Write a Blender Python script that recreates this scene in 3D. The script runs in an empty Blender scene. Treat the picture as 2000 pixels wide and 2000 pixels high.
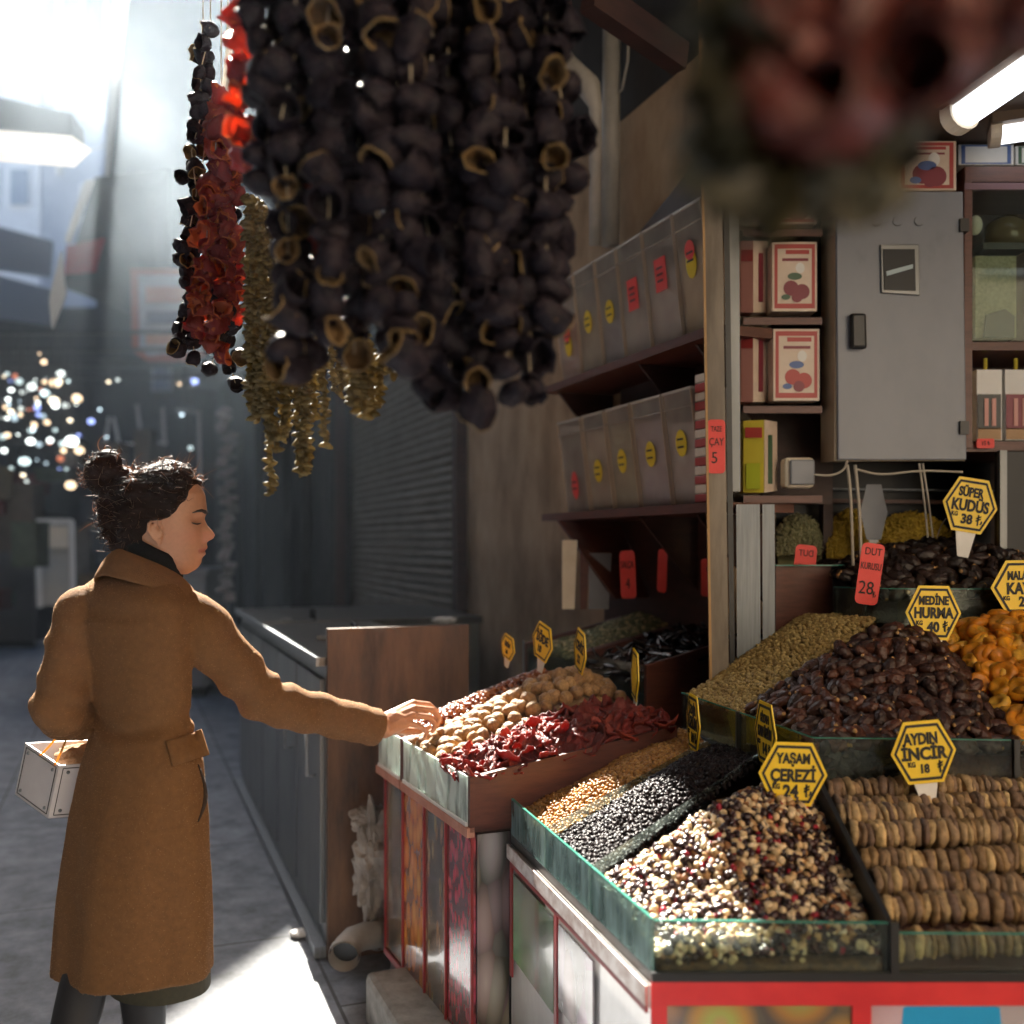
import bpy, math, random
import numpy as np
from mathutils import Vector, Matrix, noise
random.seed(7); rng = np.random.default_rng(7)
R = math.radians
S = bpy.context.scene
COL = S.collection

# ------------------------------------------------------------------ camera, sky, sun, exposure
CZ = 1.42                                   # camera height
cam = bpy.data.cameras.new('camera'); camo = bpy.data.objects.new('camera', cam); COL.objects.link(camo)
camo.location = (0, 0, CZ); camo.rotation_euler = (R(90), 0, 0)
cam.sensor_width = 36; cam.lens = 36; cam.shift_y = 0.031
cam.clip_start = 0.02; cam.clip_end = 400
cam.dof.use_dof = True; cam.dof.focus_distance = 2.5; cam.dof.aperture_fstop = 1.7
cam.dof.aperture_blades = 0
S.camera = camo
SUN_EL = R(42); AZ = Vector((-0.33, 0.944, 0)).normalized()
SDIR = Vector((AZ.x*math.cos(SUN_EL), AZ.y*math.cos(SUN_EL), math.sin(SUN_EL)))
W = bpy.data.worlds.new('World'); S.world = W; W.use_nodes = True
nt = W.node_tree; bg = nt.nodes['Background']
sky = nt.nodes.new('ShaderNodeTexSky'); sky.sky_type = 'NISHITA'; sky.sun_disc = False
sky.sun_elevation = SUN_EL; sky.sun_rotation = math.atan2(AZ.x, AZ.y)
sky.dust_density = 2.0
nt.links.new(sky.outputs[0], bg.inputs[0]); bg.inputs[1].default_value = 0.05
sun = bpy.data.lights.new('sun', 'SUN'); sun.energy = 5.0; sun.angle = R(0.4); sun.color = (1, .93, .82)
suno = bpy.data.objects.new('sun', sun); COL.objects.link(suno)
suno.rotation_euler = SDIR.to_track_quat('Z', 'Y').to_euler()
S.view_settings.view_transform = 'Standard'; S.view_settings.look = 'None'
S.view_settings.exposure = 2.95; S.view_settings.gamma = 1
S.render.engine = 'CYCLES'
cy = S.cycles
cy.max_bounces = 7; cy.diffuse_bounces = 4; cy.glossy_bounces = 3; cy.transmission_bounces = 4
cy.transparent_max_bounces = 12; cy.volume_bounces = 0
cy.sample_clamp_indirect = 4; cy.caustics_reflective = False; cy.caustics_refractive = False
cy.use_denoising = True; cy.volume_step_rate = 3; cy.volume_max_steps = 128
try: cy.denoiser = 'OPENIMAGEDENOISE'
except Exception: pass

def P(x, y, Y):
    """the point at depth Y seen at photograph pixel (x, y)"""
    return Vector(((x-1000)/2000*Y, Y, CZ-(y-1062)/2000*Y))

# ------------------------------------------------------------------ materials
def mat(name, c, c2=None, c3=None, rough=.6, metal=0, scale=8., bump=0, bscale=40., rnd=None, spec=.5,
        sheen=0, trans=0, coat=0, detail=5, stretch=(1, 1, 1), contrast=(.35, .65), tcol=None, emit=0):
    m = bpy.data.materials.new(name); m.use_nodes = True
    n = m.node_tree.nodes; L = m.node_tree.links
    b = n['Principled BSDF']
    def rgba(q): return (q[0], q[1], q[2], 1)
    b.inputs['Roughness'].default_value = rough; b.inputs['Metallic'].default_value = metal
    b.inputs['Specular IOR Level'].default_value = spec
    if sheen:
        b.inputs['Sheen Weight'].default_value = sheen; b.inputs['Sheen Roughness'].default_value = .4
        b.inputs['Sheen Tint'].default_value = rgba(c)
    if coat: b.inputs['Coat Weight'].default_value = coat; b.inputs['Coat Roughness'].default_value = .15
    tc = n.new('ShaderNodeTexCoord'); mp = n.new('ShaderNodeMapping'); mp.inputs['Scale'].default_value = stretch
    L.new(tc.outputs['Object'], mp.inputs[0])
    csock = None
    if c2 is not None:
        cr = n.new('ShaderNodeValToRGB')
        if rnd:
            if rnd == 'obj': r = n.new('ShaderNodeObjectInfo').outputs['Random']
            else: r = n.new('ShaderNodeNewGeometry').outputs['Random Per Island']
            e = cr.color_ramp.elements; e[0].color = rgba(c); e[1].color = rgba(c2)
            if c3 is not None:
                k = e.new(.5); k.color = rgba(c3)
            L.new(r, cr.inputs[0])
            tn = n.new('ShaderNodeTexNoise'); tn.inputs['Scale'].default_value = scale; tn.inputs['Detail'].default_value = 4
            L.new(mp.outputs[0], tn.inputs['Vector'])
            mr = n.new('ShaderNodeMapRange'); mr.inputs['From Min'].default_value = .3; mr.inputs['From Max'].default_value = .7
            mr.inputs['To Min'].default_value = .6; mr.inputs['To Max'].default_value = 1.25
            L.new(tn.outputs[0], mr.inputs[0])
            mx = n.new('ShaderNodeMix'); mx.data_type = 'RGBA'; mx.blend_type = 'MULTIPLY'; mx.inputs[0].default_value = 1
            L.new(cr.outputs[0], mx.inputs[6]); L.new(mr.outputs[0], mx.inputs[7]); csock = mx.outputs[2]
        else:
            tn = n.new('ShaderNodeTexNoise'); tn.inputs['Scale'].default_value = scale; tn.inputs['Detail'].default_value = detail
            tn.inputs['Roughness'].default_value = .65
            L.new(mp.outputs[0], tn.inputs['Vector'])
            e = cr.color_ramp.elements; e[0].position = contrast[0]; e[1].position = contrast[1]
            e[0].color = rgba(c); e[1].color = rgba(c2)
            if c3 is not None:
                k = e.new((contrast[0]+contrast[1])/2); k.color = rgba(c3)
            L.new(tn.outputs[0], cr.inputs[0]); csock = cr.outputs[0]
        L.new(csock, b.inputs['Base Color'])
    else:
        b.inputs['Base Color'].default_value = rgba(c)
    if bump:
        t2 = n.new('ShaderNodeTexNoise'); t2.inputs['Scale'].default_value = bscale; t2.inputs['Detail'].default_value = 4
        L.new(mp.outputs[0], t2.inputs['Vector'])
        bp = n.new('ShaderNodeBump'); bp.inputs['Strength'].default_value = bump; bp.inputs['Distance'].default_value = .01
        L.new(t2.outputs[0], bp.inputs['Height']); L.new(bp.outputs[0], b.inputs['Normal'])
    if emit:
        b.inputs['Emission Color'].default_value = rgba(c); b.inputs['Emission Strength'].default_value = emit
    if trans:
        tr = n.new('ShaderNodeBsdfTranslucent'); ms = n.new('ShaderNodeMixShader'); ms.inputs[0].default_value = trans
        if tcol: tr.inputs[0].default_value = rgba(tcol)
        elif csock: L.new(csock, tr.inputs[0])
        else: tr.inputs[0].default_value = rgba(c)
        o = n['Material Output']
        L.new(b.outputs[0], ms.inputs[1]); L.new(tr.outputs[0], ms.inputs[2]); L.new(ms.outputs[0], o.inputs[0])
    return m

def glassmat(name, tint, dust=(.6, .65, .62), dustamt=.12, refl=.1, streak=True, transl=.5):
    """a thin pane: clear with a tint, a sharp reflection and a film of dust"""
    m = bpy.data.materials.new(name); m.use_nodes = True
    n = m.node_tree.nodes; L = m.node_tree.links; n.remove(n['Principled BSDF'])
    o = n['Material Output']
    tp = n.new('ShaderNodeBsdfTransparent'); tp.inputs[0].default_value = (*tint, 1)
    gl = n.new('ShaderNodeBsdfGlossy'); gl.inputs['Roughness'].default_value = .03; gl.inputs[0].default_value = (.9, .95, .93, 1)
    fr = n.new('ShaderNodeFresnel'); fr.inputs[0].default_value = 1.45
    m1 = n.new('ShaderNodeMixShader'); fm = n.new('ShaderNodeMath'); fm.operation = 'MULTIPLY'; fm.inputs[1].default_value = .45; L.new(fr.outputs[0], fm.inputs[0]); L.new(fm.outputs[0], m1.inputs[0]); L.new(tp.outputs[0], m1.inputs[1]); L.new(gl.outputs[0], m1.inputs[2])
    df = n.new('ShaderNodeBsdfDiffuse'); df.inputs[0].default_value = (*dust, 1)
    tl = n.new('ShaderNodeBsdfTranslucent'); tl.inputs[0].default_value = (*dust, 1)
    m0 = n.new('ShaderNodeMixShader'); m0.inputs[0].default_value = transl; L.new(df.outputs[0], m0.inputs[1]); L.new(tl.outputs[0], m0.inputs[2])
    m2 = n.new('ShaderNodeMixShader'); L.new(m1.outputs[0], m2.inputs[1]); L.new(m0.outputs[0], m2.inputs[2])
    tc = n.new('ShaderNodeTexCoord'); mp = n.new('ShaderNodeMapping'); mp.inputs['Scale'].default_value = (1, 1, .25) if streak else (1, 1, 1)
    L.new(tc.outputs['Object'], mp.inputs[0])
    tn = n.new('ShaderNodeTexNoise'); tn.inputs['Scale'].default_value = 30 if streak else 7; tn.inputs['Detail'].default_value = 6 if streak else 2
    L.new(mp.outputs[0], tn.inputs['Vector'])
    mr = n.new('ShaderNodeMapRange'); mr.inputs['From Min'].default_value = .35; mr.inputs['From Max'].default_value = .7
    mr.inputs['To Min'].default_value = dustamt*(.4 if streak else .8); mr.inputs['To Max'].default_value = dustamt*(1.6 if streak else 1.15)
    L.new(tn.outputs[0], mr.inputs[0]); L.new(mr.outputs[0], m2.inputs[0])
    L.new(m2.outputs[0], o.inputs[0])
    return m

def vcolmat(name, rough=.5, bump=0, bscale=40, sheen=0, sss=0, spec=.5):
    """colour from the face attribute 'tint' (skin and lips, peel and flesh)"""
    m = bpy.data.materials.new(name); m.use_nodes = True
    n = m.node_tree.nodes; L = m.node_tree.links; b = n['Principled BSDF']
    a = n.new('ShaderNodeAttribute'); a.attribute_name = 'tint'
    L.new(a.outputs['Color'], b.inputs['Base Color'])
    b.inputs['Roughness'].default_value = rough; b.inputs['Specular IOR Level'].default_value = spec
    if sss:
        b.inputs['Subsurface Weight'].default_value = sss; b.inputs['Subsurface Radius'].default_value = (.02, .006, .003)
        b.inputs['Subsurface Scale'].default_value = .5
    if bump:
        t2 = n.new('ShaderNodeTexNoise'); t2.inputs['Scale'].default_value = bscale
        tc = n.new('ShaderNodeTexCoord'); L.new(tc.outputs['Object'], t2.inputs['Vector'])
        bp = n.new('ShaderNodeBump'); bp.inputs['Strength'].default_value = bump; bp.inputs['Distance'].default_value = .01
        L.new(t2.outputs[0], bp.inputs['Height']); L.new(bp.outputs[0], b.inputs['Normal'])
    return m

M = {}
M['ground'] = None
M['wood'] = mat('red_brown_laminate', (.075, .022, .014), (.12, .038, .024), rough=.42, scale=14, stretch=(1, 1, 6), bump=.05, bscale=60)
M['wood_dark'] = mat('dark_brown_board', (.03, .012, .009), (.055, .02, .015), rough=.55, scale=9, stretch=(1, 1, 4))
M['rustboard'] = mat('rusty_brown_sheet', (.028, .016, .010), (.19, .10, .052), (.11, .058, .032), rough=.7, scale=6, detail=10, stretch=(2, 2, .45), bump=.2, bscale=30, contrast=(.3, .7))
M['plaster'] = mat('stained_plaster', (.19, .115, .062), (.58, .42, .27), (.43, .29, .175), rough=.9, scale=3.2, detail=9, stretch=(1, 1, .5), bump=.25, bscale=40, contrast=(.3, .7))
M['darkwall'] = mat('dark_mottled_wall', (.018, .017, .017), (.05, .045, .042), rough=.85, scale=3, detail=8, stretch=(1, 1, .4))  # very dark mottled wall tone
M['shutter'] = mat('grey_brown_shutter', (.14, .115, .095), (.23, .19, .155), rough=.5, metal=.2, scale=5, detail=7, stretch=(1, 1, 2))
M['greymetal'] = mat('grey_painted_metal', (.13, .14, .145), (.22, .225, .225), rough=.38, metal=.5, scale=4, detail=7, stretch=(1, 1, .4), bump=.04, bscale=20)
M['steeltop'] = mat('scratched_counter_top', (.05, .048, .045), (.11, .1, .09), rough=.32, metal=.4, scale=6, detail=8)
M['alu'] = mat('brushed_aluminium', (.17, .19, .21), (.26, .28, .30), rough=.5, metal=.4, scale=20, stretch=(6, 6, .2))
M['post'] = mat('worn_painted_post', (.14, .115, .09), (.28, .24, .19), rough=.6, scale=7, detail=8, stretch=(2, 2, .3))
M['white'] = mat('white_plastic', (.72, .71, .69), (.8, .79, .77), rough=.45, scale=10)
M['offwhite'] = mat('cream_card', (.7, .62, .5), (.78, .7, .58), rough=.6, scale=20)
M['cabinet'] = mat('grey_enamel', (.13, .14, .165), (.215, .23, .265), c3=(.195, .21, .245), rough=.4, scale=5, detail=10, bump=.05, stretch=(1, 1, .6), contrast=(.28, .62))
M['cabinet_side'] = mat('lit_cream_side', (.5, .4, .28), (.58, .47, .34), rough=.45, scale=4)  # pale cream paints the light falling on the cabinet's left side
M['black'] = mat('black_plastic', (.012, .012, .013), rough=.4)
M['ink'] = mat('black_ink', (.012, .011, .01), rough=.6)
M['red'] = mat('red_paint', (.55, .02, .025), (.68, .035, .035), rough=.4, scale=9, detail=6)
M['reddark'] = mat('dull_red_line', (.26, .02, .022), (.36, .035, .035), rough=.4, scale=9)
M['redcard'] = mat('fluorescent_red_card', (.85, .075, .065), (.9, .1, .09), rough=.55, scale=15, trans=.15)
M['yellow'] = mat('yellow_sign_board', (.84, .56, .012), (.90, .62, .02), rough=.4, scale=12, detail=4)
M['yellowsticker'] = mat('yellow_sticker', (.75, .55, .02), rough=.6)
M['wire'] = mat('pale_cable', (.4, .36, .3), rough=.5)
M['concrete'] = mat('worn_concrete', (.16, .15, .135), (.36, .34, .3), rough=.85, scale=9, detail=9, bump=.3, bscale=40)
M['pipe'] = mat('grey_pvc', (.34, .32, .29), (.46, .43, .39), rough=.5, scale=8)
M['plasticbag'] = mat('crumpled_white_plastic', (.22, .2, .18), (.46, .42, .38), rough=.45, scale=9, trans=.2)
M['glass'] = glassmat('stall_glass', (.88, .95, .92), dustamt=.035)
M['glass_dusty'] = glassmat('dusty_tray_glass', (.75, .9, .85), dust=(.82, .92, .88), dustamt=1.0, transl=.4)  # dust film brightened to paint the sun's glow into the panes
M['glass_side'] = glassmat('smeared_side_glass', (.55, .72, .68), dust=(.3, .42, .42), dustamt=.5, transl=.3)
M['glass_edge'] = mat('green_glass_edge', (.05, .22, .17), (.1, .34, .27), rough=.15, scale=20, trans=.3)
M['mirror'] = mat('dark_glass_sheet', (.014, .014, .016), rough=.35, metal=.0, spec=.3)
M['ceil'] = mat('brown_ceiling', (.11, .075, .05), (.16, .11, .075), rough=.7, scale=4)
M['tube'] = mat('lit_diffuser', (.9, .95, 1.0), rough=.4, emit=.4)
M['awn'] = mat('dark_awning_canvas', (.02, .021, .024), (.035, .036, .04), rough=.8, scale=3)
M['tarp'] = mat('blue_grey_tarpaulin', (.10, .12, .15), (.15, .17, .2), rough=.7, scale=1.2, detail=6, trans=.22, stretch=(1, 4, 1))
M['awnwhite'] = mat('white_awning_valance', (.75, .75, .73), rough=.7, trans=.5)

# ------------------------------------------------------------------ mesh helpers
class MB:
    def __init__(s): s.v = []; s.f = []; s.m = []
    def add(s, vs, fs, mi=0):
        o = len(s.v); s.v += [tuple(v) for v in vs]; s.f += [tuple(i+o for i in f) for f in fs]; s.m += [mi]*len(fs); return s
    def hexa(s, p, mi=0):          # p: bottom 4 (ccw from above) then top 4
        return s.add(p, [(3, 2, 1, 0), (4, 5, 6, 7), (0, 1, 5, 4), (1, 2, 6, 5), (2, 3, 7, 6), (3, 0, 4, 7)], mi)
    def box(s, c, d, mi=0, rot=None):
        x, y, z = d[0]/2, d[1]/2, d[2]/2
        p = [Vector(q) for q in ((-x, -y, -z), (x, -y, -z), (x, y, -z), (-x, y, -z), (-x, -y, z), (x, -y, z), (x, y, z), (-x, y, z))]
        if rot is not None: p = [rot @ q for q in p]
        c = Vector(c); return s.hexa([q+c for q in p], mi)
    def bar(s, a, b, w, h, mi=0, up=(0, 0, 1)):   # box beam from a to b, w across, h along up
        a, b = Vector(a), Vector(b); d = (b-a).normalized(); u = Vector(up)
        sd = d.cross(u)
        if sd.length < 1e-4: sd = d.cross(Vector((0, 1, 0)))
        sd.normalize(); u = sd.cross(d).normalized(); sd *= w/2; u *= h/2
        return s.hexa([a-sd-u, a+sd-u, b+sd-u, b-sd-u, a-sd+u, a+sd+u, b+sd+u, b-sd+u], mi)
    def slab(s, poly, t, mi=0):    # polygon (3-D, planar) extruded by vector t
        n = len(poly); t = Vector(t); q = [Vector(p) for p in poly]
        nrm = sum(((q[i]-q[0]).cross(q[(i+1) % n]-q[0]) for i in range(1, n-1)), Vector())
        if nrm.dot(t) < 0: q.reverse()
        s.add(q+[p+t for p in q], [tuple(range(n-1, -1, -1)), tuple(range(n, 2*n))]+[(i, (i+1) % n, n+(i+1) % n, n+i) for i in range(n)], mi); return s
    def tube(s, path, rad, n=8, mi=0, cap=True, flat=1.0, upv=None):
        path = [Vector(p) for p in path]; k = len(path)
        if not hasattr(rad, '__len__'): rad = [rad]*k
        rings = []; up = Vector(upv) if upv else None
        for i in range(k):
            d = (path[min(i+1, k-1)]-path[max(i-1, 0)])
            d = d.normalized() if d.length > 1e-9 else Vector((0, 0, 1))
            if up is None: up = Vector((0, 0, 1)) if abs(d.z) < .9 else Vector((1, 0, 0))
            a = up-d*up.dot(d)
            if a.length < 1e-5: a = d.orthogonal()
            a.normalize(); b = d.cross(a); up = a
            rings.append([path[i]+(a*math.cos(t)*flat+b*math.sin(t))*rad[i] for t in [2*math.pi*j/n for j in range(n)]])
        vs = [v for r in rings for v in r]
        fs = [(i*n+j, i*n+(j+1) % n, (i+1)*n+(j+1) % n, (i+1)*n+j) for i in range(k-1) for j in range(n)]
        if cap: fs += [tuple(range(n-1, -1, -1)), tuple(range((k-1)*n, k*n))]
        return s.add(vs, fs, mi)
    def capsule(s, path, rad, n=12, mi=0, flat=1.0, upv=None):   # tube with round ends
        path = [Vector(p) for p in path]; rad = list(rad)
        d0 = (path[0]-path[1]).normalized(); d1 = (path[-1]-path[-2]).normalized()
        pre = [(path[0]+d0*rad[0]*math.sin(R(t)), rad[0]*math.cos(R(t))) for t in (85, 60, 30)]
        post = [(path[-1]+d1*rad[-1]*math.sin(R(t)), rad[-1]*math.cos(R(t))) for t in (30, 60, 85)]
        return s.tube([p for p, _ in pre]+path+[p for p, _ in post], [r for _, r in pre]+rad+[r for _, r in post], n, mi, True, flat, upv)
    def rings(s, rs, mi=0, cap=True):           # loft of equal-length rings
        n = len(rs[0]); k = len(rs)
        vs = [v for r in rs for v in r]
        fs = [(i*n+j, i*n+(j+1) % n, (i+1)*n+(j+1) % n, (i+1)*n+j) for i in range(k-1) for j in range(n)]
        if cap: fs += [tuple(range(n-1, -1, -1)), tuple(range((k-1)*n, k*n))]
        return s.add(vs, fs, mi)
    def ball(s, c, r, nu=16, nv=10, mi=0, fn=None):
        c = Vector(c); r = r if hasattr(r, '__len__') else (r, r, r)
        vs = []
        for i in range(1, nv):
            th = math.pi*i/nv
            for j in range(nu):
                ph = 2*math.pi*j/nu
                vs.append(Vector((math.sin(th)*math.cos(ph), math.sin(th)*math.sin(ph), math.cos(th))))
        vs.append(Vector((0, 0, 1))); vs.append(Vector((0, 0, -1)))
        fs = [(i*nu+j, (i+1)*nu+j, (i+1)*nu+(j+1) % nu, i*nu+(j+1) % nu) for i in range(nv-2) for j in range(nu)]
        T, B = len(vs)-2, len(vs)-1
        fs += [(T, j, (j+1) % nu) for j in range(nu)]+[(B, (nv-2)*nu+(j+1) % nu, (nv-2)*nu+j) for j in range(nu)]
        out = []
        for v in vs:
            k = fn(v) if fn else 1.0
            w = v*k if not isinstance(k, Vector) else k
            out.append(c+Vector((w.x*r[0], w.y*r[1], w.z*r[2])))
        return s.add(out, fs, mi)
    def mesh(s, name, mats, smooth=False):
        me = bpy.data.meshes.new(name); me.from_pydata(s.v, [], s.f); 
        for m in (mats if isinstance(mats, (list, tuple)) else [mats]): me.materials.append(m)
        if any(s.m): me.polygons.foreach_set('material_index', s.m)
        if smooth: me.polygons.foreach_set('use_smooth', [True]*len(s.f))
        me.validate(); me.update(); return me
    def build(s, name, mats, parent=None, smooth=False, bevel=0):
        o = bpy.data.objects.new(name, s.mesh(name, mats, smooth)); COL.objects.link(o)
        if parent is not None:
            o.parent = parent; o.matrix_parent_inverse = parent.matrix_world.inverted() if parent.type == 'EMPTY' else Matrix()
        if bevel:
            b = o.modifiers.new('bevel', 'BEVEL'); b.width = bevel; b.segments = 2; b.limit_method = 'ANGLE'
        return o
def tag(o, label=None, cat=None, group=None, kind=None):
    if label: o['label'] = label
    if cat: o['category'] = cat
    if group: o['group'] = group
    if kind: o['kind'] = kind
    return o
def thing(name, label, cat, loc=(0, 0, 0), group=None):
    o = bpy.data.objects.new(name, None); COL.objects.link(o); o.location = loc; o.empty_display_size = .05
    o.matrix_world = Matrix.Translation(Vector(loc))
    return tag(o, label, cat, group)
def inst(name, me, parent=None, mw=None):
    o = bpy.data.objects.new(name, me); COL.objects.link(o)
    if parent is not None: o.parent = parent
    if mw is not None: o.matrix_basis = mw if parent is None else parent.matrix_world.inverted() @ mw
    return o
def nz(v, s, o=0.): return noise.noise(Vector((v[0]*s+o, v[1]*s-o*1.7, v[2]*s+o*.6)))
def lerp(a, b, t): return a+(b-a)*t
def smooth01(t): t = max(0., min(1., t)); return t*t*(3-2*t)
def interp(x, xs, ys): return float(np.interp(x, xs, ys))
def remesh(o, voxel, it=4, fac=.5):
    m = o.modifiers.new('r', 'REMESH'); m.mode = 'VOXEL'; m.voxel_size = voxel; m.use_smooth_shade = True
    if it:
        sm = o.modifiers.new('s', 'SMOOTH'); sm.iterations = it; sm.factor = fac
    dg = bpy.context.evaluated_depsgraph_get(); me = bpy.data.meshes.new_from_object(o.evaluated_get(dg))
    o.modifiers.clear(); old = o.data; mats = list(old.materials); o.data = me
    me.materials.clear()
    for q in mats: me.materials.append(q)
    me.polygons.foreach_set('use_smooth', [True]*len(me.polygons))
    return o
def tint(o, fn):
    me = o.data; a = me.color_attributes.new('tint', 'FLOAT_COLOR', 'POINT')
    arr = np.array([(*fn(v.co, v.normal), 1) for v in me.vertices], dtype=np.float32); a.data.foreach_set('color', arr.ravel())
def text_mesh(txt, size, m, sx=1., bold=.0, depth=.0006, name='lettering'):
    cu = bpy.data.curves.new('t', 'FONT'); cu.body = txt; cu.size = size; cu.align_x = 'CENTER'; cu.align_y = 'CENTER'
    cu.offset = bold; cu.extrude = depth; cu.resolution_u = 3
    o = bpy.data.objects.new('t', cu); COL.objects.link(o)
    dg = bpy.context.evaluated_depsgraph_get(); dg.update(); me = bpy.data.meshes.new_from_object(o.evaluated_get(dg))
    bpy.data.objects.remove(o); bpy.data.curves.remove(cu)
    n = len(me.vertices); a = np.empty(n*3, dtype=np.float32); me.vertices.foreach_get('co', a); a = a.reshape(-1, 3); a[:, 0] *= sx
    me.vertices.foreach_set('co', a.ravel()); me.materials.clear(); me.materials.append(m); me.name = name
    return me

# alley frame: t runs along the shop fronts, n points to the right-hand shops
TV = Vector((-.355, .935, 0)); NV = Vector((.935, .355, 0))
def AL(off, t, z=0.): return NV*off+TV*t+Vector((0, 0, z))       # point in alley coordinates
def t_at(px, off):      # t where the line at this offset is seen in photograph column px
    k = (px-1000)/2000; Y = off/(.355+.935*k); X = k*Y; return X*TV.x+Y*TV.y
# ================================================================== ground
def ground():
    m = bpy.data.materials.new('paving'); m.use_nodes = True; n = m.node_tree.nodes; L = m.node_tree.links; b = n['Principled BSDF']
    tc = n.new('ShaderNodeTexCoord'); mp = n.new('ShaderNodeMapping'); mp.inputs['Rotation'].default_value = (0, 0, -math.atan2(.935, -.355))
    L.new(tc.outputs['Object'], mp.inputs[0])
    br = n.new('ShaderNodeTexBrick'); br.inputs['Scale'].default_value = 1.0; br.offset = .5
    br.inputs['Mortar Size'].default_value = .006; br.inputs['Brick Width'].default_value = 1.25; br.inputs['Row Height'].default_value = .62
    br.inputs['Color1'].default_value = (.175, .19, .22, 1); br.inputs['Color2'].default_value = (.225, .24, .27, 1); br.inputs['Mortar'].default_value = (.05, .05, .052, 1)
    L.new(mp.outputs[0], br.inputs['Vector'])
    t = n.new('ShaderNodeTexNoise'); t.inputs['Scale'].default_value = 7; t.inputs['Detail'].default_value = 10; t.inputs['Roughness'].default_value = .7
    L.new(mp.outputs[0], t.inputs['Vector'])
    mr = n.new('ShaderNodeMapRange'); mr.inputs['From Min'].default_value = .3; mr.inputs['From Max'].default_value = .7; mr.inputs['To Min'].default_value = .3; mr.inputs['To Max'].default_value = 1.5
    L.new(t.outputs[0], mr.inputs[0])
    mx = n.new('ShaderNodeMix'); mx.data_type = 'RGBA'; mx.blend_type = 'MULTIPLY'; mx.inputs[0].default_value = 1
    L.new(br.outputs[0], mx.inputs[6]); L.new(mr.outputs[0], mx.inputs[7]); L.new(mx.outputs[2], b.inputs['Base Color'])
    b.inputs['Roughness'].default_value = .62
    t2 = n.new('ShaderNodeTexNoise'); t2.inputs['Scale'].default_value = 60; t2.inputs['Detail'].default_value = 6; L.new(mp.outputs[0], t2.inputs['Vector'])
    bp = n.new('ShaderNodeBump'); bp.inputs['Strength'].default_value = .35; bp.inputs['Distance'].default_value = .004
    L.new(t2.outputs[0], bp.inputs['Height']); L.new(bp.outputs[0], b.inputs['Normal'])
    o = MB().add([(-150, -60, 0), (120, -60, 0), (120, 160, 0), (-150, 160, 0)], [(0, 1, 2, 3)]).build('ground', m)
    tag(o, 'grey-blue stone paving of the market alley', 'ground', kind='structure')
ground()

# ================================================================== right-hand shop front (dark wall, shutter, plaster, brown boards)
OFF = 1.85
tS0, tS1 = t_at(905, OFF), t_at(670, OFF)        # shutter ends
shop = thing('shop_front', 'dark shop front with a closed roller shutter and stained plaster behind metal cabinets', 'shop front', AL(OFF, tS0))
def wallseg(name, t0, t1, z0, z1, m, off=OFF, th=.3, parent=shop):
    return MB().hexa([AL(off, t0, z0), AL(off+th, t0, z0), AL(off+th, t1, z0), AL(off, t1, z0), AL(off, t0, z1), AL(off+th, t0, z1), AL(off+th, t1, z1), AL(off, t1, z1)]).build(name, m, parent)
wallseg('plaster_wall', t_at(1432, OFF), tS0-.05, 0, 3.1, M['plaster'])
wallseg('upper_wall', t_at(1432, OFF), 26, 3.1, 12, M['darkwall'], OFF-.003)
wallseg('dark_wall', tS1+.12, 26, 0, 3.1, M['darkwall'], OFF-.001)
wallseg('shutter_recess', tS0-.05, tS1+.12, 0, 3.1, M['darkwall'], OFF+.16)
mb = MB(); nsl = 38; z0s, z1s = .78, 3.05; prof = []
for i in range(nsl*6+1):
    q = i/6; zz = z0s+(z1s-z0s)*i/(nsl*6); ph = (i % 6)/6
    prof.append((OFF+.10-.034*math.sin(math.pi*ph)**.7, zz))
for k, (o_, zz) in enumerate(prof): mb.v += [tuple(AL(o_, tS0, zz)), tuple(AL(o_, tS1, zz))]
for k in range(len(prof)-1): mb.f.append((2*k, 2*k+1, 2*k+3, 2*k+2)); mb.m.append(0)
shu = mb.build('roller_shutter', M['shutter'], shop)
MB().hexa([AL(OFF+.05, tS0, .42), AL(OFF+.12, tS0, .42), AL(OFF+.12, tS1, .42), AL(OFF+.05, tS1, .42), AL(OFF+.05, tS0, .79), AL(OFF+.12, tS0, .79), AL(OFF+.12, tS1, .79), AL(OFF+.05, tS1, .79)]).build('bottom_rail', M['shutter'], shu)
for tt in (tS0-.03, tS1+.05):
    MB().bar(AL(OFF-.02, tt, 0), AL(OFF-.02, tt, 3.1), .09, .09, up=TV).build('guide_rail', M['wood_dark'], shop)
# far dark bays: door jambs, a hanging cable, a pale sign board low down
for px in (655, 598, 560, 505, 470):
    tt = t_at(px, OFF-.05)
    MB().bar(AL(OFF-.06, tt, 0), AL(OFF-.06, tt, 3.2), .1, .12, up=TV).build('door_jamb', M['darkwall'], shop)
t_ = t_at(1210, OFF-.03)
MB().slab([AL(OFF-.03, t_at(1395, OFF-.03), 1.95), AL(OFF-.03, t_at(1212, OFF-.03), 1.95), AL(OFF-.03, t_at(1212, OFF-.03), 2.55), AL(OFF-.03, t_at(1395, OFF-.03), 2.75)], NV*.02).build('brown_board', M['wood_dark'], shop)
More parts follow.
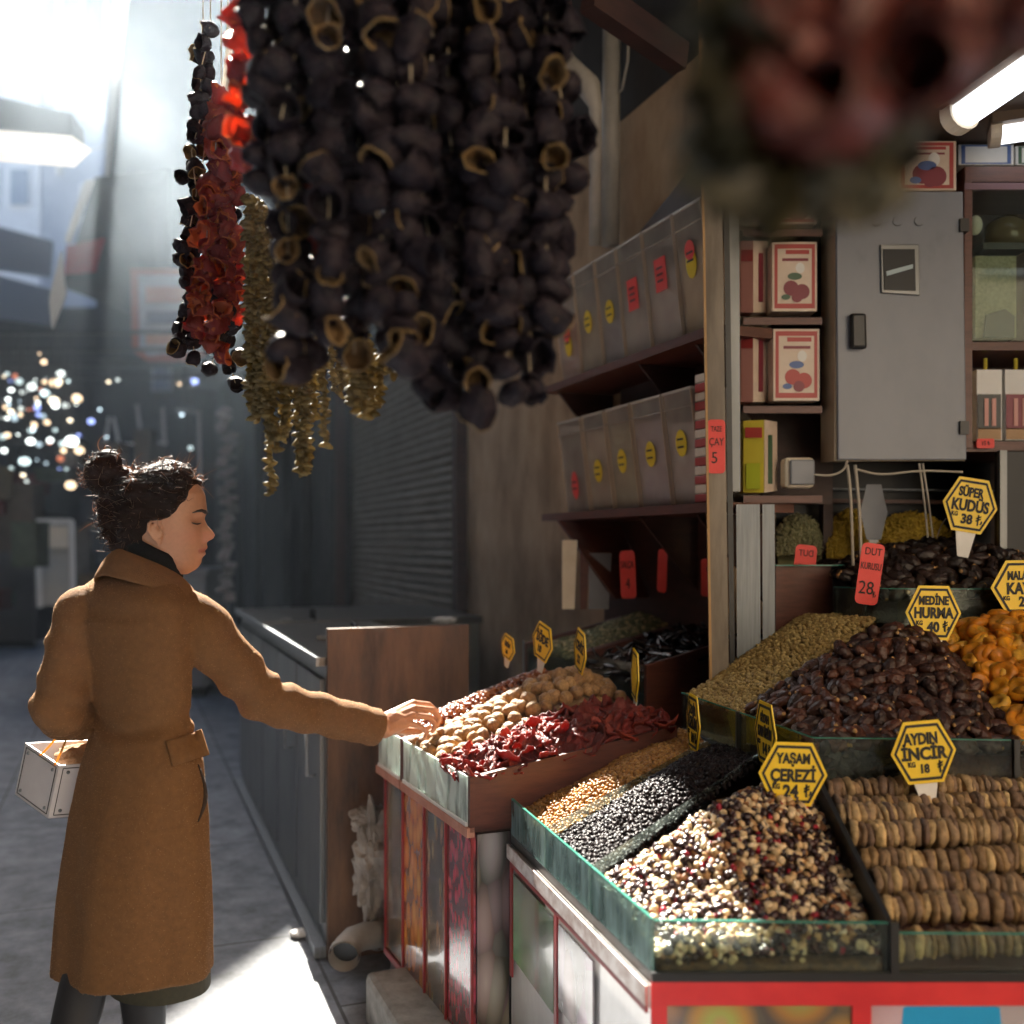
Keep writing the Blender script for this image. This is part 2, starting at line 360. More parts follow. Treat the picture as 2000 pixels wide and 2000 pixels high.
# service pipes, duct and wires high on the plaster wall
def pipe_thing(name, label, cat, path, r, m, n=12):
    o = MB().tube(path, r, n).build(name, m, smooth=True); return tag(o, label, cat)
pt = lambda px, py, off: (lambda t: AL(off, t, CZ-(py-1062)/2000*AL(off, t).y))(t_at(px, off))
pipe_thing('drain_pipe', 'grey vertical pipe running down the upper wall beside the brown board', 'pipe', [pt(1195, 20, 1.78), pt(1192, 480, 1.78)], .035, M['pipe'])
pipe_thing('air_duct', 'bent silver duct under the dark ceiling right of the dried aubergines', 'duct', [pt(1070, 85, 1.62), pt(1105, 130, 1.62), pt(1150, 170, 1.62), pt(1163, 210, 1.64), pt(1162, 480, 1.7)], [.05, .05, .045, .025, .022], M['pipe'])
pipe_thing('wall_wire', 'thin sagging wire hanging on the upper wall above the brown board', 'wire', [pt(1228, 60, 1.8), pt(1226, 120, 1.8), pt(1215, 175, 1.8), pt(1200, 190, 1.8), pt(1190, 160, 1.8)], .005, M['wire'], 6)
# upper dark beams under the awning roof
for (a, b_) in (((1150, -10), (1330, 115)), ((1050, -5), (1100, 20))):
    o = MB().bar(P(a[0], a[1], 3.0), P(b_[0], b_[1], 3.25), .06, .09).build('roof_beam', M['wood_dark']); tag(o, 'dark slanting beam under the roof %s' % ('left of the post' if a[0] == 1150 else 'above the silver duct'), 'beam')

# ================================================================== grey metal cabinets beside the alley
CO = .656
tc0, tc1 = (P(640, 1870, 3.515).x*TV.x+3.515*TV.y), (P(480, 1530, 6.07).x*TV.x+6.07*TV.y)
ca = thing('market_cabinet', 'long grey metal market cabinet with closed doors and a rusty brown end board', 'cabinet', AL(CO, tc0))
ztop = 1.03
tm = tc0+1.6
def cblock(mb, o0, o1, ta, tb, za, zb): return mb.hexa([AL(o0, ta, za), AL(o1, ta, za), AL(o1, tb, za), AL(o0, tb, za), AL(o0, ta, zb), AL(o1, ta, zb), AL(o1, tb, zb), AL(o0, tb, zb)])
mb = cblock(MB(), CO, CO+.5, tc0, tm, .03, ztop-.03); cblock(mb, CO, CO+1.1, tm+.002, tc1, .03, ztop-.03).build('body', M['greymetal'], ca)
mb = cblock(MB(), CO-.03, CO+.51, tc0, tm, ztop-.03, ztop); cblock(mb, CO-.03, CO+1.12, tm+.002, tc1, ztop-.03, ztop+.006).build('top', M['steeltop'], ca)
cblock(MB(), CO-.005, CO+.50, tc0-.03, tc0-.002, .0, 1.13).build('end_board', M['rustboard'], ca)
MB().bar(AL(CO-.02, tc0, .02), AL(CO-.02, tc1, .02), .05, .04).build('skirting', M['alu'], ca)
MB().bar(AL(CO-.034, tc0, ztop-.015), AL(CO-.034, tc1, ztop-.005), .012, .03).build('edge_trim', M['alu'], ca)
nd = 5
for i in range(nd):
    a = tc0+.05+(tc1-tc0-.1)*i/nd; b_ = tc0+.05+(tc1-tc0-.1)*(i+1)/nd-.02
    d = MB().hexa([AL(CO-.018, a, .1), AL(CO+.002, a, .1), AL(CO+.002, b_, .1), AL(CO-.018, b_, .1), AL(CO-.018, a, .95), AL(CO+.002, a, .95), AL(CO+.002, b_, .95), AL(CO-.018, b_, .95)]).build('door', M['greymetal'], ca, bevel=.004)
    MB().tube([AL(CO-.018, a+.08, .6), AL(CO-.05, a+.08, .6), AL(CO-.05, a+.08, .75), AL(CO-.018, a+.08, .75)], .007, 6).build('handle', M['alu'], d, smooth=True)
for q in (.25, .62):
    t_ = lerp(tc0, tc1, q)
    MB().tube([AL(CO+.25, t_, ztop), AL(CO+.25, t_, ztop+.05), AL(CO+.25, t_+.1, ztop+.06), AL(CO+.25, t_+.1, ztop)], .008, 6).build('handle', M['black'], ca, smooth=True)
    MB().box(AL(CO+.1, t_-.06, ztop+.012), (.05, .03, .02)).build('latch', M['alu'], ca)
# low concrete kerb with the drain elbow and a crumpled bag in the gap
def kerb():
    # straight block lying along the foot of the stall, its top at .19
    a = P(712, 1858, 3.05); b_ = Vector((a.x+.32, a.y-.8, a.z)); w = Vector((.93, .36, 0))*.3
    q = [a, b_, b_+w, a+w]
    def g(p, z): return Vector((p.x, p.y, z))
    zt = a.z*.72
    o = MB().hexa([g(q[0], -.01), g(q[1], -.01), g(q[2], -.01), g(q[3], -.01), g(q[0], zt), g(q[1], zt), g(q[2], zt), g(q[3], zt)]).build('kerb', M['concrete'], bevel=.02)
    tag(o, 'low chipped concrete kerb at the foot of the printed stall panel', 'kerb')
kerb()
el = thing('drain_elbow', 'grey plastic drain pipe elbow on the ground between the cabinet and the stall', 'pipe', P(690, 1850, 3.25))
arc = [P(790, 1820, 3.42), P(745, 1824, 3.36), P(712, 1828, 3.30), P(690, 1836, 3.25), P(677, 1850, 3.2), P(672, 1868, 3.14)]
MB().tube(arc, [.043]*6, 20, cap=False).build('bend', M['pipe'], el, smooth=True)
MB().tube([arc[1], lerp(arc[1], arc[2], .35)], .050, 20, cap=False).build('collar', M['pipe'], el, smooth=True)
MB().tube([lerp(arc[4], arc[5], .5), arc[5]+(arc[5]-arc[4])*.02], .049, 20, cap=False).build('rim', M['pipe'], el, smooth=True)
MB().tube([lerp(arc[4], arc[5], .1), lerp(arc[4], arc[5], .15)], .041, 20).build('bore_shade', M['black'], el)  # black plug stands in for the shade inside the pipe
def crumple(name, m, c, r, seed, label, cat, amp=.45, sc=2.2):
    o = MB().ball(c, r, 40, 28, fn=lambda v: 1+amp*(abs(nz(v, sc, seed))*1.6-.35)+.14*abs(nz(v, sc*3, seed+3))).build(name, m, smooth=False)
    return tag(o, label, cat)
crumple('plastic_bag', M['plasticbag'], P(735, 1690, 3.4), (.07, .06, .17), 3.1, 'crumpled white plastic bag stuffed in the gap beside the stall panel', 'bag', .5, 2.8)
crumple('cardboard_scrap', M['plasticbag'], P(722, 1600, 3.42), (.06, .03, .045), 8.2, 'torn pale paper scrap on top of the crumpled bag', 'paper', .3)
crumple('paper_scrap', M['white'], P(586, 1822, 3.7), (.035, .03, .012), 5.5, 'small white paper scrap lying on the paving by the cabinet', 'paper', .25)
crumple('snack_wrapper', M['white'], P(868, 1210, 4.6), (.05, .04, .012), 2.5, 'shiny scrap lying on the far end of the cabinet top', 'wrapper', .4)

# ================================================================== awnings, and an added canopy with its outline cut to shape sun and shade
ux = Vector((AZ.y, -AZ.x, 0)); vx = AZ
def UV(u, v, z): return ux*u+vx*v+Vector((0, 0, z))
ZR = 4.6; K = 1/math.tan(SUN_EL)
def rp(u, v, z=ZR): return UV(u, v, z)
gobo_outline = [rp(.5, 22), rp(.5, 9), rp(.52, 7.5), rp(.95, 7.35), rp(1.0, 6.8), rp(1.12, 6.2), rp(.95, 5.7), rp(.33, 5.0), rp(.33, 4.0), rp(.1, 4.0), rp(.05, 5.2), rp(-1.5, 5.2), rp(-4.5, 3.5), rp(-4.5, -4.8), rp(-.6, -4.8), rp(.2, -.3), rp(9, -.3), rp(9, 22)]
o = MB().slab(gobo_outline, (0, 0, .04)).build('gobo_canopy', M['awn']); tag(o, 'dark canopy added over the right-hand stalls, its outline cut to shape the sunlight', 'canopy')
# pale valance along the open edge of that canopy
va = [rp(1.12, 6.9), rp(1.28, 7.6), rp(1.30, 10.75)]
o = MB().slab([P(250, -22, 7.6), P(211, 340, 7.6), P(204, 342, 7.5), P(223, -22, 7.5)], (.0, .03, 0)).build('white_awning_edge', M['awnwhite']); tag(o, 'long bright white awning edge running up the top left of the alley', 'awning')
o = MB().slab([P(249, -25, 13.6), P(209, 345, 13.6), P(188, 350, 13.6), P(188, 700, 13.6), P(520, 700, 13.6), P(520, -25, 13.6)], (.0, .8, 0)).build('canopy_backing_slab', M['awn']); tag(o, 'dark upright slab standing in for the canopy underside behind the hanging shop sign', 'building')  # added upright slab, stands in for the dark canopy underside
# second, lower canopy beyond with its sun-caught rim, and a pointed white slab standing in for a highlight
a0, a1, a2 = P(186, 345, 10), P(150, 440, 10.4), P(104, 640, 11)
o = MB().slab([a0, P(330, 330, 10), P(330, 640, 11), P(120, 560, 11)], (0, .05, .0)).build('sloping_awning', M['awn']); tag(o, 'dark sloping awning hanging further down the right side of the alley', 'awning')
o = MB().slab([P(182, 350, 7), P(166, 352, 7), P(126, 470, 7), P(134, 475, 7)], (0, .03, 0)).build('awning_rim', M['awnwhite']); tag(o, 'thin sunlit white rim of the sloping awning', 'awning')
o = MB().slab([P(118, 490, 6), P(95, 585, 6), P(100, 640, 6), P(126, 575, 6)], (0, .03, 0)).build('awning_highlight', M['awnwhite']); tag(o, 'pointed white slab added as a highlight below the sloping awning', 'cloth')
o = MB().slab([P(130, 480, 10.3), P(203, 465, 10.3), P(185, 530, 10.4), P(125, 535, 10.4)], (0, .03, 0)).build('red_flag', mat('faded_red_cloth', (.35, .03, .04), rough=.8, trans=.2)); tag(o, 'dull red cloth panel under the sloping awning', 'cloth')
# hanging sign with rounded corners
sg = thing('hanging_sign', 'blurred pale hanging shop sign with a rust-red rounded border', 'sign', P(325, 610, 9))
MB().slab([P(255, 525, 9), P(400, 525, 9), P(400, 690, 9), P(372, 705, 9), P(285, 705, 9), P(258, 685, 9)], (0, .06, 0)).build('border', mat('rust_border', (.30, .09, .06)), sg)
MB().slab([P(270, 538, 8.98), P(395, 538, 8.98), P(395, 680, 8.98), P(290, 695, 8.98), P(272, 680, 8.98)], (0, .02, 0)).build('face', mat('sign_face', (.30, .32, .38), (.36, .37, .42)), sg)
for (y0, y1, c) in ((560, 590, (.4, .16, .1)), (608, 632, (.1, .12, .2)), (650, 672, (.45, .24, .16))):
    MB().slab([P(285, y0, 8.96), P(385, y0, 8.96), P(385, y1, 8.96), P(285, y1, 8.96)], (0, .01, 0)).build('band', mat('sign_band', c), sg)

# ================================================================== bright buildings closing the alley
def building(name, label, x0, x1, ytop, Y, m, wins, depth=6):
    b0 = P(x0, ytop, Y); b1 = P(x1, ytop, Y)
    t = thing(name, label, 'building', (b0.x, Y, 0))
    MB().hexa([(b0.x, Y, 0), (b1.x, Y, 0), (b1.x, Y+depth, 0), (b0.x, Y+depth, 0), (b0.x, Y, b0.z), (b1.x, Y, b0.z), (b1.x, Y+depth, b0.z), (b0.x, Y+depth, b0.z)]).build('wall', m, t)
    for (wx0, wx1, wy0, wy1) in wins:
        f = MB().slab([P(wx0-4, wy1+4, Y-.05), P(wx1+4, wy1+4, Y-.05), P(wx1+4, wy0-4, Y-.05), P(wx0-4, wy0-4, Y-.05)], (0, .06, 0)).build('window', M['white'], t)
        MB().slab([P(wx0, wy1, Y-.07), P(wx1, wy1, Y-.07), P(wx1, wy0, Y-.07), P(wx0, wy0, Y-.07)], (0, .03, 0)).build('pane', M['winpane'], f)
    return t
M['winpane'] = mat('window_pane', (.25, .28, .33), rough=.1, spec=.9)
M['palewall'] = mat('pale_render', (.62, .62, .64), (.72, .72, .73), rough=.9, scale=1.5)
M['greywall'] = mat('grey_render', (.42, .44, .5), (.52, .53, .58), rough=.9, scale=1.5)
tb_ = thing('tall_building', 'hazy grey building with tall windows behind the white awning edge', 'building', UV(0, 28, 0))
MB().slab([UV(-2.65, 28, 0), UV(3.6, 28, 0), UV(3.6, 28, 18.1), UV(-2.65, 28, 25.7)], vx*6).build('wall', M['greywall'], tb_)  # unseen sloping top is shaped to throw the shade edge on the paving
for (u0, u1, z0, z1) in ((-.75, -.05, 15.2, 18), (-1.65, -1.2, 12.2, 15.2), (-1.7, -1.2, 8.2, 10.4), (-.8, -.1, 10.6, 12.6), (.8, 1.5, 13, 15.5)):
    f = MB().slab([UV(u0-.08, 27.97, z0-.08), UV(u1+.08, 27.97, z0-.08), UV(u1+.08, 27.97, z1+.08), UV(u0-.08, 27.97, z1+.08)], -vx*.05).build('window', M['white'], tb_)
    MB().slab([UV(u0, 27.9, z0), UV(u1, 27.9, z0), UV(u1, 27.9, z1), UV(u0, 27.9, z1)], -vx*.03).build('pane', M['winpane'], f)
building('pale_building', 'bright pale building at the far left with a street lamp box in front', -500, 78, 110, 26, M['palewall'], [(20, 55, 330, 400), (-30, -5, 330, 400)])
building('alley_end_building', 'dark building closing the far end of the alley behind the lamps', -200, 460, 600, 22, M['darkwall'], [(300, 330, 700, 760), (370, 395, 690, 730)])
pipe_thing('rain_pipe', 'slim white rain pipe down the corner of the grey building', 'pipe', [P(116, -60, 25.5), P(116, 340, 25.5)], .07, M['white'])
for (x0, y0, x1, y1, lab) in ((110, 190, 210, 150, 'upper thin pale cable sagging across to the awning'), (120, 290, 205, 285, 'lower thin pale cable strung across to the awning')):
    pts = [P(lerp(x0, x1, i/8), lerp(y0, y1, i/8)+6*math.sin(math.pi*i/8), 12) for i in range(9)]
    pipe_thing('overhead_cable', lab, 'cable', pts, .012, M['white'], 6)
# lamp box at the upper left
lb = thing('street_light_box', 'long grey light box with a lit underside hanging at the upper left', 'lamp', P(60, 230, 7))
q = [P(-60, 245, 6.6), P(143, 268, 6.2), P(125, 215, 8.0), P(-60, 195, 8.4)]
MB().slab([P(-80, 172, 6.6), P(140, 222, 6.2), P(142, 262, 6.2), P(-80, 245, 6.6)], Vector((-.05, .3, .02))).build('housing', mat('lamp_housing', (.13, .13, .13), rough=.6), lb)
MB().slab([P(-80, 249, 6.58), P(140, 266, 6.2), P(104, 300, 6.15), P(-80, 287, 6.5)], (0, .3, .03)).build('diffuser', mat('warm_diffuser', (1, .9, .75), emit=.12), lb)
# left-hand awnings below the bright building
for i, (y, Y, lab) in enumerate(((450, 16, 'upper pale grey awning at the far left of the alley'), (545, 19, 'lower grey awning with a lit strip at the far left'))):
    o = MB().slab([P(-120, y-40, Y), P(100, y+20, Y+2), P(95, y+90, Y+2), P(-120, y+60, Y)], (0, .1, .0)).build('pale_awning', mat('grey_awning_cloth', (.22+.04*i, .24+.03*i, .3), rough=.8)); tag(o, lab, 'awning')
# far dark interior at the far left (shops) and other shop fronts along the left side
for i, (off, t0, t1, h, lab) in enumerate(((-3.6, -7, 17, 12, 'nearer shadowed shop front on the left side of the alley'), (-3.4, 17.2, 27, 9, 'farther shadowed shop front on the left side of the alley'))):
    o = MB().hexa([AL(off-1, t0, 0), AL(off, t0, 0), AL(off, t1, 0), AL(off-1, t1, 0), AL(off-1, t0, h), AL(off, t0, h), AL(off, t1, h), AL(off-1, t1, h)]).build('left_shop_front', M['darkwall']); tag(o, lab, 'shop front')
# the sunlit house across the square behind the photographer: its wall throws warm light on the stall
hb = thing('ochre_building', 'pale ochre building facing the stall across the street, out of the picture', 'building', (3, -6, 0))
MB().hexa([(-.5, -9, 0), (8, -9, 0), (8, -5.6, 0), (-.5, -5.6, 0), (-.5, -9, 9), (8, -9, 9), (8, -5.6, 9), (-.5, -5.6, 9)]).build('wall', mat('ochre_render', (.37, .31, .23), (.43, .36, .27), rough=.9, scale=1.2), hb)
for x in (1, 3.4, 5.8):
    for z in (2.2, 5.2):
        MB().box((x, -5.57, z), (1, .06, 1.5)).build('window', M['winpane'], hb)

o = MB().hexa([(8.1, -8.9, 0), (12, -8.9, 0), (12, 2.2, 0), (8.1, 2.2, 0), (8.1, -8.9, 12), (12, -8.9, 12), (12, 2.2, 12), (8.1, 2.2, 12)]).build('corner_building', M['plaster']); tag(o, 'tall plastered house closing the street to the right, out of the picture', 'building')
o = MB().hexa([(-7, -12, 0), (-.6, -12, 0), (-.6, -8, 0), (-7, -8, 0), (-7, -12, 12), (-.6, -12, 12), (-.6, -8, 12), (-7, -8, 12)]).build('grey_house', M['darkwall']); tag(o, 'dark grey house behind the photographer on the left, out of the picture', 'building')
# far shop displays
rg = np.random.default_rng(31)
for i in range(46):
    x = rg.uniform(-30, 330); y = rg.uniform(880, 1180); Y = rg.uniform(9.5, 14); w = rg.uniform(.12, .4); h = rg.uniform(.1, .5)
    if 60 < x < 150 and y > 990: continue
    c = P(x, y, Y); cc = [(.10, .07, .05), (.05, .06, .08), (.16, .15, .14), (.12, .03, .025), (.07, .09, .06), (.2, .14, .08)][i % 6]
    z0_ = 0.0 if y > 1080 else c.z-h/2
    mbx = MB().box((c.x, Y, max(c.z, h/2+.01)), (w, .25, h)); mbx.box((c.x, Y-.01, max(c.z, h/2+.01)+h*.52), (w*1.06, .28, .03))
    o = mbx.build('stacked_goods', mat('dim_goods', tuple(q*.6 for q in cc), cc, scale=6)); tag(o, 'dim out-of-focus goods displayed in the shaded shops at the far end of the alley', 'goods', 'dim goods in the far shops')
# ================================================================== mosaic lamps, far down the alley
lampcols = [((.75, .95, .95), 5), ((1, .72, .45), 4), ((.9, 1, .95), 7), ((1, .3, .15), 4), ((.35, .45, 1), 4), ((.7, .9, 1), 6), ((1, .85, .6), 5)]
lm = [mat('mosaic_glass', c, emit=e*.09) for c, e in lampcols]; lm2 = [mat('mosaic_glass_dim', c, emit=e*.025) for c, e in lampcols]  # emission stands in mostly for daylight reflected by the lamps
spots = [(38, 745), (108, 748), (120, 730), (72, 780), (22, 762), (150, 778), (55, 800), (88, 768), (105, 783), (42, 798), (75, 810), (65, 838), (108, 840), (92, 825), (98, 860), (76, 868), (140, 862), (155, 880), (118, 896), (48, 901), (45, 928), (52, 940), (178, 823), (195, 800), (130, 916), (14, 850), (8, 880), (28, 815), (60, 862), (125, 880), (30, 735), (135, 745), (212, 746), (230, 742), (380, 745), (355, 810), (372, 875), (350, 750), (62, 755), (90, 905), (16, 780), (138, 948)]
sg2 = np.random.default_rng(5)
spots += [(int(sg2.normal(75, 55)), int(sg2.normal(815, 62))) for _ in range(46)]
for i, (x, y) in enumerate(spots):
    Y = (7.8, 8.5, 9.2, 9.9)[i % 4]; c = P(x, y, Y); r = (.014+.034*rng.random()**1.6)*(1 if i < 42 else .6)
    k = [0, 1, 2, 5, 2, 1, 3, 0, 6, 2, 4, 5][i % 12]
    mm = lm[k] if i % 3 else lm2[k]
    t = thing('mosaic_lamp', 'small mosaic glass lamp with added glow in the far lamp shop', 'lamp', c, 'mosaic lamps with added glow at the far end of the alley')
    MB().ball(c, (r, r, r*.8), 12, 8).build('globe', mm, t, True)
    MB().tube([c+Vector((0, 0, r*.75)), c+Vector((0, 0, r*1.1)), c+Vector((0, 0, r*1.12)), Vector((c.x, c.y, 3.02))], [r*.45, r*.3, .005, .005], 8).build('hanger', M['black'], t)
for i, Y in enumerate((7.8, 8.5, 9.2, 9.9)):
    a = P(-60, 700, Y); b_ = P(400, 700, Y); a.z = b_.z = 3.03
    o = MB().bar(a, b_, .03, .03).build('lamp_rail', M['black']); tag(o, '%s dark rail from which the far mosaic lamps hang' % ['nearest', 'second', 'third', 'farthest'][i], 'rail', 'rails holding the mosaic lamps')
# bits of the lamp shop: pale rods of a display rack, an A-board, dim stalls
rk = thing('display_rack', 'thin pale metal display rack far down the alley behind the woman', 'rack', P(270, 1000, 12))
for a, b_ in (((212, 815), (205, 880)), ((222, 815), (235, 880)), ((232, 868), (326, 864)), ((318, 795), (322, 870)), ((388, 810), (392, 960)), ((345, 800), (392, 806)), ((268, 790), (275, 850))):
    MB().bar(P(*a, 12), P(*b_, 12), .03, .03).build('rod', M['white'], rk)
MB().bar(P(232, 868, 12.1), P(215, 1220, 12.1), .03, .03).build('leg', M['greymetal'], rk); MB().bar(P(390, 868, 12.1), P(392, 1220, 12.1), .03, .03).build('leg', M['greymetal'], rk)
ab = thing('pavement_sign', 'white-framed pavement board standing in the alley left of the woman', 'sign board', P(105, 1185, 10.5))
MB().slab([P(78, 1184, 10.4), P(142, 1180, 10.5), P(140, 1020, 10.7), P(72, 1020, 10.6)], (0, .04, 0)).build('board', mat('board_face', (.36, .38, .4), (.5, .48, .42), scale=3), ab)
for a, b_ in (((78, 1186), (72, 1018)), ((143, 1182), (140, 1018)), ((72, 1018), (140, 1018))):
    MB().bar(P(*a, 10.35), P(*b_, 10.55), .05, .05).build('frame', M['white'], ab)
MB().slab([P(78, 1070, 10.5), P(132, 1070, 10.5), P(132, 1028, 10.55), P(78, 1028, 10.55)], (0, .01, 0)).build('notice', M['offwhite'], ab)
def crate(name, x0, x1, y0, Y, c, lab, cat, d=.8):
    a = P(x0, y0, Y); b_ = P(x1, y0, Y)
    t = thing(name, lab, cat, ((a.x+b_.x)/2, Y, 0))
    m = mat(name+'_finish', tuple(q*.8 for q in c), c, scale=3, detail=7)
    MB().hexa([(a.x, Y, .08), (b_.x, Y, .08), (b_.x, Y+d, .08), (a.x, Y+d, .08), (a.x, Y, a.z), (b_.x, Y, a.z), (b_.x, Y+d, a.z), (a.x, Y+d, a.z)]).build('body', m, t, bevel=.02)
    MB().box(((a.x+b_.x)/2, Y+d/2, a.z+.02), (b_.x-a.x+.06, d+.06, .05)).build('top', m, t)
    MB().box(((a.x+b_.x)/2, Y+.05, .04), (b_.x-a.x-.05, .04, .09)).build('plinth', M['black'], t)
crate('far_counter', -60, 68, 1010, 14, (.09, .08, .08), 'dark shop counter in the shade at the far left edge', 'counter')
crate('white_freezer', 330, 402, 1120, 9.5, (.30, .31, .33), 'pale grey chest standing beyond the woman beside the dark doors', 'chest')
crate('brown_stand', 165, 200, 990, 13, (.22, .15, .1), 'narrow brown stand just left of the woman\'s bun', 'stand')
# goods hanging in front of the dark doors at 440 px
hs = thing('hanging_goods', 'long string of dull crinkled packets hanging by the dark doorway behind the woman\'s face', 'goods', P(443, 900, 8))
pm = mat('dull_packets', (.14, .13, .13), (.3, .26, .26), rnd='isl', rough=.35)
mb = MB()
for i in range(46):
    y = 800+i*8.2; mb.ball(P(443+rng.uniform(-12, 12), y, 8+rng.uniform(-.05, .05)), (.05, .03, .022), 8, 6, fn=lambda v: 1+.4*nz(v, 3, i))
mb.build('packets', pm, hs); MB().tube([P(443, 770, 8.05), P(443, 1180, 8.05)], .006, 6).build('cord', M['black'], hs)

# ================================================================== haze
hz = MB().hexa([(-40, -14.5, -1), (25, -14.5, -1), (25, 45, -1), (-40, 45, -1), (-40, -14.5, 22), (25, -14.5, 22), (25, 45, 22), (-40, 45, 22)])
hm = bpy.data.materials.new('air'); hm.use_nodes = True; n = hm.node_tree.nodes; n.remove(n['Principled BSDF'])
pv = n.new('ShaderNodeVolumePrincipled'); pv.inputs['Color'].default_value = (.66, .82, 1, 1); pv.inputs['Density'].default_value = .0019; pv.inputs['Anisotropy'].default_value = .7
hm.node_tree.links.new(pv.outputs[0], n['Material Output'].inputs['Volume'])
tag(hz.build('haze', hm), 'thin smoky haze filling the alley', 'haze', kind='stuff')

# a drifting plume of smoke caught by the sun beyond the hanging strings
sm = MB().ball((-2.35, 6.3, 3.2), (1.6, 2.0, 2.6), 32, 20).build('smoke', None or M['awn'])
mm = bpy.data.materials.new('smoke_plume'); mm.use_nodes = True; n = mm.node_tree.nodes; L = mm.node_tree.links; n.remove(n['Principled BSDF'])
pv = n.new('ShaderNodeVolumePrincipled'); pv.inputs['Color'].default_value = (.72, .86, 1, 1); pv.inputs['Anisotropy'].default_value = .55
tc = n.new('ShaderNodeTexCoord'); mp = n.new('ShaderNodeMapping'); mp.inputs['Location'].default_value = (2.35/1.6, -6.3/2.0, -3.2/2.6); mp.inputs['Scale'].default_value = (1/1.6, 1/2.0, 1/2.6)
L.new(tc.outputs['Object'], mp.inputs[0])
ln = n.new('ShaderNodeVectorMath'); ln.operation = 'LENGTH'; L.new(mp.outputs[0], ln.inputs[0])
mr = n.new('ShaderNodeMapRange'); mr.interpolation_type = 'SMOOTHSTEP'; mr.inputs['From Min'].default_value = 1.0; mr.inputs['From Max'].default_value = .2; mr.inputs['To Min'].default_value = 0; mr.inputs['To Max'].default_value = 1
L.new(ln.outputs['Value'], mr.inputs[0])
tn = n.new('ShaderNodeTexNoise'); tn.inputs['Scale'].default_value = 1.1; tn.inputs['Detail'].default_value = 3; tn.inputs['Distortion'].default_value = .6; L.new(tc.outputs['Object'], tn.inputs['Vector'])
m2 = n.new('ShaderNodeMapRange'); m2.inputs['From Min'].default_value = .38; m2.inputs['From Max'].default_value = .68; m2.inputs['To Min'].default_value = .004; m2.inputs['To Max'].default_value = .075
L.new(tn.outputs[0], m2.inputs[0])
mu = n.new('ShaderNodeMath'); mu.operation = 'MULTIPLY'; L.new(mr.outputs[0], mu.inputs[0]); L.new(m2.outputs[0], mu.inputs[1]); L.new(mu.outputs[0], pv.inputs['Density'])
L.new(pv.outputs[0], n['Material Output'].inputs['Volume']); sm.data.materials.clear(); sm.data.materials.append(mm)
tag(sm, 'pale sunlit smoke drifting in the alley left of the hanging peppers', 'smoke', kind='stuff')
# ================================================================== item shapes
def blob(rx, ry, rz, amp, sc, seed, nu=12, nv=8, power=1.0, extra=None):
    def fn(v):
        k = 1+amp*nz(v, sc, seed)+amp*.5*nz(v, sc*2.3, seed+5)
        w = v*k
        if extra: w = extra(w)
        return w
    return MB().ball((0, 0, 0), (rx, ry, rz), nu, nv, fn=fn)
def walnut(seed):
    def ex(w):
        a = math.atan2(w.y, w.z); s_ = abs(w.y)
        w = w*(1+.07*math.exp(-(w.y/.09)**2)-.05*math.exp(-((abs(w.y)-.17)/.1)**2)+.045*nz(w, 5.5, seed))
        w.x *= 1+.10*max(0, w.x); return w
    return blob(.0205, .0175, .018, .06, 2.5, seed, 26, 18, extra=ex)
def date(seed):
    def ex(w):
        w = w*(1+.06*math.sin(9*math.atan2(w.y, w.z)+3*w.x+seed)+.05*nz(w, 3, seed)); w.y *= 1-.12*w.x; w.z *= 1-.12*w.x+.1*nz((w.x, 0, seed), 1.5); return w
    mb = blob(.0225, .0125, .0115, .08, 2.2, seed, 16, 12, extra=ex)
    mb.ball((.0212, 0, 0), (.003, .0042, .0042), 8, 6, mi=1); return mb
def apricot(seed):
    def ex(w):
        r = math.hypot(w.x, w.y); w.z *= 1-.75*math.exp(-(r/.5)**2)+.25*r; w.z += .12*w.x*w.y; w = w*(1+.09*nz(w, 2.5, seed)); return w
    return blob(.023, .021, .0105, .05, 2, seed, 20, 14, extra=ex)
def raisin(seed, l=.0075, w=.0055): return blob(l, w, w*.85, .38, 2.6, seed, 7, 5)
def currant(seed): return blob(.0088, .0058, .0052, .65, 3.2, seed, 8, 6)
def mulberry(seed):
    def ex(w): return w*(1+.16*math.sin(7*math.atan2(w.y, w.z))*math.sin(6*w.x+seed)); 
    return blob(.0092, .0062, .006, .12, 3, seed, 8, 6, extra=ex)
def hazel(seed):
    def ex(w): w.z *= 1+.18*max(0, w.z)**2; return w
    return blob(.0082, .0082, .0086, .05, 2, seed, 12, 8, extra=ex)
def almond(seed):
    def ex(w): k = 1-.38*max(0, w.x)**1.5; w.y *= k; w.z *= k; return w
    return blob(.0125, .0075, .0045, .05, 3, seed, 12, 8, extra=ex)
def cashew(seed):
    mb = MB(); pts = [(.009*math.cos(t), .009*math.sin(t), 0) for t in np.linspace(.2, 3.0, 7)]
    return mb.capsule(pts, [.0036, .0044, .0048, .0048, .0045, .004, .0034], 8)
def kernel(seed): return blob(.0105, .008, .005, .55, 3.2, seed, 12, 8)
def oleaster(seed): return blob(.0125, .0088, .0088, .06, 2, seed, 12, 8)
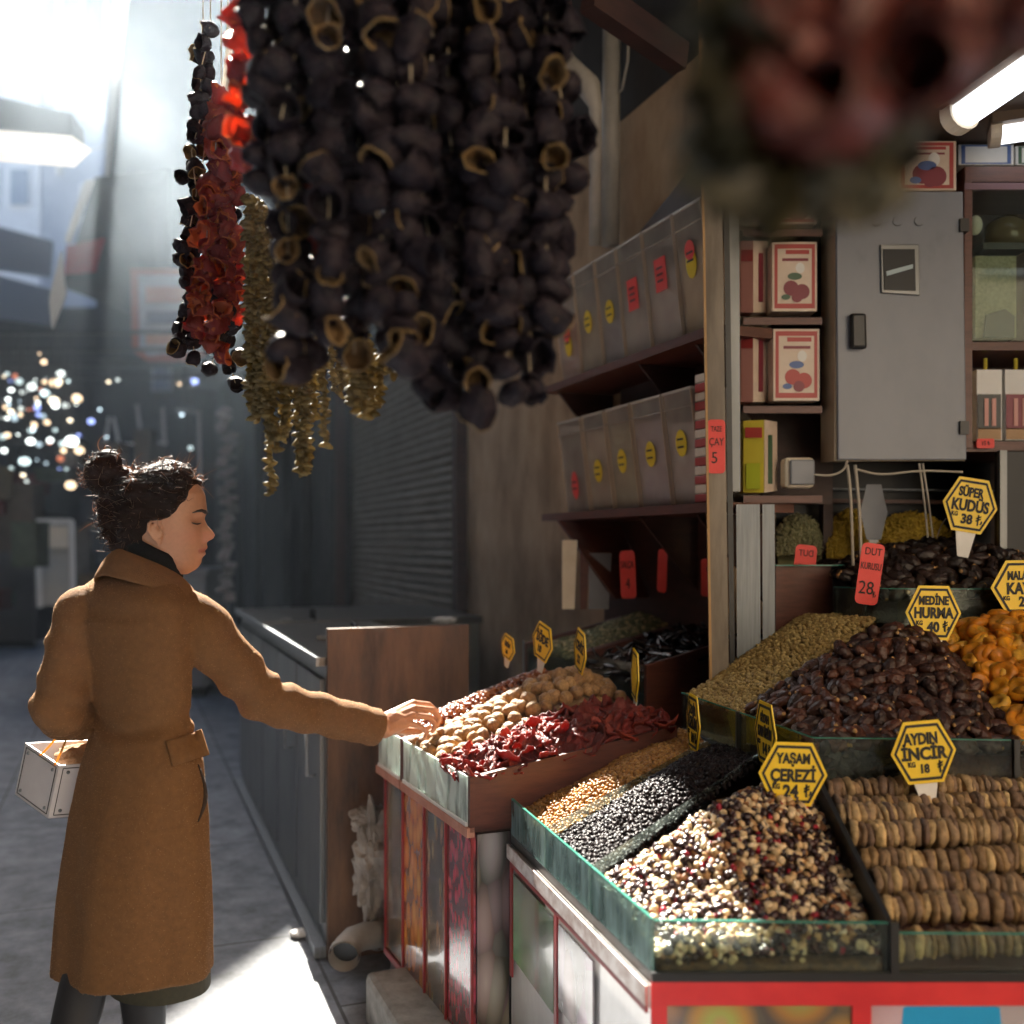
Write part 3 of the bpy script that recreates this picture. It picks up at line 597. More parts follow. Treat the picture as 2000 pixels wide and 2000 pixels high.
def tomato(seed):
    # a leathery curled slice: a wrinkled sheet with thickness
    n = 9; top = []; bot = []
    cu = rng.uniform(-.5, .9); asp = rng.uniform(.55, .9)
    for i in range(n):
        for j in range(n):
            a = (i/(n-1)-.5)*2; b_ = (j/(n-1)-.5)*2
            x = a*math.sqrt(1-b_*b_/2); y = b_*math.sqrt(1-a*a/2)
            k = 1+.22*nz((x, y, 0), 2.2, seed); x *= k; y *= k
            z = cu*x*x*.6+.34*nz((x, y, 1), 2.0, seed)+.22*nz((x, y, 2), 4.5, seed+2)+.18*max(0, (x*x+y*y)-.6)
            top.append((x*.030, y*.030*asp, z*.024+.002)); bot.append((x*.029, y*.029*asp, z*.024-.0025))
    f = []
    for i in range(n-1):
        for j in range(n-1):
            q = i*n+j; f.append((q, q+n, q+n+1, q+1)); f.append((n*n+q, n*n+q+1, n*n+q+n+1, n*n+q+n))
    ed = [i*n for i in range(n)]+[(n-1)*n+j for j in range(1, n)]+[i*n+n-1 for i in range(n-2, -1, -1)]+[j for j in range(n-2, 0, -1)]
    for k in range(len(ed)):
        a, b_ = ed[k], ed[(k+1) % len(ed)]; f.append((a, b_, n*n+b_, n*n+a)[::-1])
    return MB().add(top+bot, f)
def chilli(seed):
    pts = []; p = Vector((-.055, 0, 0)); d = Vector((1, 0, 0))
    for i in range(10):
        pts.append(p.copy()); d = (d+Vector((0, .28*nz((i, seed, 0), .7), .2*nz((i, 3, seed), .7)))).normalized(); p = p+d*.0115
    return MB().capsule(pts, [.006, .010, .011, .010, .0095, .0085, .0075, .006, .004, .002], 8, flat=.55)
def herb(seed): return blob(.011, .008, .006, .6, 2.6, seed, 7, 5)
def fig(seed):
    def ex(w):
        r = math.hypot(w.x, w.y); ring = 1-.10*r*r; w.z *= (1 if r > .5 else .75); return w*(1+.16*nz(w, 2.3, seed)+.04*math.sin(13*math.atan2(w.y, w.x)+seed))
    def sq(w):      # pressed: flat faces, full rim
        r = math.hypot(w.x, w.y); 
        z = math.copysign(min(1, abs(w.z)*1.7), w.z); w = ex(Vector((w.x, w.y, z))); return w
    mb = MB(); mb.ball((0, 0, 0), (.0290, .0290, .0062), 18, 10, fn=lambda v: sq(v.copy())); return mb

M['walnut'] = mat('walnut_shell', (.28, .15, .06), (.42, .25, .105), c3=(.34, .19, .08), rnd='obj', rough=.62, scale=150, bump=.35, bscale=230)
M['date'] = mat('dark_date_skin', (.024, .009, .006), (.10, .032, .016), c3=(.045, .016, .010), rnd='obj', rough=.42, scale=120, bump=.5, bscale=140, spec=.5)
M['datecap'] = mat('date_stem_cap', (.42, .24, .09), rough=.7)
M['palmdate'] = mat('black_brown_date_skin', (.014, .008, .007), (.035, .016, .011), rnd='obj', rough=.36, scale=120, bump=.5, bscale=140)
M['apricot'] = mat('apricot_flesh', (.80, .34, .02), (.90, .52, .07), c3=(.70, .24, .015), rnd='obj', rough=.4, scale=60, bump=.2, bscale=120, trans=.25)
M['raisin'] = mat('golden_raisin', (.34, .15, .03), (.58, .32, .09), c3=(.46, .22, .05), rnd='isl', rough=.4, scale=100, trans=.2)
M['currant'] = mat('black_currant', (.007, .005, .007), (.02, .011, .012), rnd='isl', rough=.5, scale=100, spec=.18)
M['mulberry'] = mat('dried_mulberry', (.33, .22, .075), (.56, .42, .17), c3=(.42, .30, .11), rnd='isl', rough=.7, scale=200, bump=.3, bscale=300)
M['hazelnut'] = mat('blanched_hazelnut', (.58, .40, .20), (.72, .56, .35), rnd='obj', rough=.5, scale=90)
M['almond'] = mat('almond_skin', (.24, .10, .035), (.36, .17, .07), rnd='obj', rough=.6, scale=160)
M['cashew'] = mat('cashew_cream', (.70, .52, .30), (.80, .66, .45), rnd='obj', rough=.5, scale=80)
M['kernel'] = mat('walnut_kernel', (.42, .23, .09), (.62, .40, .2), rnd='obj', rough=.6, scale=80)
M['nutraisin'] = mat('dark_raisin', (.022, .010, .010), (.055, .02, .018), rnd='obj', rough=.32, scale=90)
M['cran'] = mat('dried_cranberry', (.34, .012, .03), (.5, .03, .06), rnd='obj', rough=.3, scale=90, trans=.3)
M['oleaster'] = mat('oleaster_skin', (.16, .035, .012), (.40, .14, .04), c3=(.24, .06, .018), rnd='obj', rough=.24, scale=60, spec=.6)
M['tomato'] = mat('dried_tomato', (.24, .022, .014), (.38, .05, .022), c3=(.10, .012, .010), rnd='obj', rough=.5, scale=90, bump=.8, bscale=120, trans=.25, tcol=(.6, .06, .04))
M['chilli'] = mat('black_dried_pepper', (.012, .007, .006), (.03, .013, .010), rnd='obj', rough=.25, scale=60, bump=.4, bscale=110, spec=.7)
M['herb'] = mat('dried_green_pods', (.16, .14, .05), (.55, .44, .22), c3=(.07, .10, .03), rnd='isl', rough=.7, scale=80)
M['fig'] = mat('pressed_fig', (.34, .21, .09), (.62, .43, .2), c3=(.17, .105, .075), rnd='obj', rough=.62, scale=70, bump=.4, bscale=130)
M['under'] = {}
SH = {}
def variants(kind, fn, mats, n=5, smooth=True):
    SH[kind] = [fn(3.7*i+1.3).mesh(kind, mats, smooth) for i in range(n)]; return SH[kind]
variants('walnut', walnut, M['walnut']); variants('date', date, [M['date'], M['datecap']]); variants('palm_date', date, [M['palmdate'], M['datecap']])
variants('apricot', apricot, M['apricot']); variants('hazelnut', hazel, M['hazelnut'], 3); variants('almond', almond, M['almond'], 3)
variants('cashew', cashew, M['cashew'], 2); variants('walnut_kernel', kernel, M['kernel'], 4); variants('raisin', lambda s: raisin(s, .0118, .0085), M['nutraisin'], 4)
variants('cranberry', lambda s: raisin(s, .0095, .0065), M['cran'], 3); variants('oleaster', oleaster, M['oleaster'], 3)
variants('dried_tomato', tomato, M['tomato'], 8); variants('dried_chilli', chilli, M['chilli'], 7); variants('fig', fig, M['fig'], 8)

# ================================================================== heaps
class Heap:
    """a mound over a quadrilateral footprint: FL, FR, BR, BL corners (z included) plus a rounded rise"""
    def __init__(s, FL, FR, BR, BL, rise=.05, pk=(.5, .6), spread=.45, seed=0, rough=.006):
        s.c = [Vector(q) for q in (FL, FR, BR, BL)]; s.rise, s.pk, s.sp, s.seed, s.rg = rise, pk, spread, seed, rough
    def p(s, u, v):
        a = lerp(s.c[0], s.c[1], u); b_ = lerp(s.c[3], s.c[2], u); q = lerp(a, b_, v).copy()
        e = math.exp(-(((u-s.pk[0])/s.sp)**2+((v-s.pk[1])/s.sp)**2)); ed = min(1, min(u, 1-u, v, 1-v)*7)
        q.z += s.rise*e*(.35+.65*ed)+s.rg*nz((q.x, q.y, 0), 18, s.seed); return q
    def n(s, u, v):
        h = .01; a = s.p(min(u+h, 1), v)-s.p(max(u-h, 0), v); b_ = s.p(u, min(v+h, 1))-s.p(u, max(v-h, 0))
        return a.cross(b_).normalized()
    def pts(s, spacing, jit=.35):
        la = ((s.c[0]-s.c[1]).length+(s.c[3]-s.c[2]).length)/2; lb = ((s.c[0]-s.c[3]).length+(s.c[1]-s.c[2]).length)/2
        nu, nv = max(2, int(la/spacing)), max(2, int(lb/(spacing*.9))); out = []
        for j in range(nv):
            for i in range(nu):
                u = (i+.5+(.5 if j % 2 else 0)-.25+rng.uniform(-jit, jit))/nu; v = (j+.5+rng.uniform(-jit, jit))/nv
                out.append((min(max(u, .004), .996), min(max(v, .004), .996)))
        return out
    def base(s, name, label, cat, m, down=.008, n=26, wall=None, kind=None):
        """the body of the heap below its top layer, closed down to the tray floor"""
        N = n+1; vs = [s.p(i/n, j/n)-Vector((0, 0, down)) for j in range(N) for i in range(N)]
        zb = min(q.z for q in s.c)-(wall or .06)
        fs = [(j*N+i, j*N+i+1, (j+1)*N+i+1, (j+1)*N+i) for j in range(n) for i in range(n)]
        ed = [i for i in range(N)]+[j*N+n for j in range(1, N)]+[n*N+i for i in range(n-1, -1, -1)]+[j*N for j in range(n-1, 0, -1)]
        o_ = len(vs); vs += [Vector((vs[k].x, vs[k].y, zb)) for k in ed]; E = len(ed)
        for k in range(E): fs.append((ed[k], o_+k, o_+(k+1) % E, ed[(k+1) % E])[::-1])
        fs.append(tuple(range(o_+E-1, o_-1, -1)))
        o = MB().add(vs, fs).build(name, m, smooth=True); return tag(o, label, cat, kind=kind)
def pose(p, nrm, lie=True, tilt=.35, s=1.):
    z = (nrm+Vector((rng.normal(0, tilt), rng.normal(0, tilt), 0))).normalized() if lie else Vector(rng.normal(size=3)).normalized()
    x = Vector(rng.normal(size=3)); x = (x-z*x.dot(z)).normalized(); y = z.cross(x)
    m = Matrix((x, y, z)).transposed().to_4x4(); k = s*rng.uniform(.88, 1.12)
    return Matrix.Translation(p) @ m @ Matrix.Scale(k, 4)
def individuals(h, kind, spacing, label, cat, group, s=1., lie=True, lift=.0, limit=300, layers=1, tilt=.35, jit=.35, keep=None):
    pts = []
    for l in range(layers): pts += [(u, v, l) for u, v in h.pts(spacing, jit)]
    rng.shuffle(pts)
    if keep: pts = [q for q in pts if keep(q[0], q[1])]
    for (u, v, l) in pts[:limit]:
        u, v = float(u), float(v); nr = h.n(u, v)
        me = SH[kind][int(rng.integers(len(SH[kind])))]
        o = inst(kind, me, mw=pose(h.p(u, v)+nr*(lift+.006*l), nr, lie, tilt, s)); tag(o, label, cat, group)
def mass(h, meshes, spacing, name, label, cat, m, s=1., lie=True, layers=1, lift=0, tilt=.5, jit=.42):
    V = []; F = []; off = 0
    for l in range(layers):
        for (u, v) in h.pts(spacing, jit):
            mb = meshes[int(rng.integers(len(meshes)))]; nr = h.n(u, v); Mx = pose(h.p(u, v)+nr*(lift+.004*l), nr, lie, tilt, s)
            A = np.array(mb.v) @ np.array(Mx.to_3x3()).T+np.array(Mx.translation)
            V.append(A); F += [tuple(i+off for i in f) for f in mb.f]; off += len(A)
    me = bpy.data.meshes.new(name); me.from_pydata(np.concatenate(V).tolist(), [], F); me.materials.append(m)
    me.polygons.foreach_set('use_smooth', [True]*len(F)); o = bpy.data.objects.new(name, me); COL.objects.link(o)
    return tag(o, label, cat, kind='stuff')

# ================================================================== first tray: oleaster, walnuts, dried tomatoes
zb, zr = .708, .844
A0 = P(918, 1627, 2.52); A1 = P(742, 1503, 3.23); fd = Vector((A1.x-A0.x, A1.y-A0.y, 0)); FLEN = fd.length; fd.normalize(); sd = Vector((fd.y, -fd.x, 0))
def TR(s_, d, z): return Vector((A0.x, A0.y, 0))+fd*s_+sd*d+Vector((0, 0, z))       # along the front, depth to the right-back
DT = .60; ris = .085
s1, s2 = .242/.756*FLEN*.98, .53/.756*FLEN
tr = thing('display_tray', 'red-brown wooden tray with dusty glass fronts holding walnuts and dried tomatoes', 'tray', TR(s2/2, 0, zb))
def trbox(s0, s3, parent, dz=0, tilt=ris, d=DT, ex=True):
    MB().hexa([TR(s0, .012, zb+dz), TR(s0, d, zb+dz), TR(s3, d, zb+dz), TR(s3, .012, zb+dz), TR(s0, .012, zb+dz+.012), TR(s0, d, zb+dz+.012), TR(s3, d, zb+dz+.012), TR(s3, .012, zb+dz+.012)]).build('tray_floor', M['wood'], parent)
    for (a, nm) in ((s0, 'side_board'), (s3-.014, 'side_board')):
        MB().hexa([TR(a, 0, zb+dz), TR(a, d, zb+dz), TR(a+.014, d, zb+dz), TR(a+.014, 0, zb+dz), TR(a, 0, zr+dz), TR(a, d, zr+dz+tilt), TR(a+.014, d, zr+dz+tilt), TR(a+.014, 0, zr+dz)]).build(nm, M['wood'], parent)
    MB().hexa([TR(s0+.014, d-.012, zb+dz), TR(s0+.014, d, zb+dz), TR(s3-.014, d, zb+dz), TR(s3-.014, d-.012, zb+dz), TR(s0+.014, d-.012, zr+dz+tilt), TR(s0+.014, d, zr+dz+tilt), TR(s3-.014, d, zr+dz+tilt), TR(s3-.014, d-.012, zr+dz+tilt)]).build('back_board', M['wood'], parent)
    MB().hexa([TR(s0+.016, -.002, zb+dz+.02), TR(s0+.016, .004, zb+dz+.02), TR(s3-.016, .004, zb+dz+.02), TR(s3-.016, -.002, zb+dz+.02), TR(s0+.016, -.002, zr+dz), TR(s0+.016, .004, zr+dz), TR(s3-.016, .004, zr+dz), TR(s3-.016, -.002, zr+dz)]).build('glass_front', M['glass_dusty'], parent)
    MB().hexa([TR(s0+.015, -.006, zb+dz+.012), TR(s0+.015, .008, zb+dz+.012), TR(s3-.015, .008, zb+dz+.012), TR(s3-.015, -.006, zb+dz+.012), TR(s0+.015, -.006, zb+dz+.022), TR(s0+.015, .008, zb+dz+.022), TR(s3-.015, .008, zb+dz+.022), TR(s3-.015, -.006, zb+dz+.022)]).build('white_channel', M['white'], parent)
    MB().hexa([TR(s0, -.008, zb+dz-.012), TR(s0, .012, zb+dz-.012), TR(s3, .012, zb+dz-.012), TR(s3, -.008, zb+dz-.012), TR(s0, -.008, zb+dz+.012), TR(s0, .012, zb+dz+.012), TR(s3, .012, zb+dz+.012), TR(s3, -.008, zb+dz+.012)]).build('front_lip', mat('pinkish_wood_lip', (.38, .15, .1), (.5, .24, .17), scale=20), parent)
trbox(0, s2, tr)
MB().hexa([TR(s1-.005, .01, zb+.012), TR(s1-.005, DT-.012, zb+.012), TR(s1+.005, DT-.012, zb+.012), TR(s1+.005, .01, zb+.012), TR(s1-.005, .01, zr-.004), TR(s1-.005, DT-.012, zr+ris), TR(s1+.005, DT-.012, zr+ris), TR(s1+.005, .01, zr-.004)]).build('divider', M['wood'], tr)
s4 = FLEN+.02
tr2 = thing('display_tray', 'smaller wooden tray with a dusty glass front holding glossy brown oleaster fruit', 'tray', TR((s2+s4)/2, 0, zb), None)
trbox(s2+.008, s4, tr2)
hw = Heap(TR(s1+.01, .02, zr-.015), TR(s1+.01, DT-.02, zr+ris+.05), TR(s2-.02, DT-.02, zr+ris+.06), TR(s2-.02, .02, zr-.02), rise=.045, pk=(.75, .5), spread=.6, seed=1)
# u runs front->back here: reorder so normals face up
hw = Heap(TR(s2-.02, .02, zr-.02), TR(s1+.008, .02, zr-.015), TR(s1+.008, DT-.02, zr+ris+.035), TR(s2-.02, DT-.02, zr+ris+.05), rise=.085, pk=(.5, .72), spread=.5, seed=1)
hw.base('walnut_heap', 'packed lower layer of the walnut heap', 'walnuts', mat('walnut_shadow', (.16, .09, .04), (.26, .15, .07), scale=60), .014, kind='stuff')  # darker walnut tone paints shade into the gaps between nuts
individuals(hw, 'walnut', .0345, 'round tan walnut lying in the wooden tray', 'walnut', 'walnuts heaped in the wooden tray', s=1.13, lie=False, lift=.004)
htm = Heap(TR(s1-.008, .015, zr-.02), TR(.016, .015, zr-.02), TR(.016, DT-.02, zr+ris-.01), TR(s1-.008, DT-.02, zr+ris+.0), rise=.055, pk=(.45, .6), spread=.5, seed=2)
htm.base('tomato_heap', 'packed lower layer of the dried tomato heap', 'dried tomatoes', mat('tomato_shadow', (.13, .012, .01), (.25, .025, .015), scale=40), .012, kind='stuff')  # darker red puts the shade between slices into the colour
individuals(htm, 'dried_tomato', .031, 'leathery red dried tomato slice in the front corner tray', 'dried tomato', 'dried tomatoes heaped in the front corner tray', s=1.2, lift=.004, layers=2, tilt=.55, limit=200)
hol = Heap(TR(s4-.02, .02, zr-.02), TR(s2+.025, .02, zr-.015), TR(s2+.025, DT-.02, zr+ris+.05), TR(s4-.02, DT-.02, zr+ris+.03), rise=.055, pk=(.7, .75), spread=.6, seed=3)
hol.base('oleaster_heap', 'packed lower layer of the oleaster heap', 'oleaster fruit', mat('oleaster_shadow', (.1, .03, .01), (.18, .06, .02), scale=60), .010, kind='stuff')  # darker brown paints the shade between the fruit
individuals(hol, 'oleaster', .0205, 'small glossy red-brown oleaster fruit in the tray left of the walnuts', 'oleaster fruit', 'oleaster fruit heaped left of the walnuts', lie=False, lift=.003, limit=300)
mass(hol, [oleaster(2.), oleaster(5.)], .022, 'oleaster_rest', 'remaining glossy oleaster fruit packed between the others', 'oleaster fruit', mat('oleaster_skin_rest', (.22, .055, .016), (.46, .17, .05), c3=(.30, .085, .022), rnd='isl', rough=.28, scale=60), lie=False)
# the support box behind and below that tray
MBx = MB().hexa([TR(.03, .04, 0.02), TR(.03, 1.0, .02), TR(s4, 1.0, .02), TR(s4, .04, .02), TR(.03, .04, zb-.002), TR(.03, 1.0, zb-.002), TR(s4, 1.0, zb-.002), TR(s4, .04, zb-.002)])
st = thing('printed_stall_base', 'tall stall base covered with photo-printed strips of dried fruit', 'stall base', TR(.4, .05, 0))
MBx.build('carcass', M['wood_dark'], st)
def printmat(name, cols, sc, st_=(1, 1, 1), rough=.22):
    cols = [tuple(min(.8, q*1.5) for q in c) for c in cols]
    m = bpy.data.materials.new(name); m.use_nodes = True; n = m.node_tree.nodes; L = m.node_tree.links; b = n['Principled BSDF']
    tc = n.new('ShaderNodeTexCoord'); mp = n.new('ShaderNodeMapping'); mp.inputs['Scale'].default_value = st_; L.new(tc.outputs['Object'], mp.inputs[0])
    vo = n.new('ShaderNodeTexVoronoi'); vo.inputs['Scale'].default_value = sc; L.new(mp.outputs[0], vo.inputs['Vector'])
    cr = n.new('ShaderNodeValToRGB'); e = cr.color_ramp.elements
    e[0].color = (*cols[0], 1); e[1].color = (*cols[-1], 1); e[1].position = .75
    for i, c in enumerate(cols[1:-1]): k = e.new(.75*(i+1)/(len(cols)-1)); k.color = (*c, 1)
    L.new(vo.outputs['Distance'], cr.inputs[0])
    hs_ = n.new('ShaderNodeMix'); hs_.data_type = 'RGBA'; hs_.blend_type = 'OVERLAY'; hs_.inputs[0].default_value = .6
    L.new(cr.outputs[0], hs_.inputs[6]); L.new(vo.outputs['Color'], hs_.inputs[7])
    sp = n.new('ShaderNodeMix'); sp.data_type = 'RGBA'; sp.inputs[0].default_value = .75; L.new(hs_.outputs[2], sp.inputs[6]); L.new(cr.outputs[0], sp.inputs[7])
    L.new(sp.outputs[2], b.inputs['Base Color']); b.inputs['Roughness'].default_value = rough; b.inputs['Specular IOR Level'].default_value = .8; b.inputs['Coat Weight'].default_value = .8; b.inputs['Coat Roughness'].default_value = .06
    t2 = n.new('ShaderNodeTexNoise'); t2.inputs['Scale'].default_value = 25; L.new(tc.outputs['Object'], t2.inputs['Vector'])
    bp = n.new('ShaderNodeBump'); bp.inputs['Strength'].default_value = .12; bp.inputs['Distance'].default_value = .004; L.new(t2.outputs[0], bp.inputs['Height']); L.new(bp.outputs[0], b.inputs['Normal'])
    return m
pz0, pz1 = .135, zb-.014
def strip(name, s0, s3, m, d=.03, z0=pz0, z1=pz1, parent=None, lab=None):
    o = MB().slab([TR(s0, d, z0), TR(s3, d, z0), TR(s3, d, z1), TR(s0, d, z1)], -sd*.006).build(name, m, parent or st)
    if lab: o['label'] = lab
    return o
# seen from x=742 (far) to x=918 and round to x=990: fruit strips and red lines between them
def s_at(px, d=.02):
    k = (px-1000)/2000; q = TR(0, d, 0); return (k*q.y-q.x)/(fd.x-k*fd.y)
pics = [('printed_strip', 752, 785, [(.05, .03, .02), (.16, .1, .05), (.02, .015, .01)], 34, (1, 1, .3), 'dark printed strip of dried aubergines'),
        ('printed_strip', 787, 827, [(.55, .22, .04), (.42, .14, .02), (.16, .05, .01)], 26, (1, 1, .5), 'orange printed strip of dried apricots'),
        ('printed_strip', 829, 868, [(.26, .18, .11), (.16, .1, .06), (.04, .03, .02)], 40, (1, 1, .35), 'brown printed strip of dried okra'),
        ('printed_strip', 872, 922, [(.42, .06, .09), (.30, .05, .07), (.07, .02, .02)], 55, (1, 1, .5), 'red printed strip of berries')]
for i, (nm, x0, x1, cols, sc, stc, lab) in enumerate(pics):
    strip(nm, s_at(x1), s_at(x0), printmat('print_'+lab.split()[0], cols, sc, stc), lab=lab)
for x in (752, 786, 828, 870, 921):
    s_ = s_at(x); strip('red_line', s_-.004, s_+.004, M['reddark'], d=.0235)
strip('red_line', s_at(921), s_at(752), M['reddark'], d=.022, z0=pz0-.012, z1=pz0+.006)
# return face toward the picture's right: pale print with dark line, red borders
E0 = TR(.03, .04, 0)
def ret(name, d0, d1, z0, z1, m, off=.03, lab=None):
    o = MB().slab([TR(off, d0, z0), TR(off, d1, z0), TR(off, d1, z1), TR(off, d0, z1)], -fd*.006).build(name, m, st)
    if lab: o['label'] = lab
ret('printed_strip', .03, .20, .05, pz1, printmat('print_grey', [(.36, .32, .3), (.26, .22, .2), (.07, .06, .05)], 20, (1, 1, .35)), lab='grey printed strip of dried figs round the corner')
ret('red_line', .196, .202, .05, pz1, M['reddark'], off=.0235)
ret('dark_seam', .115, .128, .05, pz1-.12, M['ink'], off=.0235)

# ================================================================== upper tier beside it: pods and black peppers
def P2(x, y, Y): return P(x, y, Y)
q0 = P(1263, 1300, 3.12); zt0, zt1 = q0.z-.155, q0.z
U0 = Vector((q0.x, q0.y, 0)); uf = Vector((-.456, .89, 0)).normalized(); us = Vector((uf.y, -uf.x, 0))
def UT(s_, d, z): return U0+uf*s_+us*d+Vector((0, 0, z))
UD = .55; ur = .11
for k, (s0, s3, lab) in enumerate(((0, .40, 'sloping wooden trough with a glass front full of black dried peppers'), (.41, .80, 'sloping wooden trough with a glass front full of mixed green dried pods'))):
    t = thing('display_trough', lab, 'trough', UT((s0+s3)/2, 0, zt0))
    for a in (s0, s3-.014):
        MB().hexa([UT(a, 0, zt0-.04), UT(a, UD, zt0-.04), UT(a+.014, UD, zt0-.04), UT(a+.014, 0, zt0-.04), UT(a, 0, zt1), UT(a, UD, zt1+ur), UT(a+.014, UD, zt1+ur), UT(a+.014, 0, zt1)]).build('side_board', M['wood'], t)
    MB().hexa([UT(s0+.016, 0, zt0), UT(s0+.016, .005, zt0), UT(s3-.016, .005, zt0), UT(s3-.016, 0, zt0), UT(s0+.016, 0, zt1), UT(s0+.016, .005, zt1), UT(s3-.016, .005, zt1), UT(s3-.016, 0, zt1)]).build('glass_front', M['glass'], t)
    MB().hexa([UT(s0+.014, -.004, zt0-.04), UT(s0+.014, .02, zt0-.04), UT(s3-.014, .02, zt0-.04), UT(s3-.014, -.004, zt0-.04), UT(s0+.014, -.004, zt0), UT(s0+.014, .02, zt0), UT(s3-.014, .02, zt0), UT(s3-.014, -.004, zt0)]).build('front_rail', M['alu'], t)
    MB().hexa([UT(s0+.014, .02, zt0-.04), UT(s0+.014, UD, zt0-.04), UT(s3-.014, UD, zt0-.04), UT(s3-.014, .02, zt0-.04), UT(s0+.014, .02, zt0-.02), UT(s0+.014, UD, zt0-.02), UT(s3-.014, UD, zt0-.02), UT(s3-.014, .02, zt0-.02)]).build('tray_floor', M['wood'], t)
    MB().bar(UT(s3-.002, -.004, zt1-.12), UT(s3-.002, -.004, zt1+.01), .006, .006, up=us).build('corner_clip', M['alu'], t)
hch = Heap(UT(.39, .01, zt1-.04), UT(.02, .01, zt1-.05), UT(.02, UD-.02, zt1+ur-.03), UT(.39, UD-.02, zt1+ur-.03), rise=.04, pk=(.5, .8), seed=4)
hch.base('pepper_heap', 'packed lower layer of the black dried peppers', 'dried peppers', M['chilli'], .012, wall=.09, kind='stuff')
individuals(hch, 'dried_chilli', .033, 'curled shiny black dried pepper in the upper wooden trough', 'dried pepper', 'black dried peppers in the upper trough', s=1.1, lift=.008, limit=170, tilt=.45)
hhb = Heap(UT(.79, .01, zt1-.03), UT(.43, .01, zt1-.03), UT(.43, UD-.02, zt1+ur-.0), UT(.79, UD-.02, zt1+ur-.02), rise=.035, pk=(.5, .8), seed=5)
hhb.base('pod_heap', 'packed lower layer of the mixed green dried pods', 'dried pods', mat('pod_shadow', (.05, .045, .018), (.11, .09, .035), scale=50), .01, wall=.09, kind='stuff')  # darkened pod colour stands in for shade below the top pods
mass(hhb, [herb(1.), herb(2.5), herb(4.)], .018, 'dried_pods', 'mixed green and brown dried pods in the back trough', 'dried pods', M['herb'], layers=2)
MB_ = MB().hexa([UT(0.0, .03, .1), UT(0, 1.0, .1), UT(.8, 1.0, .1), UT(.8, .03, .1), UT(0, .03, zt0-.042), UT(0, 1.0, zt0-.042), UT(.8, 1.0, zt0-.042), UT(.8, .03, zt0-.042)]).build('trough_stand', M['wood_dark']); tag(MB_, 'dark wooden stand carrying the two upper troughs', 'stand')

# ================================================================== counter tier one (raisins, currants, mixed nuts, figs)
c_z, c_t = .692, .779
CA, CB = Vector((-.003, 2.57, 0)), Vector((.237, 1.744, 0)); CC, CD = Vector((.472, 2.85, 0)), Vector((.643, 2.19, 0)); CE = Vector((1.25, 1.72, 0))
ct = thing('glass_counter', 'market counter with green-edged glass walls around heaped nuts and figs', 'counter', (.3, 2.1, 0))
def wallglass(name, a, b_, z0, z1, m, parent, th=.006, edge=True):
    d = (b_-a).normalized(); nn = Vector((d.y, -d.x, 0))*th
    o = MB().hexa([Vector((q.x, q.y, z)) for z in (z0, z1) for q in (a, b_, b_-nn, a-nn)]).build(name, m, parent)
    if edge:
        e_ = MB().hexa([Vector((q.x, q.y, z)) for z in (z1+.0005, z1+.003) for q in (a, b_, b_-nn, a-nn)]).build('polished_edge', M['glass_edge'], o)
    return o
def V3(v, z): return Vector((v.x, v.y, z))
S1, S2 = lerp(CA, CB, .3275), lerp(CA, CB, .661)
T1, T2 = lerp(CC, CD, .30), lerp(CC, CD, .66)
for (a, b_) in ((CA, lerp(CA, S1, .985)), (S1, lerp(S1, S2, .99)), (S2, CB)): wallglass('side_glass', a, b_, c_z, c_t, M['glass_side'], ct)
F1 = Vector((.637, 1.733, 0)); F2 = Vector((.655, 1.733, 0))
wallglass('front_glass', CB+Vector((.006, 0, 0)), F1, c_z, c_t-.003, M['glass'], ct)
wallglass('front_glass', F2, CE, c_z, c_t-.02, M['glass'], ct)
def divider(a, b_, za, zb_, m, th=.006, base=None):
    d = (b_-a).normalized(); nn = Vector((d.y, -d.x, 0))*th; z0 = base or c_z
    MB().hexa([V3(a, z0), V3(b_, z0), V3(b_-nn, z0), V3(a-nn, z0), V3(a, za), V3(b_, zb_), V3(b_-nn, zb_), V3(a-nn, za)]).build('divider_glass', m, ct)
divider(S1, T1, c_t, .92, M['glass']); divider(S2, T2, c_t, .925, M['glass'])
divider(Vector((.646, 1.735, 0)), CD, c_t, .955, M['black'], .010)
MB().bar(V3(F1, c_z)+Vector((.009, 0, .0)), V3(F1, c_t+.002)+Vector((.009, 0, 0)), .014, .014, up=(0, 1, 0)).build('corner_post', M['black'], ct)
# counter deck
dk = [CA, CB, CE, Vector((1.4, 2.6, 0)), Vector((.9, 3.2, 0)), Vector((.45, 2.95, 0))]
MB().slab([V3(q, c_z-.022) for q in dk], (0, 0, .02)).build('deck', M['black'], ct)
hr = Heap(V3(lerp(CA, S1, .97), c_t-.03)+Vector((.01, 0, 0)), V3(lerp(CA, S1, .05), c_t-.035)+Vector((.015, 0, 0)), V3(CC, .90), V3(lerp(T1, CC, .03), .895), rise=.035, pk=(.5, .55), seed=6)
hr = Heap(V3(CA, c_t-.035)+Vector((.02, -.01, 0)), V3(S1, c_t-.03)+Vector((.012, .006, 0)), V3(T1, .89), V3(CC, .90), rise=.03, pk=(.5, .55), seed=6)
hcu = Heap(V3(S1, c_t-.03)+Vector((.012, -.008, 0)), V3(S2, c_t-.03)+Vector((.012, .008, 0)), V3(T2, .90), V3(T1, .89), rise=.05, pk=(.5, .65), seed=7)
hn = Heap(V3(S2, c_t-.05)+Vector((.012, -.008, 0)), V3(CB, c_t-.075)+Vector((.012, .01, 0)), V3(F1, c_t-.07)+Vector((0, .012, 0)), V3(lerp(T2, CD, .8), .875), rise=.10, pk=(.62, .72), spread=.55, seed=8)
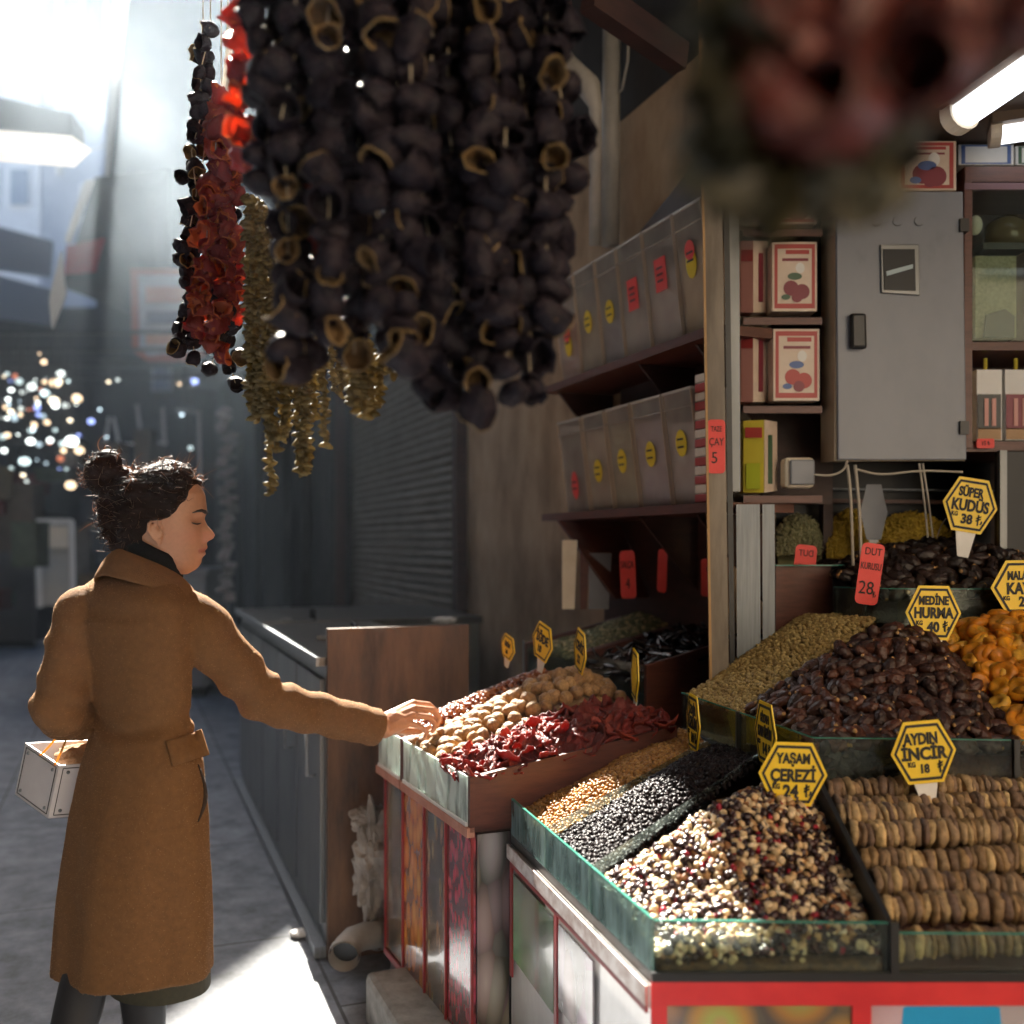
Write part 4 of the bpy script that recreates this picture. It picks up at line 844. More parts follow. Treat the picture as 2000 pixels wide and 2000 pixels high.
hn = Heap(V3(CB, c_t-.06)+Vector((.012, .012, 0)), V3(F1, c_t-.055)+Vector((-.004, .012, 0)), V3(lerp(T2, CD, .93), .885), V3(S2, c_t-.03)+Vector((.012, -.008, 0)), rise=.095, pk=(.62, .80), spread=.45, seed=8)
hr.base('raisin_heap', 'packed body of the golden raisin heap', 'raisins', mat('raisin_shadow', (.16, .07, .015), (.28, .13, .035), scale=80), .006, kind='stuff')  # darker gold paints the shade under the top raisins
mass(hr, [raisin(1.), raisin(2.7), raisin(4.1)], .0115, 'golden_raisins', 'golden raisins heaped in the farthest counter section', 'raisins', M['raisin'], layers=2, lie=False)
hcu.base('currant_heap', 'packed body of the black currant heap', 'currants', M['currant'], .006, kind='stuff')
mass(hcu, [currant(1.), currant(2.7), currant(4.1)], .0122, 'black_currants', 'shiny black currants heaped in the middle counter section', 'currants', M['currant'], layers=2, lie=False)
hn.base('nut_heap', 'packed dark body of the mixed nut heap', 'mixed nuts', mat('nut_shadow', (.05, .022, .015), (.16, .09, .045), scale=70), .007, wall=.03, kind='stuff')  # dark body colour paints the shaded gaps in the nut heap
mixk = [('hazelnut', 'pale round hazelnut', .25), ('raisin', 'wrinkled dark raisin', .50), ('almond', 'brown-skinned almond', .08), ('cashew', 'curved cream cashew', .09), ('walnut_kernel', 'broken brown walnut kernel', .12), ('cranberry', 'deep red dried cranberry', .07)]
pts = hn.pts(.0142, .42)+hn.pts(.0165, .45); rng.shuffle(pts)
camv = Vector((0, 0, CZ)); pts = sorted(pts, key=lambda q: (hn.p(float(q[0]), float(q[1]))-camv).length+rng.uniform(0, .45))
kinds = [k for k, _, w in mixk]; ws = np.array([w for *_, w in mixk]); ws = ws/ws.sum(); restV = {}
cnt = {k: 0 for k in kinds}
for (u, v) in pts:
    u, v = float(u), float(v); k = kinds[int(rng.choice(len(kinds), p=ws))]; nr = hn.n(u, v); Mx = pose(hn.p(u, v)+nr*rng.uniform(.001, .006), nr, k in ('almond', 'cashew', 'walnut_kernel'), .5)
    me = SH[k][int(rng.integers(len(SH[k])))]; cnt[k] += 1
    if sum(cnt.values()) <= 300:
        o = inst(k, me, mw=Mx); lab = dict((a, b_) for a, b_, _ in mixk)[k]
        tag(o, lab+' in the mixed nut heap behind the front glass', k.replace('_', ' '), 'mixed nuts heaped in the front counter section')
    else: restV.setdefault(k, []).append((me, Mx))
for k, lst in restV.items():
    V = []; F = []; off = 0
    for me, Mx in lst:
        A = np.empty(len(me.vertices)*3); me.vertices.foreach_get('co', A); A = A.reshape(-1, 3) @ np.array(Mx.to_3x3()).T+np.array(Mx.translation); V.append(A)
        F += [tuple(i+off for i in p.vertices) for p in me.polygons]; off += len(A)
    nm = bpy.data.meshes.new(k); nm.from_pydata(np.concatenate(V).tolist(), [], F)
    src = SH[k][0].materials[0]; c = src.copy(); 
    for nd_ in list(c.node_tree.nodes):
        if nd_.type == 'OBJECT_INFO':
            g = c.node_tree.nodes.new('ShaderNodeNewGeometry')
            for l in list(nd_.outputs['Random'].links): c.node_tree.links.new(g.outputs['Random Per Island'], l.to_socket)
    nm.materials.append(c); nm.polygons.foreach_set('use_smooth', [True]*len(F)); o = bpy.data.objects.new('mixed_'+k, nm); COL.objects.link(o)
    tag(o, 'remaining %s scattered through the mixed nut heap' % dict((a, b_) for a, b_, _ in mixk)[k], k.replace('_', ' '), kind='stuff')
# nuts seen against the front glass
for i in range(150):
    x = rng.uniform(.26, .63); z = rng.uniform(c_z+.010, c_t-.035); k = kinds[int(rng.choice(len(kinds), p=ws))]
    Mx = pose(Vector((x, 1.757+rng.uniform(0, .006), z)), Vector((0, -1, 0)), True, .5); restV.setdefault('g', []).append((k, Mx))
for k in kinds:
    V = []; F = []; off = 0
    for kk, Mx in restV['g']:
        if kk != k: continue
        me = SH[k][0]; A = np.empty(len(me.vertices)*3); me.vertices.foreach_get('co', A); A = A.reshape(-1, 3) @ np.array(Mx.to_3x3()).T+np.array(Mx.translation); V.append(A)
        F += [tuple(i+off for i in p.vertices) for p in me.polygons]; off += len(A)
    if not V: continue
    nm = bpy.data.meshes.new(k); nm.from_pydata(np.concatenate(V).tolist(), [], F); nm.materials.append(bpy.data.objects['mixed_'+k].data.materials[0]); nm.polygons.foreach_set('use_smooth', [True]*len(F))
    o = bpy.data.objects.new('pressed_'+k, nm); COL.objects.link(o); tag(o, '%s pressed against the inside of the front glass' % dict((a, b_) for a, b_, _ in mixk)[k], k.replace('_', ' '), kind='stuff')
# figs in pressed rows
figrows = [(1.785, .725, .66), (1.842, .757, .665), (1.90, .787, .668), (1.955, .818, .666), (2.01, .846, .66), (2.06, .868, .655), (2.105, .885, .66), (2.15, .90, .66)]
ordn = ['frontmost', 'second', 'third', 'fourth', 'fifth', 'sixth', 'seventh', 'rearmost']
for i, (y, z, x0) in enumerate(figrows):
    t = thing('fig_row', '%s long row of pressed dried figs counting back from the counter front' % ordn[i], 'figs', (x0, y, z), 'rows of pressed figs on the counter')
    x = x0; k = 0
    while x < 1.2 and k < 60:
        th = rng.uniform(.7, 1.35); x += .0060*th
        me = SH['fig'][int(rng.integers(8))]
        s_ = rng.uniform(.9, 1.08)*(1 if i < 6 else .86)
        rot = Matrix.Rotation(R(90)+rng.normal(0, .09), 4, 'Y') @ Matrix.Rotation(rng.uniform(0, 6.28), 4, 'Z')
        o = inst('fig', me, t, Matrix.Translation((x, y+rng.normal(0, .0022)+.006*math.sin(x*9+i), z+rng.normal(0, .002)+.008*math.sin(x*7+i*2))) @ Matrix.Rotation(rng.normal(0, .16), 4, 'Z') @ rot @ Matrix.Diagonal((s_*rng.uniform(.88, 1.08), s_, th*1.15, 1)))
        x += .0054*th; k += 1
o = MB().hexa([(.66, 1.745, c_z), (1.25, 1.74, c_z), (1.25, 2.2, c_z), (.66, 2.2, c_z), (.66, 1.745, .70), (1.25, 1.74, .70), (1.25, 2.2, .885), (.66, 2.2, .885)]).build('fig_tray', M['wood_dark']); tag(o, 'dark sloping board under the fig rows', 'board')
# stall base below the counter: printed side and red framed front
cb = thing('counter_base', 'counter base with a red frame, printed fruit pictures and a worn pale side', 'counter base', (.4, 2, 0))
dn = Vector((CB.y-CA.y, -(CB.x-CA.x), 0)).normalized()      # outward from the side
dn = Vector((-abs(dn.x), -abs(dn.y), 0)) if dn.x > 0 else dn
zc = c_z-.024
MB().slab([V3(q, .02) for q in (CA+Vector((.02, 0, 0)), CB+Vector((.02, .02, 0)), Vector((1.25, 1.76, 0)), Vector((1.3, 2.5, 0)))], (0, 0, zc-.02)).build('carcass', M['wood_dark'], cb)
sid = (CB-CA).normalized()
def side(name, t0, t1, z0, z1, m, off=.0, z0b=None, z1b=None, lab=None):
    a = lerp(CA, CB, t0)+dn*off; b_ = lerp(CA, CB, t1)+dn*off
    o = MB().slab([V3(a, z0), V3(b_, z0 if z0b is None else z0b), V3(b_, z1 if z1b is None else z1b), V3(a, z1)], dn*.005).build(name, m, cb)
    if lab: o['label'] = lab
    return o
M['palepanel'] = mat('worn_pale_laminate', (.5, .48, .46), (.7, .69, .67), rough=.25, scale=5, detail=8, stretch=(1, 1, .5), coat=.9)
side('pale_panel', .01, 1, .02, zc, M['palepanel'], -.004)
side('printed_panel', .06, .42, .40, zc-.06, printmat('print_green', [(.10, .30, .06), (.05, .17, .03), (.015, .05, .012)], 9, (1, 1, .4)), .004, lab='green printed picture of fresh peppers')
side('printed_panel', .46, .70, .43, zc-.06, printmat('print_violet', [(.3, .24, .26), (.2, .16, .18), (.09, .08, .08)], 14, (1, 1, .5)), .004, lab='greyish worn printed picture')
for (t0, t1) in ((.03, .05), (.43, .45)): side('red_line', t0, t1, .35, zc-.03, M['reddark'], .0055)
side('red_line', .03, 1.0, zc-.046, zc-.036, M['reddark'], .0055)
M['scuff'] = mat('scuffed_edge_strip', (.42, .3, .26), (.75, .7, .68), rough=.35, scale=18, detail=8, contrast=(.4, .6))
side('edge_strip', .0, 1.0, zc-.035, zc, M['scuff'], .006)
def front(name, x0, x1, z0, z1, m, y=1.735, lab=None):
    o = MB().slab([(x0, y, z0), (x1, y, z0), (x1, y, z1), (x0, y, z1)], (0, -.006, 0)).build(name, m, cb)
    if lab: o['label'] = lab
front('red_rail', .235, 1.25, zc-.028, zc+.012, M['red'])
front('black_rail', .235, 1.25, zc+.0125, c_z+.004, M['black'], 1.733)
for (x0, x1) in ((.235, .262), (.575, .607), (.90, .935)): front('red_upright', x0, x1, .02, zc-.028, M['red'])
front('picture_panel', .262, .575, .02, zc-.029, printmat('print_fruit', [(.35, .10, .08), (.2, .22, .05), (.25, .13, .03), (.06, .05, .04)], 11), 1.742, lab='dark printed picture of round fruit')
front('picture_panel', .607, .90, .02, zc-.029, printmat('print_sacks', [(.42, .36, .38), (.36, .32, .34), (.2, .15, .15)], 4), 1.742, lab='pale printed picture of sacks and a blue pot')
o = MB().add([(.745+.085*math.cos(t), 1.7355, .60+.13*math.sin(t)) for t in np.linspace(0, 2*math.pi, 24, endpoint=False)], [tuple(range(24))]); o.v[:] = [(x, y, min(z, zc-.032)) for x, y, z in o.v]
o.build('blue_pot_picture', mat('print_blue', (.02, .32, .62), rough=.3), cb)
front('picture_panel', .935, 1.25, .02, zc-.029, printmat('print_orange', [(.7, .35, .04), (.5, .45, .12), (.3, .1, .02)], 12), 1.742, lab='orange printed picture of dried fruit')
# ================================================================== second tier: mulberries, dates, apricots
t_b, t_t = .908, 1.003
M1 = lerp(CC, CD, .4985)
CF = Vector((1.055, 2.165, 0)); CG = Vector((1.075, 2.163, 0)); CH = Vector((1.5, 2.15, 0))
t2 = thing('upper_glass_box', 'second-tier glass box holding mulberries, dates and apricots', 'glass box', (.8, 2.4, t_b))
def wg2(name, a, b_, z0, z1, m=None, parent=None): return wallglass(name, a, b_, z0, z1, m or M['glass'], parent or t2)
wg2('side_glass', CC, lerp(M1, CC, .02), t_b, t_t); wg2('side_glass', M1, CD, t_b, t_t)
wg2('front_glass', CD+Vector((.004, 0, 0)), CF, t_b, t_t); wg2('front_glass', CG, CH, t_b, t_t)
for q in (M1, Vector((1.065, 2.164, 0))): MB().bar(V3(q, t_b), V3(q, t_t+.004), .012, .012, up=(0, 1, 0)).build('corner_post', M['black'], t2)
MB().slab([V3(q, t_b-.02) for q in (CC, CD, CH, Vector((1.5, 3.0, 0)), Vector((.8, 3.1, 0)))], (0, 0, .018)).build('deck', M['black'], t2)
MB().slab([V3(q, c_z+.0) for q in (CC+Vector((.02, 0, 0)), CD+Vector((.02, .03, 0)), CH+Vector((0, .04, 0)), Vector((1.5, 3.0, 0)), Vector((.8, 3.1, 0)))], (0, 0, t_b-.022-c_z)).build('plinth', M['wood_dark'], t2)
D0 = Vector((.985, 2.66, 0))
hmu = Heap(V3(CC, t_t-.01)+Vector((.015, -.005, 0)), V3(M1, t_t-.012)+Vector((.015, .004, 0)), Vector((.96, 2.70, 1.21)), Vector((.86, 3.02, 1.20)), rise=.035, pk=(.5, .75), spread=.6, seed=9)
hda = Heap(V3(CD, t_t-.03)+Vector((.012, .014, 0)), Vector((1.10, 2.185, t_t-.03)), Vector((1.12, 2.70, 1.17)), Vector((.93, 2.68, 1.17)), rise=.03, pk=(.6, .8), seed=10)
hda = Heap(V3(CD, t_t-.03)+Vector((.012, .014, 0)), Vector((1.10, 2.185, t_t-.03)), Vector((1.10, 2.66, 1.14)), V3(M1, t_t-.01)+Vector((.03, .02, 0)), rise=.125, pk=(.62, .82), spread=.55, seed=10)
hap = Heap(Vector((1.105, 2.185, t_t-.02)), Vector((1.48, 2.17, t_t-.02)), Vector((1.5, 2.72, 1.24)), Vector((1.11, 2.70, 1.17)), rise=.055, pk=(.5, .7), spread=.6, seed=11)
hmu.base('mulberry_heap', 'packed body of the mulberry heap', 'mulberries', mat('mulberry_shadow', (.16, .11, .04), (.3, .22, .09), scale=90), .006, wall=.085, kind='stuff')  # darker tan stands in for shade between the mulberries
mass(hmu, [mulberry(1.), mulberry(2.2), mulberry(3.9)], .0128, 'dried_mulberries', 'tan dried mulberries in a steep heap beside the metal post', 'mulberries', M['mulberry'], layers=2, lie=False)
hda.base('date_heap', 'packed body of the large date heap', 'dates', M['date'], .012, wall=.065, kind='stuff')
individuals(hda, 'date', .031, 'wrinkled dark brown date in the big middle heap', 'date', 'dates heaped in the second-tier glass box', lift=.006, layers=1, limit=300, tilt=.5, s=1.22)
mass(hda, [date(1.), date(4.), date(7.)], .03, 'packed_dates', 'dates packed between the others in the middle heap', 'dates', mat('date_skin_rest', (.022, .009, .007), (.075, .026, .015), c3=(.04, .015, .01), rnd='isl', rough=.38, scale=120), lie=True, lift=-.004)
hap.base('apricot_heap', 'packed body of the dried apricot heap', 'apricots', mat('apricot_shadow', (.45, .13, .01), (.6, .22, .02), scale=40), .012, wall=.07, kind='stuff')  # deeper orange paints the shade between the apricots
individuals(hap, 'apricot', .044, 'plump orange dried apricot in the heap at the right edge', 'apricot', 'dried apricots heaped at the right edge', s=1.35, lift=.005, layers=2, tilt=.6, limit=200)
# dates seen through the front glass
V = []
gd = [date(1.).v, date(4.).v]; gf = date(1.).f; F = []; off = 0; VV = []
for i in range(130):
    Mx = pose(Vector((rng.uniform(.67, 1.05), 2.207, rng.uniform(t_b+.012, t_t-.03))), Vector((0, -1, 0)), True, .4)
    A = np.array(gd[i % 2]) @ np.array(Mx.to_3x3()).T+np.array(Mx.translation); VV.append(A); F += [tuple(k+off for k in f) for f in gf]; off += len(A)
me = bpy.data.meshes.new('pressed_dates'); me.from_pydata(np.concatenate(VV).tolist(), [], F); me.materials.append(M['palmdate']); me.polygons.foreach_set('use_smooth', [True]*len(F))
o = bpy.data.objects.new('pressed_dates', me); COL.objects.link(o); tag(o, 'dates pressed against the inside of the second-tier front glass', 'dates', kind='stuff')

# ================================================================== third tier of dates
t3 = thing('top_glass_box', 'topmost glass box holding the blackish dates under the Süper Kudüs sign', 'glass box', (1.2, 2.75, 1.2))
g3 = [Vector((.90, 2.86, 0)), Vector((.955, 2.77, 0)), Vector((1.03, 2.735, 0)), Vector((1.6, 2.70, 0))]
for a, b_ in zip(g3[:-1], g3[1:]): wallglass('front_glass', a, lerp(a, b_, .995), 1.19, 1.298, M['glass'], t3)
MB().slab([V3(q, 1.17) for q in g3+[Vector((1.6, 3.2, 0)), Vector((.9, 3.2, 0))]], (0, 0, .018)).build('deck', M['black'], t3)
MB().slab([V3(q, .95) for q in [Vector((.93, 2.86, 0)), Vector((1.03, 2.77, 0)), Vector((1.6, 2.74, 0)), Vector((1.6, 3.2, 0)), Vector((.93, 3.2, 0))]], (0, 0, .218)).build('plinth', M['wood_dark'], t3)
hd3 = Heap(Vector((.97, 2.79, 1.275)), Vector((1.58, 2.72, 1.275)), Vector((1.6, 3.1, 1.36)), Vector((.93, 3.1, 1.34)), rise=.09, pk=(.45, .62), spread=.45, seed=12)
hd3.base('top_date_heap', 'packed body of the topmost date heap', 'dates', M['palmdate'], .012, wall=.07, kind='stuff')
individuals(hd3, 'palm_date', .034, 'blackish soft date in the topmost heap', 'date', 'blackish dates heaped in the topmost glass box', s=1.4, lift=.006, limit=240, tilt=.5)

# ================================================================== the right-hand shop interior
BY = 3.2
def PB(x, y, Y=BY): return P(x, y, Y)
si = thing('stall_interior', 'back wall and ceiling of the open stall with brown boards', 'stall wall', (1.2, 3.4, 0))
MB().hexa([(.80, 3.42, .3), (3.2, 3.42, .3), (3.2, 3.5, .3), (.80, 3.5, .3), (.80, 3.42, 2.8), (3.2, 3.42, 2.8), (3.2, 3.5, 2.8), (.80, 3.5, 2.8)]).build('back_wall', M['wood_dark'], si)
MB().hexa([(.72, 1.9, 2.62), (3.4, 1.9, 2.62), (3.4, 3.5, 2.62), (.72, 3.5, 2.62), (.72, 1.9, 2.66), (3.4, 1.9, 2.66), (3.4, 3.5, 2.66), (.72, 3.5, 2.66)]).build('ceiling', M['ceil'], si)
MB().hexa([(2.3, 1.9, .3), (2.36, 1.9, .3), (2.36, 3.42, .3), (2.3, 3.42, .3), (2.3, 1.9, 2.61), (2.36, 1.9, 2.61), (2.36, 3.42, 2.61), (2.3, 3.42, 2.61)]).build('side_wall', M['wood_dark'], si)
# canopy fascia in front of the ceiling
o = MB().hexa([(.5, 1.15, 2.72), (3.4, 1.15, 2.72), (3.4, 1.9, 2.64), (.5, 1.9, 2.64), (.5, 1.15, 2.75), (3.4, 1.15, 2.75), (3.4, 1.9, 2.69), (.5, 1.9, 2.69)]).build('front_canopy', M['awn']); tag(o, 'dark canopy board reaching out over the counter from the stall ceiling', 'canopy')
# posts
po = thing('corner_post', 'worn brown-grey post with a dark rubber strip between bins and box shelves', 'post', P(1400, 1300, 2.86))
MB().hexa([P(1389, 1330, 2.86), P(1424, 1330, 2.86), P(1424, 1330, 2.93), P(1389, 1330, 2.93), P(1366, -120, 2.86), P(1403, -120, 2.86), P(1403, -120, 2.93), P(1366, -120, 2.93)]).build('post_body', M['post'], po)
MB().bar(P(1388, 1330, 2.85), P(1365, -120, 2.85), .006, .012, up=(0, 1, 0)).build('edge_trim', mat('tan_edge', (.42, .25, .1)), po)
MB().hexa([P(1426, 1330, 2.88), P(1436, 1330, 2.88), P(1436, 1330, 2.95), P(1426, 1330, 2.95), P(1406, -120, 2.88), P(1418, -120, 2.88), P(1418, -120, 2.95), P(1406, -120, 2.95)]).build('rubber_strip', M['black'], po)
al = thing('aluminium_post', 'pale brushed aluminium post with a groove right of the worn brown post', 'post', P(1475, 1290, 2.9))
MB().hexa([P(1440, 1330, 2.9), P(1486, 1330, 2.9), P(1486, 1330, 3.0), P(1440, 1330, 3.0), P(1438, 985, 2.9), P(1484, 985, 2.9), P(1484, 985, 3.0), P(1438, 985, 3.0)]).build('profile', M['alu'], al)
MB().hexa([P(1490, 1330, 2.91), P(1514, 1330, 2.91), P(1514, 1330, 3.0), P(1490, 1330, 3.0), P(1489, 985, 2.91), P(1513, 985, 2.91), P(1513, 985, 3.0), P(1489, 985, 3.0)]).build('profile', M['alu'], al)
MB().hexa([P(1424, 960, 2.9), P(1446, 960, 2.9), P(1446, 960, 3.0), P(1424, 960, 3.0), P(1420, -120, 2.9), P(1442, -120, 2.9), P(1442, -120, 3.0), P(1420, -120, 3.0)]).build('grey_channel', M['greymetal'], al)
# brown board behind the mulberries
o = MB().slab([P(1515, 1300, 2.98), P(1668, 1300, 3.02), P(1668, 1106, 3.02), P(1515, 1106, 2.98)], (0, .02, 0)).build('brown_partition', M['wood']); tag(o, 'smooth red-brown partition behind the mulberry heap', 'partition')
o = MB().bar(P(1512, 1104, 2.975), P(1730, 1104, 3.02), .02, .004).build('glass_shelf', M['glass_edge']); tag(o, 'thin glass shelf edge above the brown partition', 'shelf')
# dim mirror-backed shelves; a dark sheet and solid heaps stand in for the reflections
dg_ = thing('dim_glass_case', 'dim display case with a dark sheet for its mirror back under the grey electrical cabinet', 'display case', P(1700, 1000, 3.35))
MB().slab([PB(1515, 1110, 3.38), PB(1935, 1110, 3.38), PB(1935, 905, 3.38), PB(1515, 905, 3.38)], (0, .01, 0)).build('dark_mirror_sheet', M['mirror'], dg_)
for (y, h, m) in ((955, .006, M['alu']), (978, .012, M['wood'])):
    MB().bar(PB(1610, y, 3.34), PB(1940, y+4, 3.34), .02, h).build('shelf_rail', m, dg_)
MB().bar(PB(1613, 905, 3.3), PB(1613, 1110, 3.3), .03, .05, up=(0, 1, 0)).build('upright', M['wood_dark'], dg_)
for (x0, x1, y, yb, c1, c2, lab, nm) in ((1518, 1605, 1005, 1055, (.24, .24, .12), (.42, .4, .24), 'dim greenish heap of seeds standing in for a reflection in the dark case', 'seed_heap'), (1615, 1705, 992, 1060, (.42, .28, .03), (.62, .45, .06), 'dim yellow heap modelled as a reflection behind the standing grey sign', 'yellow_heap'), (1700, 1860, 995, 1070, (.42, .28, .03), (.66, .48, .06), 'wide dim yellow heap modelled as a reflection left of the Süper Kudüs sign', 'yellow_heap')):
    h = Heap(PB(x0, yb+30, 3.22), PB(x1, yb+30, 3.22), PB(x1, yb-20, 3.34), PB(x0, yb-20, 3.34), rise=(yb-y)/2000*3.2*.8, pk=(.5, .8), spread=.55, seed=x0)
    mass(h, [raisin(1., .006, .003), raisin(3., .006, .003)], .0095, nm, lab, 'seeds', mat(nm+str(x0), c1, c2, rnd='isl', rough=.7), layers=2, lie=False)
    h.base(nm+'_body', lab.replace('heap', 'body of the heap', 1), 'seeds', mat(nm+'b', c1), .003, kind='stuff')
# cables hanging below the cabinet
for (pts_, r, lab) in (([(1655, 908), (1662, 960), (1666, 1105)], .008, 'left thick pale cable hanging below the grey cabinet'), ([(1670, 908), (1680, 1000), (1683, 1150)], .009, 'right thick pale cable reaching down to the red price card'),
                       ([(1795, 905), (1806, 980), (1812, 1050)], .006, 'left thin cable at the middle of the dark case'), ([(1802, 905), (1814, 980), (1822, 1050)], .006, 'right thin cable at the middle of the dark case'),
                       ([(1590, 927), (1625, 930), (1650, 918), (1655, 900)], .006, 'short looping cable from the socket box'), ([(1668, 915), (1720, 930), (1790, 918), (1880, 922)], .006, 'long sagging cable under the grey cabinet'),
                       ([(1830, 1050), (1838, 1025), (1848, 1012)], .003, 'tiny thin wire loop beside the Süper Kudüs sign')):
    pts3 = [P(x, y, 2.93) for x, y in pts_]; q = []
    for i in range(len(pts3)-1):
        for k in range(5):
            q.append(lerp(pts3[i], pts3[i+1], k/5))
    q.append(pts3[-1])
    for _ in range(6): q = [q[0]]+[(q[i-1]+q[i]*2+q[i+1])/4 for i in range(1, len(q)-1)]+[q[-1]]
    o = MB().tube(q, r*.55, 8).build('cable', M['wire'], smooth=True); tag(o, lab, 'cable')
# electrical cabinet
ec = thing('electrical_cabinet', 'large grey electrical cabinet with a meter window and black handle', 'cabinet', P(1745, 640, 2.95))
MB().hexa([P(1630, 900, 2.95), P(1884, 900, 2.95), P(1884, 900, 3.15), P(1603, 903, 3.10), P(1630, 376, 2.95), P(1878, 376, 2.95), P(1878, 376, 3.15), P(1603, 376, 3.10)]).build('case', M['cabinet_side'], ec)
cd = MB().slab([P(1634, 899, 2.947), P(1885, 899, 2.947), P(1878, 376, 2.947), P(1630, 376, 2.947)], (0, -.012, 0)).build('door', M['cabinet'], ec, bevel=.004)
MB().slab([P(1720, 573, 2.934), P(1795, 578, 2.934), P(1793, 479, 2.934), P(1718, 479, 2.934)], (0, -.008, 0)).build('meter_frame', M['greymetal'], cd, bevel=.002)
MB().slab([P(1727, 566, 2.925), P(1788, 568, 2.925), P(1786, 487, 2.925), P(1725, 487, 2.925)], (0, -.003, 0)).build('meter_glass', mat('dark_meter_glass', (.012, .014, .018), rough=.3, spec=.25), cd)
MB().slab([P(1732, 539, 2.921), P(1783, 524, 2.921), P(1783, 516, 2.921), P(1731, 530, 2.921)], (0, -.001, 0)).build('painted_glint', mat('glint_strip', (.32, .42, .46), rough=.3), cd)  # pale slanted strip paints a glint on the meter glass
hb_ = MB().slab([P(1658, 683, 2.932), P(1690, 683, 2.932), P(1688, 614, 2.932), P(1657, 614, 2.932)], (0, -.022, 0)).build('handle', M['black'], cd, bevel=.008)
for y in (442, 836): MB().box(P(1880, y, 2.94), (.025, .03, .037)).build('hinge', M['black'], ec)
for x in (1712, 1753, 1795):
    c = P(x, 432, 2.933); MB().tube([c+Vector((.013*math.cos(t), 0, .013*math.sin(t))) for t in np.linspace(2.2, 5.6, 10)], .0012, 5).build('worn_ring', M['greymetal'], cd)
# shelves of small boxes
sh = thing('box_shelf', 'narrow brown shelf unit stacked with small printed boxes', 'shelf unit', P(1525, 960, 3.1))
for y in (300, 447, 620, 793, 968):
    MB().hexa([P(1452, y+14, 2.98), P(1606, y+14, 2.98), P(1606, y+14, 3.2), P(1452, y+14, 3.2), P(1452, y, 2.98), P(1606, y, 2.98), P(1606, y, 3.2), P(1452, y, 3.2)]).build('shelf_board', M['wood'], sh)
MB().slab([P(1450, 985, 3.21), P(1625, 985, 3.21), P(1625, 250, 3.21), P(1450, 250, 3.21)], (0, .02, 0)).build('back_panel', M['wood_dark'], sh)
M['boxpaper'] = mat('cream_box_paper', (.62, .5, .4), (.72, .6, .5), rough=.45, scale=12)
M['boxred'] = mat('red_box_print', (.42, .05, .045), rough=.45); M['boxgreen'] = mat('green_box_print', (.06, .12, .07), rough=.45); M['boxyel'] = mat('yellow_box_print', (.6, .5, .05), rough=.45); M['boxwine'] = mat('wine_box_print', (.22, .03, .05), rough=.45); M['boxblue'] = mat('blue_box_print', (.08, .14, .35), rough=.45); M['boxlime'] = mat('lime_box_print', (.45, .5, .03), rough=.45); M['boxpink'] = mat('pink_box_print', (.6, .28, .24), rough=.45)
def fruitbox(x0, x1, y0, y1, Y, lab, border, fruit, leaf, depth=.07, paper=None, extra=True):
    a = P(x0, y1, Y); b_ = P(x1, y0, Y); w = b_.x-a.x; h = b_.z-a.z
    t = thing('fruit_tea_box', lab, 'box', ((a.x+b_.x)/2, Y, a.z))
    MB().box(((a.x+b_.x)/2, Y+depth/2, (a.z+b_.z)/2), (w, depth, h)).build('carton', paper or M['boxpaper'], t, bevel=.002)
    def fr(u0, u1, v0, v1, m, nm, lay=1): MB().slab([(a.x+w*u0, Y-.0005*lay, a.z+h*v0), (a.x+w*u1, Y-.0005*lay, a.z+h*v0), (a.x+w*u1, Y-.0005*lay, a.z+h*v1), (a.x+w*u0, Y-.0005*lay, a.z+h*v1)], (0, -.0005, 0)).build(nm, m, t)
    fr(.05, .95, .04, .11, border, 'border'); fr(.05, .95, .9, .965, border, 'border'); fr(.05, .12, .11, .9, border, 'border'); fr(.88, .95, .11, .9, border, 'border')
    if extra:
        fr(.3, .82, .82, .88, border, 'title_band', 2); fr(.22, .8, .72, .76, M['boxwine'], 'title_band', 2)
        def disc(u, v, r, m, nm, lay, asp=1.): MB().slab([(a.x+w*u+r*w*math.cos(t_), Y-.0006*lay, a.z+h*v+r*w*asp*math.sin(t_)) for t_ in np.linspace(0, 2*math.pi, 16, endpoint=False)], (0, -.0005, 0)).build(nm, m, t)
        disc(.42, .33, .17, fruit, 'fruit_picture', 2); disc(.66, .28, .17, fruit, 'fruit_picture', 3); disc(.55, .2, .12, M['boxwine'], 'fruit_picture', 4)
        disc(.5, .5, .16, leaf, 'leaf_picture', 3, .5); disc(.3, .2, .1, leaf, 'leaf_picture', 5, .6); disc(.62, .62, .1, M['white'], 'steam_picture', 2, 1.2)
    return t
fruitbox(1508, 1596, 472, 608, 2.99, 'cream box with dark cherries, upper of two full boxes left of the grey cabinet', M['boxred'], M['boxwine'], M['boxgreen'])
fruitbox(1510, 1601, 642, 783, 2.99, 'cream box with pomegranates and a blue leaf, left of the grey cabinet', M['boxred'], M['boxred'], M['boxblue'])
fruitbox(1500, 1596, 352, 436, 2.99, 'cream box partly hidden by the hanging dark leaves', M['boxred'], M['boxwine'], M['boxgreen'])
